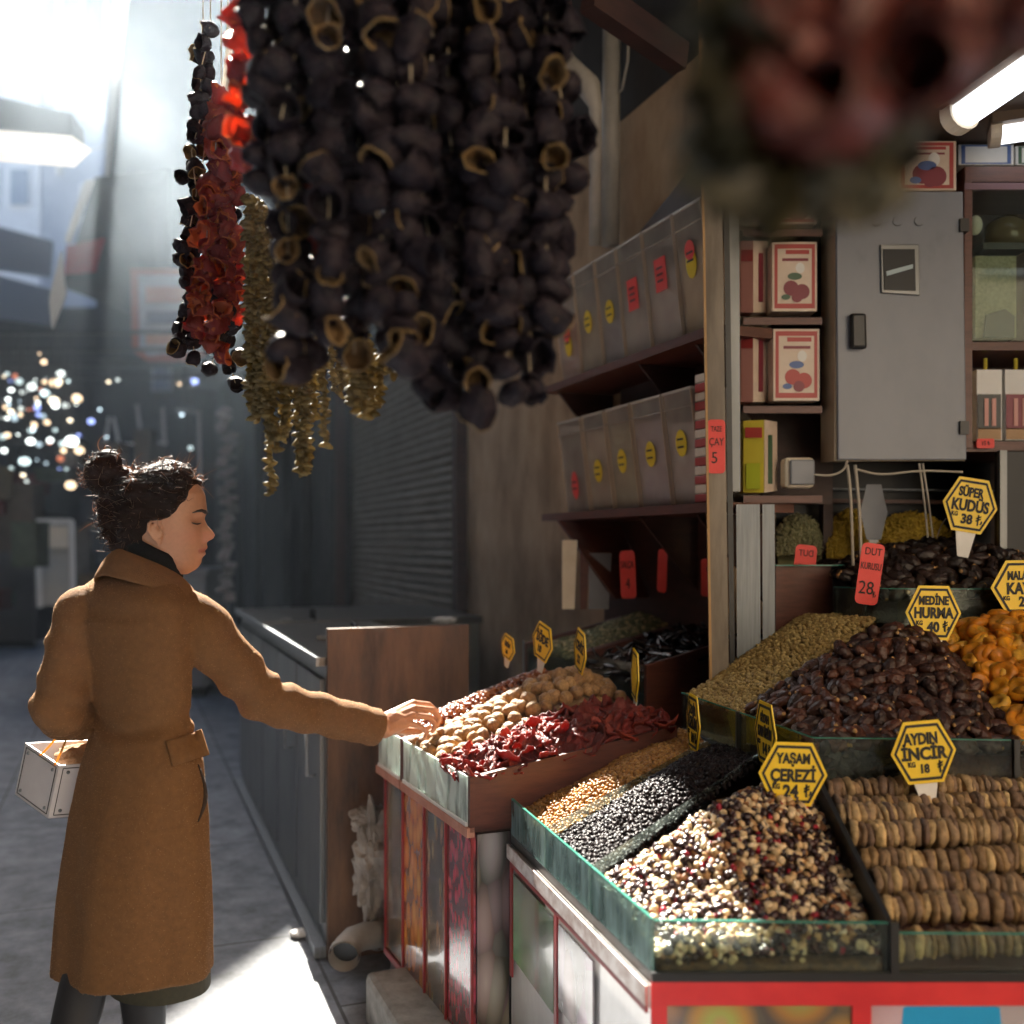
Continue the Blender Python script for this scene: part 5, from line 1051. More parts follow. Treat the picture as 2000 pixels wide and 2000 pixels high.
for (y0, y1, c, lab) in ((470, 610, M['boxpink'], 'narrow red and white box beside the post on the upper shelf'), (640, 785, M['boxpink'], 'narrow red and white box beside the post on the lower shelf'), (330, 440, M['offwhite'], 'narrow pale box beside the post on the topmost shelf')):
    t = thing('fruit_tea_box', lab, 'box', P(1470, y1, 3.0))
    for (x0, x1, m, nm, Ya, Yb) in ((1447, 1471, c, 'front_face', 3.02, 2.99), (1471, 1500, M['boxpaper'], 'carton', 2.99, 3.06)):
        MB().slab([P(x0, y1, Ya), P(x1, y1, Yb), P(x1, y0, Yb), P(x0, y0, Ya)], (0, .05, 0)).build(nm, m, t)
    MB().slab([P(1482, y1-20, 3.015), P(1490, y1-20, 3.035), P(1490, y0+25, 3.035), P(1482, y0+25, 3.015)], (0, -.004, 0)).build('spine_print', M['boxwine'], t)
    MB().slab([P(1447, y0+40, 3.015), P(1470, y0+40, 2.986), P(1470, y0+18, 2.986), P(1447, y0+18, 3.015)], (0, -.002, 0)).build('title_band', M['boxred'], t)
t = thing('fruit_tea_box', 'yellow-green box with a pear picture standing beside the socket box', 'box', P(1485, 962, 3.0))
MB().slab([P(1452, 962, 3.0), P(1492, 962, 2.97), P(1492, 820, 2.97), P(1452, 822, 3.0)], (0, .06, 0)).build('front_face', M['boxyel'], t)
MB().slab([P(1493, 962, 2.972), P(1518, 958, 3.06), P(1518, 824, 3.06), P(1493, 820, 2.972)], (.0, .06, 0)).build('side_face', M['boxpaper'], t)
MB().slab([P(1457, 955, 2.992), P(1484, 955, 2.972), P(1484, 905, 2.972), P(1457, 905, 2.992)], (0, -.003, 0)).build('pear_picture', M['boxlime'], t)
MB().slab([P(1455, 855, 2.994), P(1488, 855, 2.969), P(1488, 835, 2.969), P(1455, 835, 2.994)], (0, -.003, 0)).build('title_band', M['boxred'], t)
for xx in ((1502, 1508),): MB().slab([P(1500, 945, 2.998), P(1508, 945, 3.02), P(1508, 850, 3.02), P(1500, 850, 2.998)], (0, -.004, 0)).build('spine_print', M['boxgreen'], t)
sk = thing('socket_box', 'pale grey wall socket box with rounded corners under the cabinet', 'socket', P(1562, 925, 3.0))
MB().slab([P(1533, 953, 2.99), P(1592, 953, 2.99), P(1592, 893, 2.99), P(1533, 893, 2.99)], (0, .06, 0)).build('housing', M['offwhite'], sk, bevel=.012)
MB().slab([P(1542, 947, 2.985), P(1590, 947, 2.985), P(1590, 898, 2.985), P(1542, 898, 2.985)], (0, -.01, 0)).build('cover', M['cabinet'], sk, bevel=.005)
# boxes on top of the cabinet
fruitbox(1752, 1868, 275, 372, 2.96, 'pale box with dark cherries lying on top of the grey cabinet', M['boxred'], M['boxwine'], M['boxblue'])
fruitbox(1640, 1748, 290, 374, 3.0, 'yellowish box behind the hanging leaves on top of the grey cabinet', M['boxyel'], M['boxyel'], M['boxgreen'])
o = fruitbox(1872, 1980, 282, 322, 3.05, 'long blue-white carton on top of the wine cupboard', M['boxblue'], M['white'], M['white'], extra=False, paper=M['white'])
o = fruitbox(1984, 2080, 285, 322, 3.05, 'green-edged carton at the right end of the cupboard top', M['boxgreen'], M['white'], M['white'], extra=False, paper=M['white'])
# right cupboard
cp = thing('display_cupboard', 'dark red-brown glass-fronted cupboard with jars at the right edge', 'cupboard', P(1950, 875, 3.0))
for (x0, y0, x1, y1) in ((1885, 325, 2150, 355), (1885, 668, 2150, 684), (1885, 862, 2150, 882)):
    MB().slab([P(x0, y1, 3.0), P(x1, y1, 3.0), P(x1, y0, 3.0), P(x0, y0, 3.0)], (0, .3, 0)).build('shelf_board', M['wood'], cp)
MB().slab([P(1884, 875, 2.99), P(1899, 875, 2.99), P(1899, 355, 2.99), P(1884, 355, 2.99)], (0, .3, 0)).build('side_panel', M['wood'], cp)
MB().slab([P(1884, 900, 3.3), P(2200, 900, 3.3), P(2200, 330, 3.3), P(1884, 330, 3.3)], (0, .02, 0)).build('back_panel', M['wood_dark'], cp)
MB().slab([P(1884, 370, 2.985), P(2150, 370, 2.985), P(2150, 357, 2.985), P(1884, 357, 2.985)], (0, .01, 0)).build('door_rail', mat('mauve_rail', (.16, .08, .1), rough=.4), cp)
MB().slab([P(1900, 665, 2.995), P(2150, 665, 2.995), P(2150, 372, 2.995), P(1900, 372, 2.995)], (0, .004, 0)).build('glass_door', M['glass'], cp)
jr = thing('seed_jar', 'tall square glass jar of pale seeds inside the cupboard', 'jar', P(1945, 660, 3.1))
MB().slab([P(1905, 660, 3.08), P(1985, 660, 3.08), P(1985, 500, 3.08), P(1905, 500, 3.08)], (0, .12, 0)).build('contents', mat('pale_seeds', (.25, .22, .12), (.4, .36, .22), scale=120), jr)
MB().box(P(1945, 492, 3.14), (.135, .13, .02)).build('lid', M['black'], jr)
MB().slab([P(1920, 660, 3.07), P(1980, 660, 3.07), P(1980, 618, 3.07), P(1962, 604, 3.07), P(1925, 615, 3.07)], (0, -.005, 0)).build('dark_scoop', M['black'], jr)
j2 = thing('glass_pot', 'dim amber glass pot standing high in the cupboard', 'pot', P(1960, 480, 3.1))
MB().tube([P(1965, 486, 3.15), P(1965, 470, 3.15), P(1965, 440, 3.15), P(1965, 425, 3.15)], [.05, .065, .06, .03], 16).build('pot_body', mat('amber_glass', (.14, .09, .03), rough=.15), j2, smooth=True)
MB().ball(P(1905, 440, 3.12), (.02, .02, .03), 12, 8).build('knob_lid', M['offwhite'], j2, True)
for (x0, x1, lab) in ((1908, 1957, 'white carton of bottled syrup, left one on the lower cupboard shelf'), (1963, 2020, 'white and red carton of bottled syrup, right one on the lower cupboard shelf')):
    t = thing('syrup_carton', lab, 'carton', P((x0+x1)/2, 860, 3.05))
    MB().slab([P(x0, 860, 3.04), P(x1, 860, 3.04), P(x1, 722, 3.04), P(x0, 722, 3.04)], (0, .09, 0)).build('carton', M['white'], t)
    MB().slab([P(x0+2, 838, 3.036), P(x1-2, 838, 3.036), P(x1-2, 770, 3.036), P(x0+2, 770, 3.036)], (0, -.001, 0)).build('picture_band', M['boxwine'] if x0 > 1950 else M['black'], t)
    MB().slab([P(x0+2, 858, 3.036), P(x1-2, 858, 3.036), P(x1-2, 836, 3.036), P(x0+2, 836, 3.036)], (0, -.001, 0)).build('foot_band', mat('tan_band', (.45, .28, .15)), t)
    for q in (.3, .6): MB().slab([P(lerp(x0, x1, q), 832, 3.033), P(lerp(x0, x1, q)+8, 832, 3.033), P(lerp(x0, x1, q)+8, 778, 3.033), P(lerp(x0, x1, q), 778, 3.033)], (0, -.001, 0)).build('bottle_picture', M['boxpink'], t)
    MB().tube([P((x0+x1)/2-8, 722, 3.08), P((x0+x1)/2-8, 700, 3.08)], .006, 8).build('bottle_neck', M['boxyel'], t)
# dark framed glass at the far right under the cupboard
o = MB().slab([P(1955, 1080, 3.0), P(2150, 1080, 3.0), P(2150, 880, 3.0), P(1955, 880, 3.0)], (0, .04, 0)).build('dark_glass_panel', M['mirror']); tag(o, 'dark framed glass panel behind the topmost sign at the right edge', 'glass panel')
o = MB().bar(P(1957, 1080, 2.98), P(1957, 880, 2.98), .02, .02, up=(0, 1, 0)).build('panel_frame', M['greymetal']); tag(o, 'grey metal upright of the dark glass panel', 'frame')
# ceiling lights
def striplight(x0, y0, x1, y1, x2, y2, Y0, Y1, lab, w):
    pass
for i, (a, b_, w, lab) in enumerate(((P(1885, 222, 2.35), P(2120, 60, 2.1), .085, 'nearer lit strip light with a curved white diffuser'), (P(1955, 262, 2.9), P(2200, 225, 2.8), .08, 'farther lit strip light beyond the first one'))):
    t = thing('strip_light', lab, 'ceiling light', a)
    d = (b_-a).normalized(); sx = Vector((d.y, -d.x, 0)).normalized()
    mb = MB(); rs = []
    for e_ in (a, b_): rs.append([e_+sx*(w/2*math.cos(th))+Vector((0, 0, -.026*math.sin(th))) for th in np.linspace(0, math.pi, 10)]+[e_+sx*(-w/2)+Vector((0, 0, .01)), e_+sx*(w/2)+Vector((0, 0, .01))])
    mb.rings(rs); mb.build('diffuser', M['tube'], t, True)
    MB().bar(a-d*.03+Vector((0, 0, .035)), b_+Vector((0, 0, .035)), w+.05, .045).build('housing', M['ceil'], t)
    ec_ = MB(); ec_.rings([[e_+sx*((w/2+.008)*math.cos(th))+Vector((0, 0, -.033*math.sin(th))) for th in np.linspace(0, math.pi, 10)]+[e_+sx*(-w/2-.008)+Vector((0, 0, .02)), e_+sx*(w/2+.008)+Vector((0, 0, .02))] for e_ in (a-d*.03, a-d*.001)])
    ec_.build('end_cap', M['offwhite'], t)

# ================================================================== bin shelves between the shutter and the post
SO = 1.578
bs = thing('bin_shelves', 'two red-brown wooden shelves with brackets on the plaster wall', 'shelves', AL(SO, t_at(1230, SO), 1.5))
zlo = CZ-(981-1062)/2000*2.95; zup = CZ-(636-1062)/2000*2.95
for (z, xa, xb, nm) in ((zlo, 1395, 1058, 'lower'), (zup, 1395, 1062, 'upper')):
    ta, tb = t_at(xa, SO), t_at(xb, SO)
    MB().hexa([AL(SO, ta, z-.028), AL(OFF, ta, z-.028), AL(OFF, tb, z-.028), AL(SO, tb, z-.028), AL(SO, ta, z), AL(OFF, ta, z), AL(OFF, tb, z), AL(SO, tb, z)]).build('shelf_board', M['wood'], bs)
    for px in (1100, 1260, 1372):
        q = t_at(px, SO+.05)
        MB().slab([AL(OFF-.002, q, z-.03), AL(SO+.03, q, z-.03), AL(OFF-.002, q, z-.30)], TV*.012).build('bracket', M['wood_dark'], bs)
# diagonal brown board and the wide dark box under the lower shelf
o = MB().slab([AL(SO-.02, t_at(1100, SO), zlo-.03), AL(SO+.24, t_at(1100, SO), zlo-.03), AL(SO+.24, t_at(1250, SO+.2), 1.22), AL(SO+.1, t_at(1250, SO+.2), 1.22)], TV*.02).build('shelf_gusset', M['wood']); tag(o, 'diagonal red-brown gusset board below the lower bin shelf', 'board')
o = MB().slab([AL(OFF-.02, t_at(1400, OFF-.02), .6), AL(OFF-.02, t_at(1180, OFF-.02), .6), AL(OFF-.02, t_at(1180, OFF-.02), zlo-.03), AL(OFF-.02, t_at(1400, OFF-.02), zlo-.03)], NV*.015).build('dark_backing', M['wood_dark']); tag(o, 'dark brown backing board behind the upper troughs', 'board')
for (x0, x1, y0, m, lab) in ((1098, 1128, 1055, M['offwhite'], 'pale board leaning on the wall behind the dried pods'), (1133, 1152, 1075, M['wood'], 'narrow brown board leaning between two pale boards'), (1150, 1195, 1080, M['cabinet'], 'bluish-white panel leaning under the shelf gusset')):
    o = MB().slab([P(x0, 1190, 3.75), P(x1-6, 1190, 3.75), P(x1, y0, 3.85), P(x0, y0, 3.85)], (.0, .015, 0)).build('leaning_board', m); tag(o, lab, 'board')
M['binplastic'] = glassmat('cloudy_bin_plastic', (.93, .91, .88), dust=(.82, .77, .71), dustamt=.46, streak=False)
M['binedge'] = mat('edge_highlight', (.52, .42, .32), rough=.4, trans=.3)  # pale tone stands in for highlights along the bin edges
binc = [((.30, .12, .07), (.42, .2, .12)), ((.2, .15, .08), (.34, .27, .15)), ((.17, .16, .19), (.26, .25, .28)), ((.30, .27, .25), (.4, .36, .33)), ((.33, .27, .25), (.46, .4, .36)), ((.38, .28, .15), (.6, .48, .3))]
binl = [((.10, .085, .07), (.16, .13, .1)), ((.24, .18, .11), (.33, .26, .17)), ((.2, .18, .09), (.3, .27, .14)), ((.26, .22, .26), (.38, .33, .36)), ((.3, .26, .26), (.42, .38, .36))]
def bin_(x0, x1, z0, h, cols, fill, label, sticker):
    ta, tb = t_at(x1, SO+.02), t_at(x0, SO+.02); of, ob = SO+.012, OFF-.015; lean = .045
    t = thing('bulk_bin', label, 'bin', AL(SO+.1, (ta+tb)/2, z0))
    def hx(o0, o1, a, b_, za, zb_, l0, l1): return [AL(o0+l0, a, za), AL(o1, a, za), AL(o1, b_, za), AL(o0+l0, b_, za), AL(o0+l1, a, zb_), AL(o1, a, zb_), AL(o1, b_, zb_), AL(o0+l1, b_, zb_)]
    MB().hexa(hx(of, ob, ta+.004, tb-.004, z0+.002, z0+h, lean, 0)).build('bin_body', M['binplastic'], t)
    MB().hexa(hx(of+.008, ob-.006, ta+.01, tb-.01, z0+.01, z0+.01+h*fill, lean*.95, lean*(1-fill))).build('contents', mat('bin_contents', tuple(q*1.35 for q in cols[0]), tuple(q*1.5 for q in cols[1]), scale=110, rough=.8, detail=3), t)
    MB().hexa(hx(of-.006, ob+.002, ta, tb, z0+h*.86, z0+h*.875, lean*.14, lean*.125)).build('lid_rim', M['binplastic'], t)
    MB().hexa(hx(of-.004, ob, ta+.001, tb-.001, z0+h, z0+h+.008, 0, 0)).build('lid', mat('bin_lid', (.42, .37, .32), (.5, .45, .4), rough=.4), t)
    for q in (ta+.002, tb-.002): MB().bar(AL(of-.003+lean, q, z0+.004), AL(of-.003, q, z0+h), .005, .005, up=TV).build('edge', M['binedge'], t)
    kind, v = sticker; c0 = lerp(ta, tb, .5); zc_ = z0+h*v; dl = lean*(1-v)
    def st_poly(rw, rh, n, m, nm, up=0., push=.004):
        if n == 4: pts = [(-rw, -rh), (rw, -rh), (rw, rh), (-rw, rh)]
        else: pts = [(rw*math.cos(q), rh*math.sin(q)) for q in np.linspace(0, 2*math.pi, n, endpoint=False)]
        MB().slab([AL(of+dl-push-(zz+up)*.11, c0-x, zc_+zz+up) for x, zz in pts], -NV*.0015).build(nm, m, t)
    if kind == 'y': st_poly(.032, .042, 12, M['yellowsticker'], 'sticker')
    elif kind == 'r': st_poly(.036, .052, 4, M['redcard'], 'sticker')
    elif kind == 'ry': st_poly(.030, .045, 12, M['yellowsticker'], 'sticker', -.02); st_poly(.028, .03, 12, M['redcard'], 'sticker', .02, .006)
    elif kind == 'ro': st_poly(.03, .055, 10, M['redcard'], 'sticker')
    for q in ((-.012, .012) if kind != 'r' else (-.02, 0, .02)): 
        MB().slab([AL(of+dl-.0075-(zz+q)*.11, c0-x, zc_+q+zz) for x, zz in ((-.018, -.003), (.018, -.003), (.018, .003), (-.018, .003))], -NV*.001).build('sticker_line', M['ink'], t)
upx = [1083, 1123, 1165, 1207, 1258, 1318, 1376]
ul = ['upper-shelf bin of reddish spice half hidden by the dried aubergines', 'upper-shelf bin of olive spice with the left yellow round sticker', 'upper-shelf bin of grey-blue herbs with the right yellow round sticker', 'upper-shelf bin with a small pale-red square sticker', 'upper-shelf bin with a big bright red square sticker', 'upper-shelf bin of tan granules with a red and yellow sticker next to the post']
us_ = [('ry', .42), ('y', .5), ('y', .5), ('r', .55), ('r', .6), ('ry', .62)]
for i in range(6): bin_(upx[i]+1, upx[i+1]-1, zup, .385, binc[i], (.6, .55, .45, .6, .6, .66)[i], ul[i], us_[i])
lox = [1092, 1140, 1186, 1236, 1298, 1358]
ll = ['lower-shelf dark bin with a red oval sticker', 'lower-shelf brown bin with a yellow round sticker near the dark one', 'lower-shelf olive bin with a thin yellow sticker', 'lower-shelf lilac-grey bin with a faded yellow sticker', 'lower-shelf pale lilac bin with a bright yellow sticker nearest the post']
ls_ = [('ro', .3), ('y', .42), ('y', .48), ('y', .5), ('y', .55)]
for i in range(5): bin_(lox[i]+1, lox[i+1]-3, zlo, .345, binl[i], (.85, .8, .8, .78, .7)[i], ll[i], ls_[i])
# striped stack of little packets by the post and the red card pinned to the post
for i in range(14):
    z = zlo+.003+i*.0275; a = t_at(1374, SO+.03)
    o = MB().box(AL(SO+.05, a, z+.0125), (.055, .075, .024), rot=Matrix.Rotation(math.atan2(TV.y, TV.x)+R(90), 3, 'Z')).build('small_packet', M['offwhite'] if i % 2 else M['boxred'], bevel=.002)
    tag(o, '%s packet in the stack of little packets beside the post' % ('small pale' if i % 2 else 'small red'), 'packet', 'little striped packets stacked by the post')
# ================================================================== price signs
def hexpts(w, h, k=.27): return [(-w/2, 0), (-w*k, -h/2), (w*k, -h/2), (w/2, 0), (w*k, h/2), (-w*k, h/2)]
def sign(px, py, Y, wpx, hpx, lines, label, yaw=0, roll=0, stem=.06, wreal=None, back=False, pitch=0):
    c = P(px, py, Y); w = (wpx/2000*Y) if wreal is None else wreal; h = hpx/2000*Y
    t = thing('price_sign', label, 'price sign', c)
    Mx = Matrix.Translation(c) @ Matrix.Rotation(R(yaw), 4, 'Z') @ Matrix.Rotation(R(pitch), 4, 'X') @ Matrix.Rotation(R(roll), 4, 'Y')
    def put(mb, nm, m): 
        o = bpy.data.objects.new(nm, mb.mesh(nm, m)); COL.objects.link(o); o.parent = t; o.matrix_basis = t.matrix_world.inverted() @ Mx; return o
    hp = hexpts(w, h)
    put(MB().slab([(x, 0, z) for x, z in hp], (0, .003, 0)), 'board', M['cabinet'] if back else M['yellow'])
    if not back:
        mb = MB(); a = hexpts(w*.91, h*.90); b_ = hexpts(w*.83, h*.81)
        for i in range(6):
            j = (i+1) % 6; mb.slab([(a[i][0], -.0004, a[i][1]), (a[j][0], -.0004, a[j][1]), (b_[j][0], -.0004, b_[j][1]), (b_[i][0], -.0004, b_[i][1])], (0, -.0006, 0))
        put(mb, 'border', M['ink'])
        for (txt, fx, fz, sz, sx, bold) in lines:
            me = text_mesh(txt, sz*h, M['ink'], sx*.89, bold*sz*h)
            o = bpy.data.objects.new('lettering', me); COL.objects.link(o); o.parent = t
            o.matrix_basis = t.matrix_world.inverted() @ Mx @ Matrix.Translation((fx*w, -.0012, fz*h)) @ Matrix.Rotation(R(90), 4, 'X')
    put(MB().slab([(-w*.2, .0032, -h*.40), (w*.2, .0032, -h*.40), (w*.12, .0032, -h/2-stem), (-w*.08, .0032, -h/2-stem)], (0, .003, 0)), 'stem', M['white'])
    return t
B = .042
sign(1895, 987, 2.86, 108, 106, [('SÜPER', -.02, .23, .235, .78, B), ('KUDÜS', 0, -.02, .29, .82, B), ('KG', -.26, -.19, .11, .9, B), ('38', -.03, -.27, .24, 1.0, B), ('₺', .2, -.27, .27, 1.0, .01)], 'yellow hexagonal price sign reading Süper Kudüs 38, tilted, stuck in the topmost dates', roll=9, stem=.07)
sign(1823, 1197, 2.55, 109, 106, [('MEDİNE', .0, .22, .22, .76, B), ('HURMA', 0, -.01, .27, .86, B), ('KG', -.25, -.19, .11, .9, B), ('40', .0, -.27, .25, 1.0, B), ('₺', .23, -.26, .27, 1., .01)], 'yellow hexagonal price sign reading Medine Hurma 40 behind the big date heap', roll=1, stem=.05)
sign(2001, 1147, 2.66, 132, 106, [('MALATYA', .0, .21, .22, .72, B), ('KAYISI', 0, -.03, .29, .9, B), ('KG', -.27, -.2, .11, .9, B), ('20', .0, -.27, .25, 1.0, B), ('₺', .22, -.26, .27, 1., .01)], 'yellow hexagonal price sign reading Malatya Kayısı 20 above the apricots at the right edge', roll=-1, stem=.06)
sign(1804, 1469, 2.10, 128, 122, [('AYDIN', -.03, .21, .25, .80, B), ('İNCİR', 0, -.03, .27, 1.02, B), ('KG', -.2, -.19, .11, .9, B), ('18', -.01, -.27, .19, .95, B), ('₺', .25, -.26, .26, 1., .01)], 'yellow hexagonal price sign reading Aydın İncir 18 standing behind the fig rows', roll=-5, stem=.05)
sign(1549, 1512, 2.06, 135, 124, [('YAŞAM', .0, .24, .22, .8, B), ('ÇEREZİ', 0, -.03, .27, .88, B), ('KG', -.24, -.2, .11, .9, B), ('24', -.03, -.28, .27, 1.0, B), ('₺', .22, -.27, .27, 1., .01)], 'yellow hexagonal price sign reading Yaşam Çerezi 24 stuck in the mixed nuts', roll=2, stem=.05)
sign(1494, 1432, 2.36, 40, 120, [('SİYAH', .0, .23, .19, .8, B), ('KAN ÜZÜM', 0, .0, .23, .58, B), ('KG', -.25, -.17, .1, .9, B), ('14', .0, -.26, .24, 1.0, B), ('₺', .23, -.26, .25, 1., .01)], 'yellow price sign turned nearly edge-on reading Kan Üzüm 14 behind the currants', yaw=-84, roll=0, wreal=.142, stem=.06)
sign(1353, 1411, 2.62, 32, 108, [('İZMİR', .0, .22, .22, .8, B), ('ÜZÜM', 0, -.02, .29, .86, B), ('KG', -.25, -.19, .1, .9, B), ('10', .0, -.28, .24, 1.0, B), ('₺', .22, -.27, .25, 1., .01)], 'yellow price sign turned nearly edge-on reading İzmir Üzüm 10 behind the golden raisins', yaw=-86, wreal=.142, stem=.05)
sign(1059, 1254, 3.10, 38, 72, [('İĞDE', .0, .08, .34, .9, B), ('18', -.08, -.22, .26, .9, B)], 'yellow price sign reading İğde standing behind the oleaster fruit', yaw=-62, wreal=.125, roll=16, stem=.04)
sign(991, 1264, 3.3, 24, 46, [('ÜZÜM', .0, .1, .28, .7, B), ('16', 0, -.2, .26, .9, B)], 'small yellow price sign at the far left of the upper troughs, turned away', yaw=-62, wreal=.1, roll=16, stem=.03)
sign(1132, 1272, 3.02, 18, 84, [('CEVİZ', .0, .1, .3, .75, B), ('22', 0, -.2, .26, .9, B)], 'yellow price sign seen almost edge-on behind the walnuts', yaw=-77, wreal=.125, roll=14, stem=.05)
sign(1239, 1318, 2.92, 10, 96, [], 'yellow price sign seen fully edge-on at the back of the dried tomatoes', yaw=-86, wreal=.12, roll=10, stem=.05)
sign(1707, 1000, 3.12, 50, 108, [], 'plain grey back of a six-sided sign standing in the dark case', back=True, wreal=.082, stem=.08)
def redcard(px, py, Y, w, h, label, lines, yaw=0, roll=0, mirror=False, name='price_card'):
    c = P(px, py, Y); t = thing(name, label, 'price card', c)
    Mx = Matrix.Translation(c) @ Matrix.Rotation(R(yaw), 4, 'Z') @ Matrix.Rotation(R(roll), 4, 'Y')
    pts = []; r = min(w, h)*.22
    for cx, cz, a0 in ((w/2-r, h/2-r, 0), (-w/2+r, h/2-r, 90), (-w/2+r, -h/2+r, 180), (w/2-r, -h/2+r, 270)):
        pts += [(cx+r*math.cos(R(a0+k)), 0, cz+r*math.sin(R(a0+k))) for k in (0, 30, 60, 90)]
    mb = MB().slab(pts, (0, .002, 0)); o = bpy.data.objects.new('card', mb.mesh('card', M['redcard'])); COL.objects.link(o); o.parent = t; o.matrix_basis = t.matrix_world.inverted() @ Mx
    for (txt, fx, fz, sz, sx) in lines:
        me = text_mesh(txt, sz*h, M['ink'], sx, 0)
        q = bpy.data.objects.new('lettering', me); COL.objects.link(q); q.parent = t
        q.matrix_basis = t.matrix_world.inverted() @ Mx @ Matrix.Translation((fx*w, -.0012, fz*h)) @ Matrix.Rotation(R(90), 4, 'X') @ Matrix.Diagonal((-1 if mirror else 1, 1, 1, 1))
    return t
redcard(1699, 1121, 2.74, .062, .165, 'bright red rounded price card reading Dut Kurusu 28 stuck in the mulberries', [('DUT', .02, .36, .17, .8), ('KURUSU', 0, .12, .16, .55), ('28', -.08, -.24, .3, .85), ('₺', .3, -.33, .14, .8)], roll=8)
redcard(1573, 1094, 3.02, .064, .09, 'short red card with reversed handwriting, modelled in place of a mirror reflection', [('DUT', 0, .22, .3, .8), ('KURUSU', 0, -.25, .3, .55)], roll=6, mirror=True)  # solid card stands in for the Dut Kurusu card's reflection
redcard(1226, 1122, 3.62, .075, .17, 'tall red handwritten card nearest the leaning boards', [('SALÇA', 0, .2, .2, .6), ('4', 0, -.2, .3, .8)], yaw=-50, roll=-3)
redcard(1293, 1115, 3.55, .06, .15, 'dim red card seen nearly edge-on in the dark middle of the troughs', [], yaw=-66, roll=4)
redcard(1384, 1128, 3.35, .05, .125, 'red card half hidden by the worn brown post', [('12', 0, .2, .2, .7)], yaw=-20)
redcard(1399, 872, 2.855, .05, .15, 'large bright red handwritten card pinned on the post beside the little packets', [('TAZE', 0, .32, .14, .6), ('ÇAY', 0, .08, .2, .7), ('5', -.1, -.22, .3, .9)])
redcard(1925, 866, 2.985, .052, .028, 'little red price tag on the lower cupboard shelf edge', [('15 ₺', 0, 0, .6, .8)])

# ================================================================== strings of dried vegetables
def eggplant(seed, nu=16, nl=7):
    """hollow dried half, closed at one end, pale inside and rim"""
    rs = []
    for i in range(nl):
        q = i/(nl-1); r = .0225*(.55+.45*min(1, q*2.2)) if i else .008
        rs.append([Vector(((r*math.cos(t))*(1+.3*nz((math.cos(t), math.sin(t), q*1.5), 1.6, seed)+.2*nz((math.cos(t), math.sin(t), q), 4., seed)), (r*math.sin(t)*.9)*(1+.22*nz((math.sin(t), math.cos(t), q*1.5), 1.6, seed+4)), -.026+.054*q+.008*nz((math.cos(t), math.sin(t), 0), 1.3, seed+9))) for t in [2*math.pi*j/nu for j in range(nu)]])
    mb = MB(); mb.rings(rs, 0, False); mb.f.append(tuple(range(nu-1, -1, -1))); mb.m.append(0)
    o = len(mb.v); inn = []
    top = rs[-1]; inn.append([v*1.0+Vector((0, 0, .0018)) for v in top])
    for i in range(nl-1, 1, -1): inn.append([Vector((v.x*.92, v.y*.92, v.z+(.002 if i == nl-1 else 0))) for v in rs[i]])
    vs = [v for r in inn for v in r]; k = len(inn); mb.v += [tuple(v) for v in vs]
    for j in range(nu): mb.f.append(((nl-1)*nu+j, (nl-1)*nu+(j+1) % nu, o+(j+1) % nu, o+j)); mb.m.append(1)
    for i in range(k-1):
        for j in range(nu): mb.f.append((o+i*nu+j, o+i*nu+(j+1) % nu, o+(i+1)*nu+(j+1) % nu, o+(i+1)*nu+j)); mb.m.append(1 if i < 1 else 2)
    mb.f.append(tuple(range(o+(k-1)*nu, o+k*nu))); mb.m.append(2)
    return mb
M['aub'] = mat('aubergine_skin', (.007, .006, .011), (.028, .021, .027), rough=.5, scale=45, detail=7, bump=.6, bscale=90, spec=.15)
M['aubrim'] = mat('aubergine_rim', (.26, .16, .055), (.48, .33, .14), rough=.7, scale=80, trans=.35)
M['aubin'] = mat('aubergine_inside', (.10, .06, .025), (.22, .13, .05), rough=.8, scale=60)
variants('dried_aubergine', eggplant, [M['aub'], M['aubrim'], M['aubin']], 5)
SH['dried_aubergine'] = SH['dried_aubergine'][:4]+[eggplant(2.9*i+40).mesh('dried_aubergine', [M['aub'], M['aub'], M['aub']], True) for i in range(6)]
def pepper(seed):
    mb = eggplant(seed, 16, 6); mb.v = [tuple(Vector(v)*(1+.55*nz(v, 55, seed)+.3*nz(v, 120, seed+2))) for v in mb.v]; return mb
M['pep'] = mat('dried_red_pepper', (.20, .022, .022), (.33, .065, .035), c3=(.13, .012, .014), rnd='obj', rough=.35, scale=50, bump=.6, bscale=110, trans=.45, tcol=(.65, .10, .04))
M['pepin'] = mat('red_pepper_inside', (.5, .13, .04), rough=.5, trans=.5, tcol=(.9, .25, .05))
variants('dried_pepper', pepper, [M['pep'], M['pepin'], M['pepin']], 6)
M['peps'] = mat('dark_red_pepper', (.07, .010, .008), (.13, .022, .012), rnd='obj', rough=.45, scale=50, bump=.5, bscale=110)  # darker red, used for the close strings only
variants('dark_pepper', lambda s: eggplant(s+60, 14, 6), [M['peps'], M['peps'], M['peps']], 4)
M['cord'] = mat('pale_cord', (.5, .42, .3), rough=.8)
def vrand(d, sp):
    v = (Vector(d)+Vector(rng.normal(0, sp, 3))).normalized(); return v.to_track_quat('Z', 'Y').to_matrix().to_4x4() @ Matrix.Rotation(rng.uniform(0, 6.28), 4, 'Z')
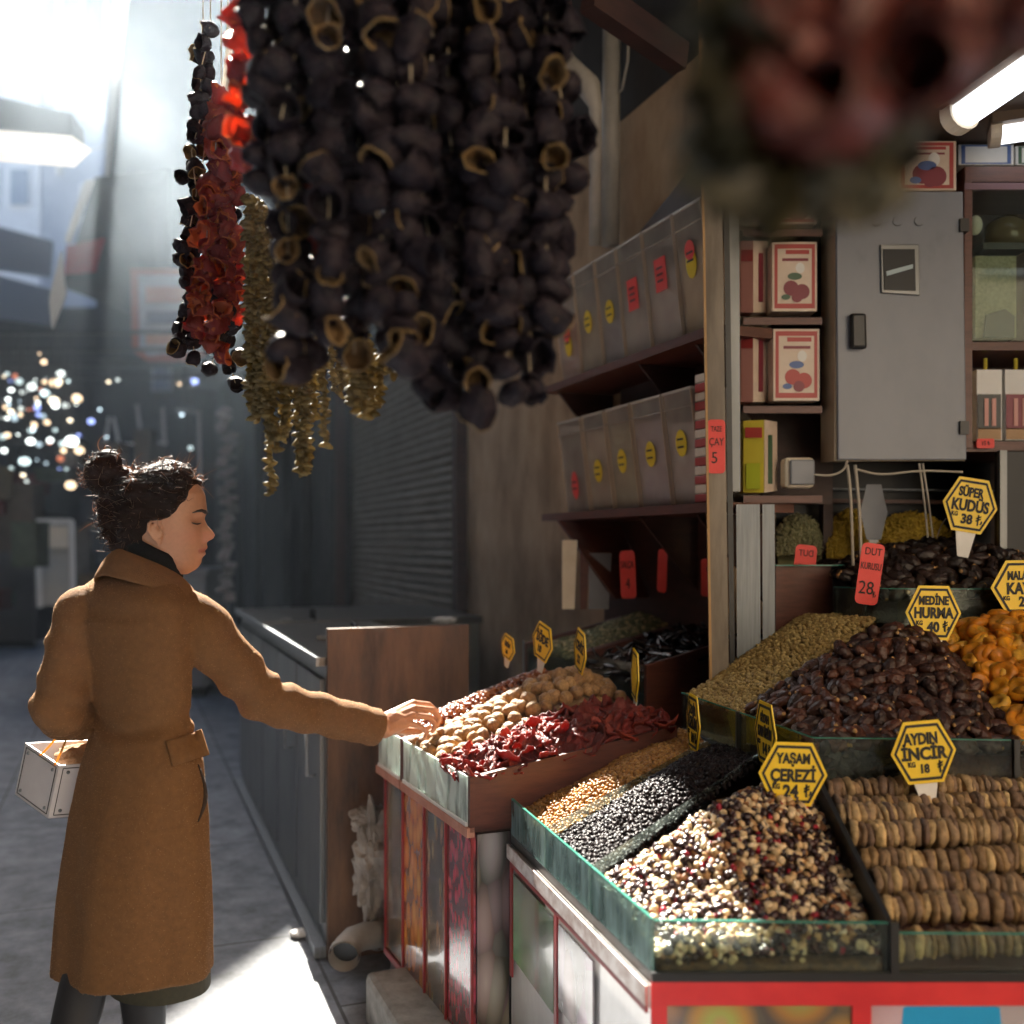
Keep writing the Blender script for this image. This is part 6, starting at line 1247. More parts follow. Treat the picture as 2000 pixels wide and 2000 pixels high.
def garland(name, kind, part, x, y0, y1, Y, step, scale, label, cat, group, wob=8, dirs=None, sp=.7, squash=1., xend=None):
    top = P(x, y0, Y); t = thing(name, label, cat, top, group)
    n = max(2, int((y1-y0)/step)); path = []
    for i in range(n):
        f = i/max(1, n-1); xx = lerp(x, xend if xend is not None else x, f)
        c = P(xx+rng.normal(0, wob), lerp(y0, y1, f)+rng.normal(0, step*.12), Y+rng.normal(0, wob/2000*Y*1.4)); path.append(c)
        d = dirs or [(rng.uniform(-1, 1), -.7, rng.uniform(-.7, .2))]
        me = SH[kind][int(rng.integers(len(SH[kind])))]; s_ = scale*rng.uniform(.78, 1.18)
        inst(part, me, t, Matrix.Translation(c) @ vrand(d[int(rng.integers(len(d)))], sp) @ Matrix.Diagonal((s_, s_, s_*rng.uniform(.7, 1.1)*squash, 1)))
    MB().tube([top+Vector((0, 0, .35))]+path[::3]+[path[-1]], .0012, 5).build('cord', M['cord'], t)
    return t
DN = [(-.5, -.8, -.3), (.4, -.8, -.2), (0, -1, -.1), (-1, -.2, -.2), (1, -.3, .1), (.2, -.4, -1), (0, .8, .2), (.8, .5, -.3), (-.6, .3, .4)]
EG = 'long string of hollow blackish dried aubergines hanging in the middle of the picture'
gE = 'strings of dried aubergines hanging over the alley'
front_ = [(507, 350), (556, 690), (592, 725), (640, 650), (690, 690), (742, 590), (795, 700), (838, 745), (885, 775), (930, 792), (975, 760), (1022, 735), (1062, 610)]
names = ['leftmost', 'second from the left', 'third from the left', 'fourth from the left', 'fifth from the left', 'sixth from the left', 'seventh from the left', 'sixth from the right', 'fifth from the right', 'longest, fourth from the right', 'third from the right', 'second from the right', 'rightmost']
for i, (x, yb) in enumerate(front_):
    garland('aubergine_string', 'dried_aubergine', 'aubergine', x, -70, yb, 1.46+rng.uniform(-.05, .06), 46, 1.08, 'front string of hollow blackish dried aubergines, '+names[i], 'aubergine string', gE, 9, DN, .55, xend=x+(10 if x > 900 else 0))
for i, (x, yb) in enumerate(((575, 560), (620, 690), (700, 690), (770, 660), (850, 700), (925, 745), (1000, 700), (1060, 640), (1098, 520))):
    garland('aubergine_string', 'dried_aubergine', 'aubergine', x, -70, yb, 1.62+rng.uniform(-.04, .05), 50, 1.2, 'back string of blackish dried aubergines in the shade, %s counting from the left' % ['first', 'second', 'third', 'fourth', 'fifth', 'sixth', 'seventh', 'eighth', 'ninth'][i], 'aubergine string', gE, 10, DN, .6)
for i, (x, y0, yb, xe) in enumerate(((408, 60, 690, 352), (396, 110, 700, 372))):
    garland('aubergine_string', 'dried_aubergine', 'aubergine', x, y0, yb, 2.28+.06*i, 25, .78, 'far-left string of small dark dried aubergines beside the red peppers, %s' % ('outer one' if i == 0 else 'inner one'), 'aubergine string', 'small aubergine strings at the far left', 9, DN, .7, xend=xe)
garland('aubergine_string', 'dried_aubergine', 'aubergine', 452, 250, 745, 2.4, 26, .85, 'short dark aubergine string behind the red peppers', 'aubergine string', 'small aubergine strings at the far left', 10, DN, .7, xend=450)
garland('aubergine_string', 'dried_aubergine', 'aubergine', 418, 585, 720, 2.26, 27, .9, 'dark aubergine pieces at the foot of the red peppers', 'aubergine string', 'small aubergine strings at the far left', 12, DN, .7, xend=430)
for i, (x, y0, yb, xe, Y, lab) in enumerate(((432, 190, 640, 388, 2.2, 'left string of crumpled red dried peppers, in focus'), (448, 200, 690, 420, 2.24, 'middle string of crumpled red dried peppers'), (455, 170, 620, 448, 2.28, 'right string of crumpled red dried peppers, darkest'))):
    garland('pepper_string', 'dried_pepper', 'pepper', x, y0, yb, Y, 17, .98, lab, 'pepper string', 'strings of dried red peppers', 8, DN, .9, .8, xend=xe)
garland('pepper_string', 'dried_pepper', 'pepper', 470, -20, 300, 1.75, 44, 1.0, 'short string of big orange-red peppers glowing beside the front aubergines', 'pepper string', 'strings of dried red peppers', 7, DN, .6, xend=475)
garland('pepper_string', 'dried_pepper', 'pepper', 600, 380, 610, 1.58, 42, .9, 'red peppers half buried between the front aubergines', 'pepper string', 'strings of dried red peppers', 14, DN, .6, xend=670)
MB_ = MB()
for x0, x1, Y in ((452, 434, 2.2), (456, 442, 2.24), (466, 452, 2.2)): MB_.tube([P(x0+8, -40, Y), P(x1, 190, Y)], .004, 5)
tag(MB_.build('twine_bundle', mat('white_twine', (.75, .74, .7), rough=.6, trans=.4)), 'bundle of white sunlit cords holding the red pepper strings', 'cord')
# okra garlands
def okra(seed):
    return MB().tube([(0, 0, -.003), (0, 0, 0), (.001, 0, .006), (.001, .001, .012), (.0, .0, .0165)], [.004, .0062, .0055, .0035, .0008], 6)
M['okra'] = mat('dried_okra', (.20, .15, .055), (.40, .31, .13), c3=(.28, .21, .08), rnd='obj', rough=.6, scale=90, trans=.5)
M['okras'] = mat('dried_okra_rest', (.20, .15, .055), (.40, .31, .13), c3=(.28, .21, .08), rnd='isl', rough=.6, scale=90, trans=.5)
variants('okra', okra, M['okra'], 2)
def okra_garland(label, strands, Y, step=8.2, s=1.):
    t = thing('okra_garland', label, 'okra garland', P(strands[0][0], strands[0][1], Y), 'garlands of dried okra')
    V = []; F = []; off = 0; n_ = 0; cords = MB(); pend = []
    for (x0, y0, x1, y1) in strands:
        n = int((y1-y0)/step); ps = []; dy = rng.uniform(-.05, .05)
        for i in range(n):
            f = i/max(1, n-1); c = P(lerp(x0, x1, f)+2*math.sin(i*.7), lerp(y0, y1, f), Y+dy); ps.append(c)
            a = rng.uniform(0, 6.28); d = (math.cos(a)*1., math.sin(a)*1., -.15)
            pend.append((c, vrand(d, .25), s*rng.uniform(.8, 1.2)))
            a2 = a+2.4; pend.append((c+Vector((0, 0, .003)), vrand((math.cos(a2), math.sin(a2), -.1), .25), s*rng.uniform(.8, 1.2)))
        cords.tube(ps, .0008, 4)
    rng.shuffle(pend)
    base = SH['okra'][0]; A0_ = np.empty(len(base.vertices)*3); base.vertices.foreach_get('co', A0_); A0_ = A0_.reshape(-1, 3)
    for i, (c, rt, k) in enumerate(pend):
        Mx = Matrix.Translation(c) @ rt @ Matrix.Scale(k, 4)
        if i < 90: inst('okra', SH['okra'][i % 2], t, Mx)
        else:
            V.append(A0_ @ np.array(Mx.to_3x3()).T+np.array(Mx.translation)); F += [tuple(q+off for q in p.vertices) for p in base.polygons]; off += len(A0_)
    if V:
        me = bpy.data.meshes.new('okra_rest'); me.from_pydata(np.concatenate(V).tolist(), [], F); me.materials.append(M['okras']); me.polygons.foreach_set('use_smooth', [True]*len(F))
        o = bpy.data.objects.new('okra_rest', me); COL.objects.link(o); o.parent = t; o.matrix_parent_inverse = t.matrix_world.inverted(); tag(o, kind='stuff')
    cords.build('cord', M['cord'], t)
okra_garland('long dense garland of tan dried okra hanging left of the aubergines', [(482, 385, 488, 800), (491, 388, 497, 815), (500, 392, 506, 820), (509, 400, 515, 812), (518, 410, 524, 800), (527, 450, 533, 790), (536, 480, 540, 770), (495, 700, 530, 860)], 2.12)
okra_garland('thin okra tail ending in a single dangling string', [(522, 780, 535, 860), (530, 830, 528, 965), (538, 830, 540, 880)], 2.1, 8)
okra_garland('sunlit okra strings in the middle, hanging below the aubergines', [(550, 700, 555, 860), (562, 690, 560, 850), (575, 690, 585, 920), (590, 720, 592, 925), (600, 700, 600, 925), (612, 690, 612, 820), (630, 690, 636, 870)], 2.14)
okra_garland('short brightest okra cluster alone to the right of the other okra', [(690, 650, 688, 790), (700, 655, 702, 800), (712, 660, 712, 812), (722, 675, 726, 812), (735, 700, 768, 735), (742, 700, 740, 790)], 2.0, 8.5, 1.15)
okra_garland('dull olive okra strands in the shade behind the lowest aubergines', [(645, 640, 650, 760), (660, 640, 665, 770), (672, 640, 672, 750), (620, 640, 622, 760)], 2.3)
# strongly blurred string of peppers and leaves close to the camera, upper right
for i, (x, y0, yb, Y) in enumerate(((1470, -300, 170, .58), (1560, -300, 215, .57), (1650, -300, 240, .58), (1740, -300, 200, .6), (1830, -300, 130, .58), (1920, -300, 70, .59), (2000, -300, 40, .58))):
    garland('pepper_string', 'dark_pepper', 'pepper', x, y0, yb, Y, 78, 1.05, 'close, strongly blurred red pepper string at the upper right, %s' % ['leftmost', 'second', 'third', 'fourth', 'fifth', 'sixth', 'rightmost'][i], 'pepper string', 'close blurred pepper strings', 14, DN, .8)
lf = mat('dark_dried_leaf', (.025, .024, .012), (.07, .06, .03), rnd='obj', rough=.45, scale=60)
def leaf(seed):
    mb = MB(); n = 6; vs = []
    for i in range(n):
        q = i/(n-1); w = .011*math.sin(math.pi*(.08+.9*q)); vs += [(-w, -.018+.036*q, .004*nz((q, 0, seed), 2)+.003), (0, -.018+.036*q, .006*nz((q, 1, seed), 2)), (w, -.018+.036*q, .004*nz((q, 2, seed), 2)+.003)]
    up = [(x, y, z+.0012) for x, y, z in vs]; f = []
    for i in range(n-1):
        for j in range(2): q = i*3+j; f += [(q, q+1, q+4, q+3)[::-1], (n*3+q, n*3+q+1, n*3+q+4, n*3+q+3)]
    return mb.add(vs+up, f)
variants('leaf', leaf, lf, 5)
for i, (x, y0, yb, Y, w) in enumerate(((1420, -100, 330, .76, 14), (1450, 60, 400, .77, 22), (1500, 180, 400, .78, 24), (1560, 220, 400, .79, 24), (1640, 220, 390, .8, 30), (1700, 200, 350, .8, 30))):
    garland('leaf_string', 'leaf', 'leaf', x, y0, yb, Y-.18, 8, 1.5, 'close, strongly blurred bunch of dark dried leaves at the upper right, %s' % ['leftmost', 'second', 'third', 'fourth', 'fifth', 'rightmost'][i], 'leaf string', 'close blurred leaf strings', w, [(0, -1, 0), (1, 0, 0), (-1, 0, .3), (0, .5, 1)], .8)
# ================================================================== the woman
WY = 2.5; PM = 800.
def W_(px, py, Y=WY): return P(px, py, Y)
wo = thing('person', 'woman in a long camel coat reaching into the walnut tray, dark hair in a bun', 'person', (-.9, WY, 0))
HC = Vector((-.861, WY, 1.47)); th = R(11)
HF = Vector((math.cos(th), math.sin(th), 0)); HR = Vector((math.sin(th), -math.cos(th), 0))
def HD(f, r, h): return HC+HF*f+HR*r+Vector((0, 0, h))
hs = [-.125, -.111, -.0974, -.085, -.0747, -.0684, -.0578, -.0453, -.0385, -.0283, -.018, -.0057, .0113, .0294, .045, .0725, .097, .118, .132, .138]
fr = [.066, .0895, .0985, .1000, .1083, .1068, .1125, .1115, .1275, .1325, .1262, .1145, .1065, .1122, .1115, .1076, .092, .066, .036, .01]
bh = [-.125, -.111, -.0974, -.085, -.06, -.03, .0113, .0294, .045, .0725, .097, .118, .132, .138]
bf = [.066, .0885, .0965, .0985, .1045, .1030, .1045, .1095, .1105, .1076, .092, .066, .036, .01]
kh = [-.125, -.11, -.09, -.06, -.03, 0, .03, .07, .10, .12, .132, .138]
kb = [-.02, -.03, -.04, -.052, -.066, -.076, -.083, -.082, -.068, -.045, -.02, -.006]
wh = [-.125, -.11, -.09, -.06, -.03, 0, .03, .07, .10, .12, .132, .138]
ww = [.020, .036, .047, .056, .063, .067, .069, .067, .055, .038, .020, .006]
def facept(h, a):
    b0 = interp(h, bh, bf); pf = interp(h, hs, fr); k = interp(h, kh, kb); w = interp(h, wh, ww)
    c = (b0*.42+k*.58); ca, sa = math.cos(a), math.sin(a)
    fa = b0-c if ca > 0 else c-k
    n_ = 2.25; q = (abs(ca)**n_+abs(sa)**n_)**(-1/n_); x = ca*q; y = sa*q
    f = c+x*fa; r = y*w
    if ca > 0:
        # narrow the face in front, cheek hollow below the cheekbone
        r *= 1-.10*smooth01((f-.06)/.05)*(1 if h < .03 else .5)
        sg = .0085 if h > -.012 else .0125
        sg = lerp(sg, .02, smooth01((-.055-h)/.02)); f += (pf-b0)*math.exp(-(r/sg)**2)
        for s_ in (-1, 1):
            f -= .012*math.exp(-((r-s_*.031)/.013)**2-((h-.006)/.011)**2)          # eye sockets
            f += .006*math.exp(-((r-s_*.031)/.0105)**2-((h-.003)/.008)**2)         # lids over the eyeballs
            f += .004*math.exp(-((r-s_*.030)/.02)**2-((h-.026)/.007)**2)           # brow ridge
            f += .005*math.exp(-((r-s_*.042)/.016)**2-((h+.026)/.018)**2)          # cheek
            f += .006*math.exp(-((r-s_*.0135)/.006)**2-((h+.036)/.007)**2)         # nostril wing
        f += .0035*math.exp(-(r/.02)**2)*(math.exp(-((h+.0600)/.0045)**2)+math.exp(-((h+.0745)/.005)**2))-.004*math.exp(-(r/.022)**2-((h+.0678)/.0018)**2)
    return f, r
body = MB(); NA = 72; rows = []
hv = list(np.linspace(-.125, .136, 66))
for h in hv: rows.append([HD(*facept(h, 2*math.pi*j/NA), h) for j in range(NA)])
body.rings(rows)
for s_ in (1,):       # ears
    pass
for s_ in (1, -1):
    e = lambda f, r, h: HD(f, s_*(r+.003), h-.019)
    rim = [e(.012, .066, -.030), e(-.004, .071, -.018), e(-.014, .077, .000), e(-.013, .079, .016), e(-.002, .077, .026), e(.010, .073, .022), e(.014, .070, .010)]
    body.capsule(rim, [.0048, .0048, .0045, .0042, .0042, .004, .003], 8)
    body.capsule([e(.008, .067, -.030), e(.012, .068, -.022)], [.0068, .006], 8)
    body.capsule([e(.004, .066, -.012), e(-.004, .070, .008), e(.002, .068, .016)], [.008, .0075, .006], 8)
    body.capsule([e(.015, .067, -.010), e(.014, .067, .002)], [.004, .004], 6)
# neck, trunk, legs, arms
neckB = Vector((-.905, WY+.0, 1.30))
body.capsule([HD(-.012, 0, -.05), HD(-.022, 0, -.12), neckB], [.052, .052, .06], 20)
psi = R(35); BF = Vector((math.sin(psi), math.cos(psi), 0)); BR_ = Vector((math.cos(psi), -math.sin(psi), 0))
tz = [1.32, 1.26, 1.12, 1.0, .9, .8, .72]; 
def tc(z): return Vector((interp(z, [.38, 1.0, 1.32], [-.9025, -.9, -.905]), WY, z))
body.rings([[tc(z)+BR_*(a*math.cos(t))+BF*(b_*math.sin(t)) for t in np.linspace(0, 2*math.pi, 28, endpoint=False)] for z, a, b_ in ((.70, .11, .07), (.78, .135, .085), (.9, .125, .08), (1.0, .10, .062), (1.12, .12, .075), (1.22, .135, .075), (1.27, .11, .06), (1.31, .06, .05))])
legs = {}
for s_, foot in ((-1, W_(142, 2000)), (1, W_(270, 2010))):
    hip = tc(.76)+BR_*(s_*.075); knee = Vector((W_(184 if s_ < 0 else 270, 1940).x, WY+(.02 if s_ > 0 else -.02), .42)); ank = Vector((foot.x, WY-(.10 if s_ < 0 else -.06), .09))
    body.capsule([hip, lerp(hip, knee, .5), knee, lerp(knee, ank, .35), ank], [.082, .07, .052, .05, .034], 18)
    body.capsule([ank+Vector((0, 0, -.04)), ank+BF*.12+Vector((0, 0, -.055)), ank+BF*.17+Vector((0, 0, -.06))], [.032, .032, .024], 12)
    legs[s_] = (hip, knee, ank)
RS, RE, RW = W_(372, 1205, 2.48), W_(520, 1372, 2.60), W_(742, 1420, 2.83)
body.capsule([RS+Vector((-.02, 0, -.03)), RE, RW], [.04, .038, .026], 16)
LS, LE, LW = W_(163, 1190, 2.50), W_(110, 1392, 2.44), W_(172, 1408, 2.66)
body.capsule([LS+Vector((.03, 0, -.05)), LE+Vector((.008, 0, .012)), LW], [.038, .036, .024], 16)
# right hand: palm of metacarpals and four bent fingers plus the thumb
def hp(x, y, Y): return P(x, y, Y)
RW2 = hp(752, 1418, 2.845)
knk = [hp(808, 1374, 2.965), hp(810, 1384, 2.94), hp(806, 1397, 2.915), hp(797, 1412, 2.895)]
wr = [hp(752, 1406, 2.87), hp(752, 1412, 2.86), hp(752, 1420, 2.85), hp(752, 1428, 2.845)]
for a, b_ in zip(wr, knk): body.capsule([RW, a, lerp(a, b_, .5), b_], [.026, .021, .0165, .0125], 12)
body.capsule([lerp(wr[1], knk[1], .3), lerp(wr[2], knk[2], .6)], [.022, .018], 12)
fing = [[(808, 1374, 2.965), (838, 1377, 2.99), (853, 1390, 3.0), (851, 1404, 2.995)],
        [(810, 1384, 2.94), (845, 1387, 2.965), (858, 1402, 2.97), (853, 1417, 2.965)],
        [(806, 1397, 2.915), (840, 1401, 2.935), (851, 1415, 2.94), (845, 1428, 2.935)],
        [(797, 1412, 2.895), (824, 1420, 2.91), (834, 1431, 2.912), (829, 1441, 2.91)]]
for f_, r0 in zip(fing, (.0098, .0102, .0095, .0084)):
    body.capsule([hp(*q) for q in f_], [r0*1.12, r0, r0*.92, r0*.78], 10)
body.capsule([hp(760, 1424, 2.88), hp(790, 1428, 2.95), hp(818, 1428, 2.985), hp(838, 1420, 2.995)], [.016, .0135, .0105, .0085], 10)
# left hand round the bag cords, in front of her
lk = LW+Vector((.02, .05, -.01))
for k in range(4):
    a = LW+Vector((.012*k-.01, .06, .012-.006*k)); body.capsule([LW, a, a+Vector((.005, .035, -.015)), a+Vector((-.002, .03, -.04))], [.024, .012, .0092, .0078], 10)
body.capsule([LW, LW+Vector((-.025, .035, .0)), LW+Vector((-.025, .07, -.01))], [.02, .011, .009], 10)
def skin(co, no):
    l = co-HC; f, r, h = l.dot(HF), l.dot(HR), l.z
    base = Vector((.50, .255, .155))
    k = .5+.5*nz(co, 30)
    base = base*(.90+.10*k+.09*nz(co, 140)+.05*nz(co, 320))
    ck = math.exp(-((h+.03)/.022)**2-((f-.075)/.03)**2); base = lerp(base, Vector((.50, .20, .135)), .45*ck)
    ey = math.exp(-((h-.004)/.012)**2-((f-.09)/.022)**2); base = lerp(base, Vector((.36, .17, .11)), .5*ey)
    if -.082 < h < -.056 and f > .09 and abs(r) < .026-.5*abs(h+.067):
        e = math.exp(-((h+.0672)/.007)**2); base = lerp(base, Vector((.36, .11, .085)), e)
    if f > .09 and -.05 < h < -.02 and abs(r) < .02: base = lerp(base, Vector((.52, .21, .14)), .5)
    return base
M['skin'] = vcolmat('skin', .42, .06, 320, sss=.12)
bo = body.build('body', M['skin'], wo, True); remesh(bo, .0032, 3, .4); tint(bo, skin)
# brows, lashes
M['hair'] = mat('dark_brown_hair', (.010, .006, .004), (.03, .016, .010), rough=.6, spec=.12, scale=14, stretch=(1, 1, 5), bump=.5, bscale=90, trans=.08, tcol=(.35, .12, .05))
M['lash'] = mat('dark_lash', (.012, .008, .007), rough=.6)
def surf_pt(h, rr, out=.0012):
    best = None
    for j in range(-60, 61):
        f, r = facept(h, j/60*1.57)
        if best is None or abs(r-rr) < abs(best[1]-rr): best = (f, r)
    return HD(best[0]+out, best[1]*1.0, h)
for s_ in (1, -1):
    pts_ = [surf_pt(hh, s_*rr, .0) for rr, hh in ((.012, .0255), (.02, .0285), (.03, .0305), (.039, .029), (.047, .0245))]
    MB().tube(pts_, [.0042, .0060, .0052, .0038, .0014], 8, flat=.75).build('eyebrow', M['lash'], wo, True)
    pts_ = [surf_pt(hh, s_*rr, .0006) for rr, hh in ((.018, .0005), (.024, -.0012), (.031, -.0022), (.038, -.001), (.044, .001))]
    MB().tube(pts_, [.001, .0019, .0022, .002, .0008], 6).build('lashes', M['lash'], wo, True)
    pts_ = [surf_pt(hh, s_*rr, -.0006) for rr, hh in ((.019, .007), (.025, .0095), (.032, .0098), (.040, .008), (.045, .004))]
    MB().tube(pts_, [.0006, .0010, .0011, .001, .0005], 6).build('eyelid_crease', mat('lid_fold', (.26, .12, .08), rough=.6), wo, True)
# ---------------------------------------------------------------- hair
hb = MB(); rows = []; NA = 64
def hairmask(f, r, h):
    """>0 where the scalp is covered"""
    lim = interp(h, [-.125, -.05, -.014, .003, .011, .03, .045, .07, .097, .118], [-.030, -.026, -.020, -.012, .036, .050, .062, .078, .086, .2])
    return lim-f
for h in np.linspace(-.118, .137, 52):
    row = []
    for j in range(NA):
        a = 2*math.pi*j/NA; f, r = facept(h, a)
        if math.cos(a) > 0: f = min(f, interp(h, bh, bf))
        k = hairmask(f, r, h); c0 = interp(h, bh, bf)*.42+interp(h, kh, kb)*.58
        th_ = lerp(-.006, interp(h, [-.12, -.06, 0, .06, .1, .137], [.016, .026, .028, .022, .018, .020]), smooth01((k+.004)/.03))
        bump_ = 1+.22*nz((f*1.0, r, h*3.0), 26, 2)+.12*nz((f, r, h), 60, 5)
        back = smooth01((-f-.0)/.06)
        dfr = Vector((f-c0, r)); L_ = max(dfr.length, .004); dfr /= L_; tt = th_*bump_*(1+.45*back) if th_ > 0 else th_
        hh = h
        row.append(HD(f+dfr.x*tt, r+dfr.y*tt, hh))
    rows.append(row)
hb.rings(rows)
# knotted bun high on the back of the head and the twisted roll below it
bc = (-.128, .0, .118)
for i in range(11):
    a = i*2*math.pi/11*1.0; rr = .026+.006*math.sin(i*2.3)
    q0_ = HD(bc[0]+rr*math.cos(a), .010*math.sin(i*1.7), bc[2]+rr*math.sin(a)); q1 = HD(bc[0]+rr*math.cos(a+.9), .016*math.cos(i*1.9), bc[2]+rr*math.sin(a+.9)); q2 = HD(bc[0]+rr*math.cos(a+1.7), -.010*math.sin(i), bc[2]+rr*math.sin(a+1.7))
    hb.capsule([q0_, q1, q2], [.013, .0165, .013], 10)
hb.ball(HD(*bc), (.048, .042, .050), 20, 14); hb.ball(HD(-.118, 0, .152), (.030, .026, .026), 16, 12)
hb.ball(HD(.018, 0, .092), (.075, .060, .062), 24, 16); hb.ball(HD(-.03, 0, .07), (.07, .066, .06), 24, 16)
for q, r in (((-.098, 0, .075), .045), ((-.105, 0, .045), .038), ((-.11, 0, .015), .034), ((-.098, 0, -.02), .034), ((-.08, 0, -.05), .036), ((-.07, 0, -.08), .036), ((-.06, 0, -.105), .032), ((-.075, .0, .10), .034)):
    hb.ball(HD(*q), (r, r*1.1, r), 14, 10)
ho = hb.build('hair', M['hair'], wo, True); remesh(ho, .0042, 4, .5)
me = ho.data
for v in me.vertices:
    l = v.co-HC; f, r, h = l.dot(HF), l.dot(HR), l.z
    v.co += v.normal*(.0022*math.sin(150*(h+.35*f)+9*nz(v.co, 9))+.003*nz(v.co, 42, 3))
me.update()
M['wisp'] = mat('backlit_hair_strand', (.07, .03, .015), rough=.35, trans=.5, tcol=(.6, .34, .2))  # paler translucent hair colour puts backlight into the stray strands
def strands(name, lst, r0, m):
    mb = MB()
    for p in lst: mb.tube(p, [r0*(1-.7*i/(len(p)-1)) for i in range(len(p))], 3)
    o = mb.build(name, m, wo, True); return tag(o, kind='stuff')
vs_ = [(v.co.copy(), v.normal.copy()) for v in me.vertices]
lst = []
for _ in range(1300):
    co, no = vs_[int(rng.integers(len(vs_)))]; l = co-HC; f, h = l.dot(HF), l.z
    if hairmask(f, l.dot(HR), h) < .006 and h < .09: continue
    out = no.copy(); tg = Vector((-HF.x, -HF.y, .3)) if f < -.02 else Vector((-HF.x*.6, -HF.y*.6, .5))
    d = (out*.7+tg*.5+Vector(rng.normal(0, .45, 3))).normalized(); L_ = rng.uniform(.008, .022) if rng.random() < .88 else rng.uniform(.03, .06)
    if h < -.03: d = (out*.6+Vector((-.5, 0, -.5))+Vector(rng.normal(0, .4, 3))).normalized()
    p = co-no*.003; pp = [p.copy()]; cv = Vector(rng.normal(0, 1, 3))
    for i in range(6):
        d = (d+cv*.34+Vector((0, 0, -.04))).normalized(); p = p+d*(L_/6); pp.append(p.copy())
    lst.append(pp)
strands('stray_hair', lst, .0009, M['wisp'])
lst = []
for _ in range(900):     # combed strands lying on the surface, swept back to the bun
    co, no = vs_[int(rng.integers(len(vs_)))]; l = co-HC; f, h = l.dot(HF), l.z
    if hairmask(f, l.dot(HR), h) < .01 and h < .09: continue
    if f < -.09: tgt = HD(-.125, 0, .1)
    else: tgt = HD(-.11, l.dot(HR)*.7, .075)
    p = co+no*.0006; pp = [p.copy()]
    for i in range(7):
        d = tgt-p; d = d-no*d.dot(no)
        if d.length < 1e-4: break
        p = p+d.normalized()*.0055+no*.0004*math.sin(i); q = HC+(p-HC); pp.append(p.copy())
    if len(pp) > 3: lst.append(pp)
strands('combed_hair', lst, .0005, M['hair'])
lst = []
for _ in range(420):     # loose curls that break up the outline and the surface
    co, no = vs_[int(rng.integers(len(vs_)))]; l = co-HC; f, h = l.dot(HF), l.z
    if hairmask(f, l.dot(HR), h) < .014 and h < .1: continue
    if f > .03 and h < .1 and rng.random() < .7: continue
    a_ = no.orthogonal().normalized(); b_ = no.cross(a_); ph = rng.uniform(0, 6.28); dd = (a_*math.cos(ph)+b_*math.sin(ph)); ee = no.cross(dd); rr_ = rng.uniform(.004, .009); pp = []
    for i in range(12):
        t_ = i/11; pp.append(co+dd*(.034*t_)+no*(.0015+rr_*.7*(1-math.cos(t_*7.5)))+ee*(rr_*math.sin(t_*7.5)))
    lst.append(pp)
strands('loose_curls', lst, .0011, M['hair'])
# ---------------------------------------------------------------- clothes
def wool():
    m = mat('camel_wool', (.145, .071, .028), (.20, .099, .040), rough=.88, scale=70, bump=.35, bscale=420, sheen=1.0, spec=.2, contrast=(.3, .7)); return m
M['wool'] = wool(); M['woolin'] = mat('coat_fold_shadow', (.03, .016, .008), rough=.9)
co_ = MB()
R_ = [(1112, 205, 335), (1128, 172, 352), (1148, 138, 374), (1172, 120, 390), (1205, 120, 394), (1262, 130, 391), (1330, 148, 389), (1372, 164, 385), (1400, 176, 382), (1425, 174, 388), (1450, 158, 399), (1480, 148, 409), (1580, 128, 417), (1700, 114, 423), (1800, 106, 427), (1893, 101, 429)]
NR = 72
def ring(z, cx, a, b_, k=0):
    out = []
    for j in range(NR):
        t = 2*math.pi*j/NR; q = Vector((cx, WY, z))+BR_*(a*math.cos(t))+BF*(b_*math.sin(t)); out.append(q)
    return out
ys = np.linspace(1112, 1893, 90); rr = []
for y in ys:
    xl = interp(y, [q[0] for q in R_], [q[1] for q in R_]); xr = interp(y, [q[0] for q in R_], [q[2] for q in R_])
    hw = (xr-xl)/2/PM; a = hw/.893; z = CZ-(y-1062)/PM; b_ = a*(.50 if y < 1200 else lerp(.55, .68, smooth01((y-1250)/500)))
    cx = ((xl+xr)/2-1000)/PM; row = ring(z, cx, a, b_)
    fl = smooth01((y-1450)/400)
    for j, q in enumerate(row):
        t = 2*math.pi*j/NR; d = (q-Vector((cx, WY, z))).normalized()
        amp = .010*fl*math.sin(5*t+1.2+.4*nz((0, 0, z), 3))+.004*fl*math.sin(9*t+2)
        wst = math.exp(-((y-1415)/34)**2)
        amp += wst*.0085*math.sin((y-1370)/7.0+2.5*math.sin(t*2+1))*(.5+.5*nz((math.cos(t), math.sin(t), 0), 2, 7)+.3)
        amp += .004*nz((q.x, q.y, q.z), 9, 4)+.0025*nz((q.x*1.0, q.y, q.z*.5), 26, 8)
        low = smooth01((y-1700)/190); row[j] = q+d*amp+Vector((-.012*low*max(0, -math.cos(t)), 0, .026*low*math.cos(t)))
    rr.append(row)
co_.rings(rr)
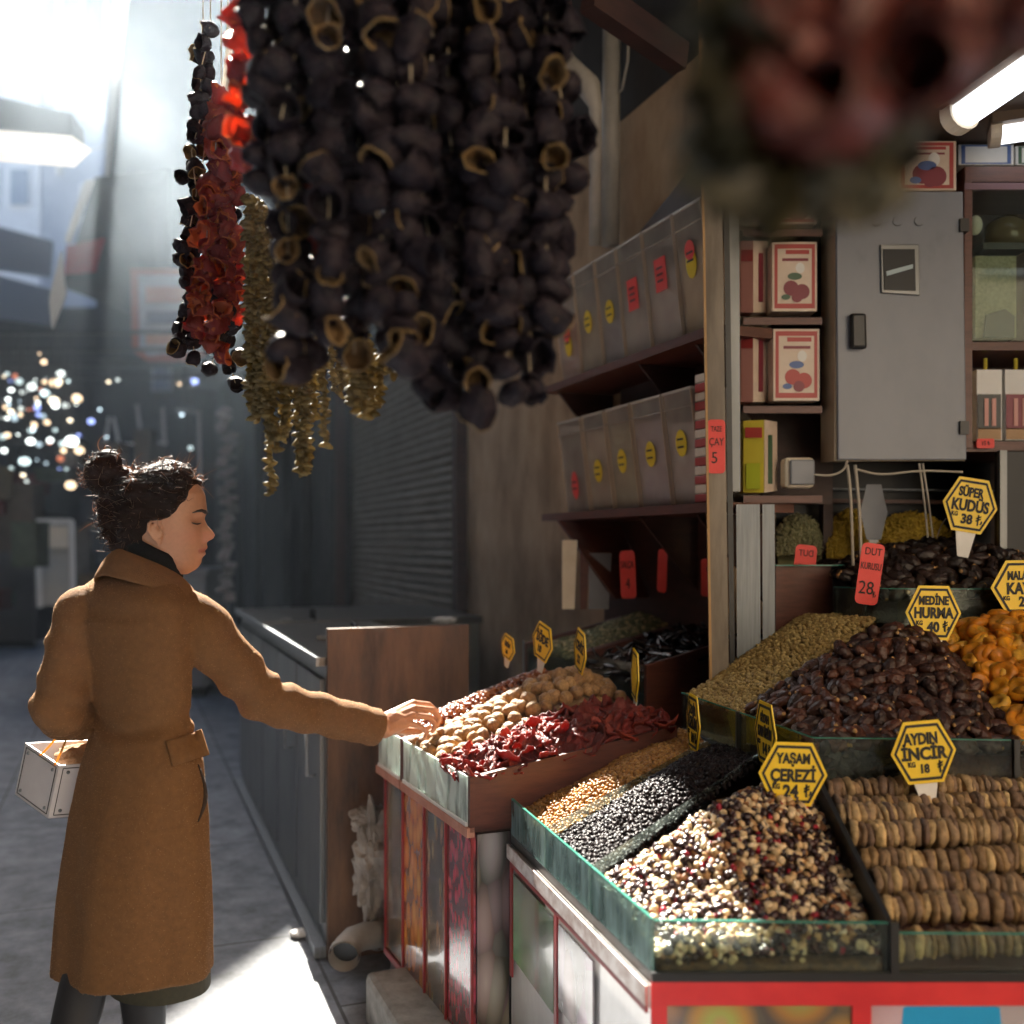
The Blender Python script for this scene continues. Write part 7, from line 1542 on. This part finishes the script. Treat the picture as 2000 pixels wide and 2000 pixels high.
def sleeve(path, rad, seed, fold):
    pts_ = []; rd = []
    n = 46; P_ = [Vector(p) for p in path]; seg = [(P_[i+1]-P_[i]).length for i in range(len(P_)-1)]; tot = sum(seg)
    cum = np.cumsum([0]+seg)
    for i in range(n):
        s_ = tot*i/(n-1); k = min(len(seg)-1, int(np.searchsorted(cum, s_, 'right')-1)); f = (s_-cum[k])/seg[k]
        pts_.append(lerp(P_[k], P_[k+1], f)); rd.append(float(np.interp(s_, cum, rad)))
    for _ in range(6): pts_ = [pts_[0]]+[(pts_[i-1]+pts_[i]*2+pts_[i+1])/4 for i in range(1, n-1)]+[pts_[-1]]
    st_ = len(co_.v); m_ = 24; up = None; rows_ = []
    for i in range(n):
        d = (pts_[min(i+1, n-1)]-pts_[max(0, i-1)]).normalized()
        up = Vector((0, 0, 1)) if up is None else up
        a = (up-d*up.dot(d)).normalized(); b_ = d.cross(a); up = a; row = []
        s_ = i/(n-1)
        for j in range(m_):
            t = 2*math.pi*j/m_
            w = sum(amp*math.exp(-((s_-c)/wd)**2)*math.sin(s_*fr_+math.sin(t*1.0+ph)*1.8+seed) for c, wd, amp, fr_, ph in fold)
            row.append(pts_[i]+(a*math.cos(t)+b_*math.sin(t))*(rd[i]+w+.003*nz((s_*9, math.cos(t), math.sin(t)), 1.3, seed)))
        rows_.append(row)
    co_.rings(rows_); return pts_
sleeve([W_(340, 1190, 2.49), RS, lerp(RS, RE, .55), RE, lerp(RE, RW, .5), W_(736, 1421, 2.822)], [.06, .072, .065, .060, .054, .0525], 1.3, [(.45, .14, .0075, 55, .5), (.7, .16, .0045, 41, 2.), (.15, .12, .006, 36, 1.), (.93, .06, .003, 70, .3)])
sleeve([W_(185, 1182, 2.5), LS, lerp(LS, LE, .5), LE, lerp(LE, LW, .55), LW], [.055, .068, .062, .060, .054, .050], 4.1, [(.55, .14, .0075, 52, 1.5), (.8, .14, .006, 55, 0.), (.2, .1, .005, 40, .5)])
cobj = co_.build('coat', M['wool'], wo, True); remesh(cobj, .0062, 5, .5)
# collar folded over, open at the throat
def strip_cloth(name, inner, outer, th_, m, parent, n=5, puff=.012):
    rows_ = []
    for k in range(n):
        f = k/(n-1); rows_.append([lerp(a, b_, f)+Vector((0, 0, puff*math.sin(math.pi*f))) for a, b_ in zip(inner, outer)])
    N_ = len(inner); vs = [v for r in rows_ for v in r]; fs = [(k*N_+j, k*N_+j+1, (k+1)*N_+j+1, (k+1)*N_+j) for k in range(n-1) for j in range(N_-1)]
    o = MB().add(vs, fs).build(name, m, parent, True); s_ = o.modifiers.new('t', 'SOLIDIFY'); s_.thickness = th_; s_.offset = 0
    b_ = o.modifiers.new('sub', 'SUBSURF'); b_.levels = 1; b_.render_levels = 2; return o
nc = Vector((-.893, WY, 0)); inner = []; outer = []
for i in range(25):
    t = R(-150+300*i/24)        # 0 = straight back
    d = (-BF*math.cos(t)+BR_*math.sin(t)); fr_ = abs(t)/R(150)
    inner.append(nc+d*(.072+.004*fr_)+Vector((0, 0, 1.408-.085*fr_**1.2)))
    outer.append(nc+d*(.112+.028*fr_)+Vector((0, 0, 1.345-.10*fr_**1.4)))
strip_cloth('coat_collar', inner, outer, .008, M['wool'], cobj, 6, .014)
# turtleneck of the black sweater
sw = MB(); rows_ = []
for k, (z, r, dx) in enumerate(((1.25, .088, 0.0), (1.33, .080, .006), (1.38, .073, .014), (1.412, .069, .022), (1.42, .063, .026), (1.38, .058, .022))):
    rows_.append([nc+Vector((dx, 0, z-.034*math.cos(t)*smooth01((z-1.3)/.1))) + Vector((r*math.cos(t), r*math.sin(t), 0)) for t in np.linspace(0, 2*math.pi, 28, endpoint=False)])
sw.rings(rows_, 0, False); so = sw.build('turtleneck', mat('black_knit', (.010, .010, .011), rough=.95, spec=.15, bump=.5, bscale=300), wo, True)
so.modifiers.new('t', 'SOLIDIFY').thickness = .004
# pocket flap, painted pocket shade, back seam
def on_coat(px, py, push=.004):
    """point on the camera side of the coat under this pixel (ray against the finished coat mesh)"""
    o_ = Vector((0, 0, CZ)); d = (P(px, py, 1.0)-o_).normalized()
    ok, loc, no, _ = cobj.ray_cast(o_, d)
    return (loc+no*push) if ok else P(px, py, WY-.06)
bpy.context.view_layer.update()
def patch(name, grid, th_, m, parent, push=.006):
    n, k = len(grid), len(grid[0]); vs = [on_coat(*q, push=push) for row in grid for q in row]
    fs = [(i*k+j, i*k+j+1, (i+1)*k+j+1, (i+1)*k+j) for i in range(n-1) for j in range(k-1)]
    o = MB().add(vs, fs).build(name, m, parent, True); s_ = o.modifiers.new('t', 'SOLIDIFY'); s_.thickness = th_; s_.offset = 0; return o
def quadgrid(a, b_, c, d, n, k): return [[(lerp(lerp(a[0], b_[0], j/(k-1)), lerp(d[0], c[0], j/(k-1)), i/(n-1)), lerp(lerp(a[1], b_[1], j/(k-1)), lerp(d[1], c[1], j/(k-1)), i/(n-1))) for j in range(k)] for i in range(n)]
patch('pocket_flap', quadgrid((323, 1447), (393, 1424), (409, 1474), (337, 1497), 6, 8), .006, M['wool'], cobj, .008)
patch('pocket_shade', [[(386+.0*i+d_*1.0+12*math.sin(math.pi*i/9), 1493+12.5*i) for d_ in (-1.2, 6*math.sin(math.pi*i/9)+.6)] for i in range(10)], .0015, M['woolin'], cobj, .0018)  # dark patch paints the shade inside the pocket slit
# nap of the wool, its colour brightened to paint in the backlight
M['nap'] = mat('wool_nap', (.24, .12, .045), rough=.8, trans=.55, tcol=(.85, .6, .36))
cm = cobj.data; nv_ = len(cm.vertices); V = []; F = []
for _ in range(20000):
    v = cm.vertices[int(rng.integers(nv_))]; d = (v.normal+Vector(rng.normal(0, .45, 3))).normalized(); t_ = d.orthogonal().normalized()*.0004; p = v.co+Vector(rng.normal(0, .002, 3)); p = p-v.normal*(p-v.co).dot(v.normal)
    k = len(V); V += [p-t_, p+t_, p+d*rng.uniform(.0012, .0034)]; F.append((k, k+1, k+2))
tag(MB().add(V, F).build('wool_nap', M['nap'], cobj), kind='stuff')
# skirt hem, tights, boots
sk_ = MB(); rows_ = []
for z in (.62, .5, .40, .335): rows_.append([Vector((-.865, WY+.02, z))+BR_*(.125*math.cos(t)*(1+.02*math.sin(6*t)))+BF*(.11*math.sin(t)) for t in np.linspace(0, 2*math.pi, 40, endpoint=False)])
sk_.rings(rows_, 0, False); so = sk_.build('skirt', mat('dark_olive_cloth', (.035, .03, .014), (.05, .042, .02), rough=.85, scale=60), wo, True); so.modifiers.new('t', 'SOLIDIFY').thickness = .004
tg_ = MB()
for s_, (hip, knee, ank) in legs.items(): tg_.capsule([lerp(hip, knee, .3), lerp(hip, knee, .6), knee, lerp(knee, ank, .35), ank+Vector((0, 0, .03))], [.082, .074, .0585, .056, .041], 18)
tg_.build('tights', mat('black_tights', (.012, .011, .012), rough=.6), wo, True)
bt = mat('black_leather_boot', (.012, .011, .011), rough=.35)
for s_, (hip, knee, ank) in legs.items():
    b_ = MB().capsule([ank+Vector((0, 0, .10)), ank+Vector((0, 0, -.03)), ank+BF*.10+Vector((0, 0, -.045)), ank+BF*.17+Vector((0, 0, -.05))], [.044, .044, .042, .032], 14)
    b_.build('boot', bt, wo, True)
# ---------------------------------------------------------------- box bag on her left forearm
bagc = P(98, 1524, 2.62)
bg_ = thing('box_bag', 'small white card box bag with thin dark outlines hanging from the woman\'s forearm', 'bag', bagc)
A_ = P(116, 1495, 2.56); Bq = P(94, 1599, 2.56); dnv = (Bq-A_); lft = P(50, 1451, 2.66)-A_; rgt = Vector((.15, .07, -.004))
def BGP(u, v, w): return A_+lft*u+rgt*v+dnv*w       # u left, v right, w down
M['bagcard'] = mat('white_bag_card', (.62, .58, .60), (.70, .66, .67), rough=.45, scale=8)
def face(name, p, q, r, s_, th_, m=None): return MB().slab([p, q, r, s_], th_).build(name, m or M['bagcard'], bg_)
nl = lft.cross(dnv).normalized()*.003; nr_ = rgt.cross(dnv).normalized()*.003
face('side_panel', BGP(0, 0, 0), BGP(1, 0, 0), BGP(1, 0, 1), BGP(0, 0, 1), rgt*.02)
face('side_panel', BGP(0, 1, 0), BGP(1, 1, 0), BGP(1, 1, 1), BGP(0, 1, 1), rgt*.02)
face('front_panel', BGP(0, .02, 0), BGP(0, 1, 0), BGP(0, 1, 1), BGP(0, .02, 1), lft*.02)
face('back_panel', BGP(1, .02, 0), BGP(1, 1, 0), BGP(1, 1, 1), BGP(1, .02, 1), -lft*.02)
face('bottom_panel', BGP(0, 0, 1), BGP(1, 0, 1), BGP(1, 1, 1), BGP(0, 1, 1), -dnv*.02)
lm_ = MB()
def line3(a, b_, off): lm_.tube([a+off, b_+off], .0011, 5)
o1 = -rgt.normalized()*.0008; o2 = -lft.normalized()*.0012
for (a, b_) in (((.06, .06), (.94, .06)), ((.94, .06), (.94, .94)), ((.94, .94), (.06, .94)), ((.06, .94), (.06, .06))):
    line3(BGP(a[0], 0, a[1]), BGP(b_[0], 0, b_[1]), o1); line3(BGP(0, a[0], a[1]), BGP(0, b_[0], b_[1]), o2)
lm_.build('outline', M['ink'], bg_)
for u in (.14, .86):
    for w in (.14, .86):
        MB().ball(BGP(u, 0, w)+o1, (.0045, .0045, .0045), 10, 8).build('stud', M['alu'], bg_, True)
        MB().ball(BGP(0, u, w)+o2, (.0045, .0045, .0045), 10, 8).build('stud', M['alu'], bg_, True)
strap = mat('amber_cord', (.62, .33, .06), rough=.45, trans=.5, tcol=(.9, .5, .1))
for (p, ctrl, q) in ((BGP(.55, 0, .05), P(120, 1440, 2.55), P(150, 1365, 2.53)), (BGP(.12, 0, .05), P(140, 1430, 2.52), P(152, 1362, 2.53)), (BGP(.6, .98, .04), P(158, 1440, 2.68), P(160, 1365, 2.6))):
    pts_ = [(1-t)**2*p+2*t*(1-t)*ctrl+t*t*q for t in np.linspace(0, 1, 12)]; MB().tube(pts_, .0026, 8).build('strap', strap, bg_, True)
o = MB().ball(BGP(.5, .5, .12), (.05, .055, .035), 40, 28, fn=lambda v: 1+.25*nz(v, 2.5, 3)+.13*nz(v, 7, 1)+.06*nz(v, 16, 2)).build('scarf', mat('fluffy_brown_wool', (.32, .18, .09), (.46, .29, .17), rough=.95, scale=60, sheen=1, bump=.6, bscale=200), smooth=True)
tag(o, 'fluffy brown knitted scarf tucked into the white box bag', 'scarf')
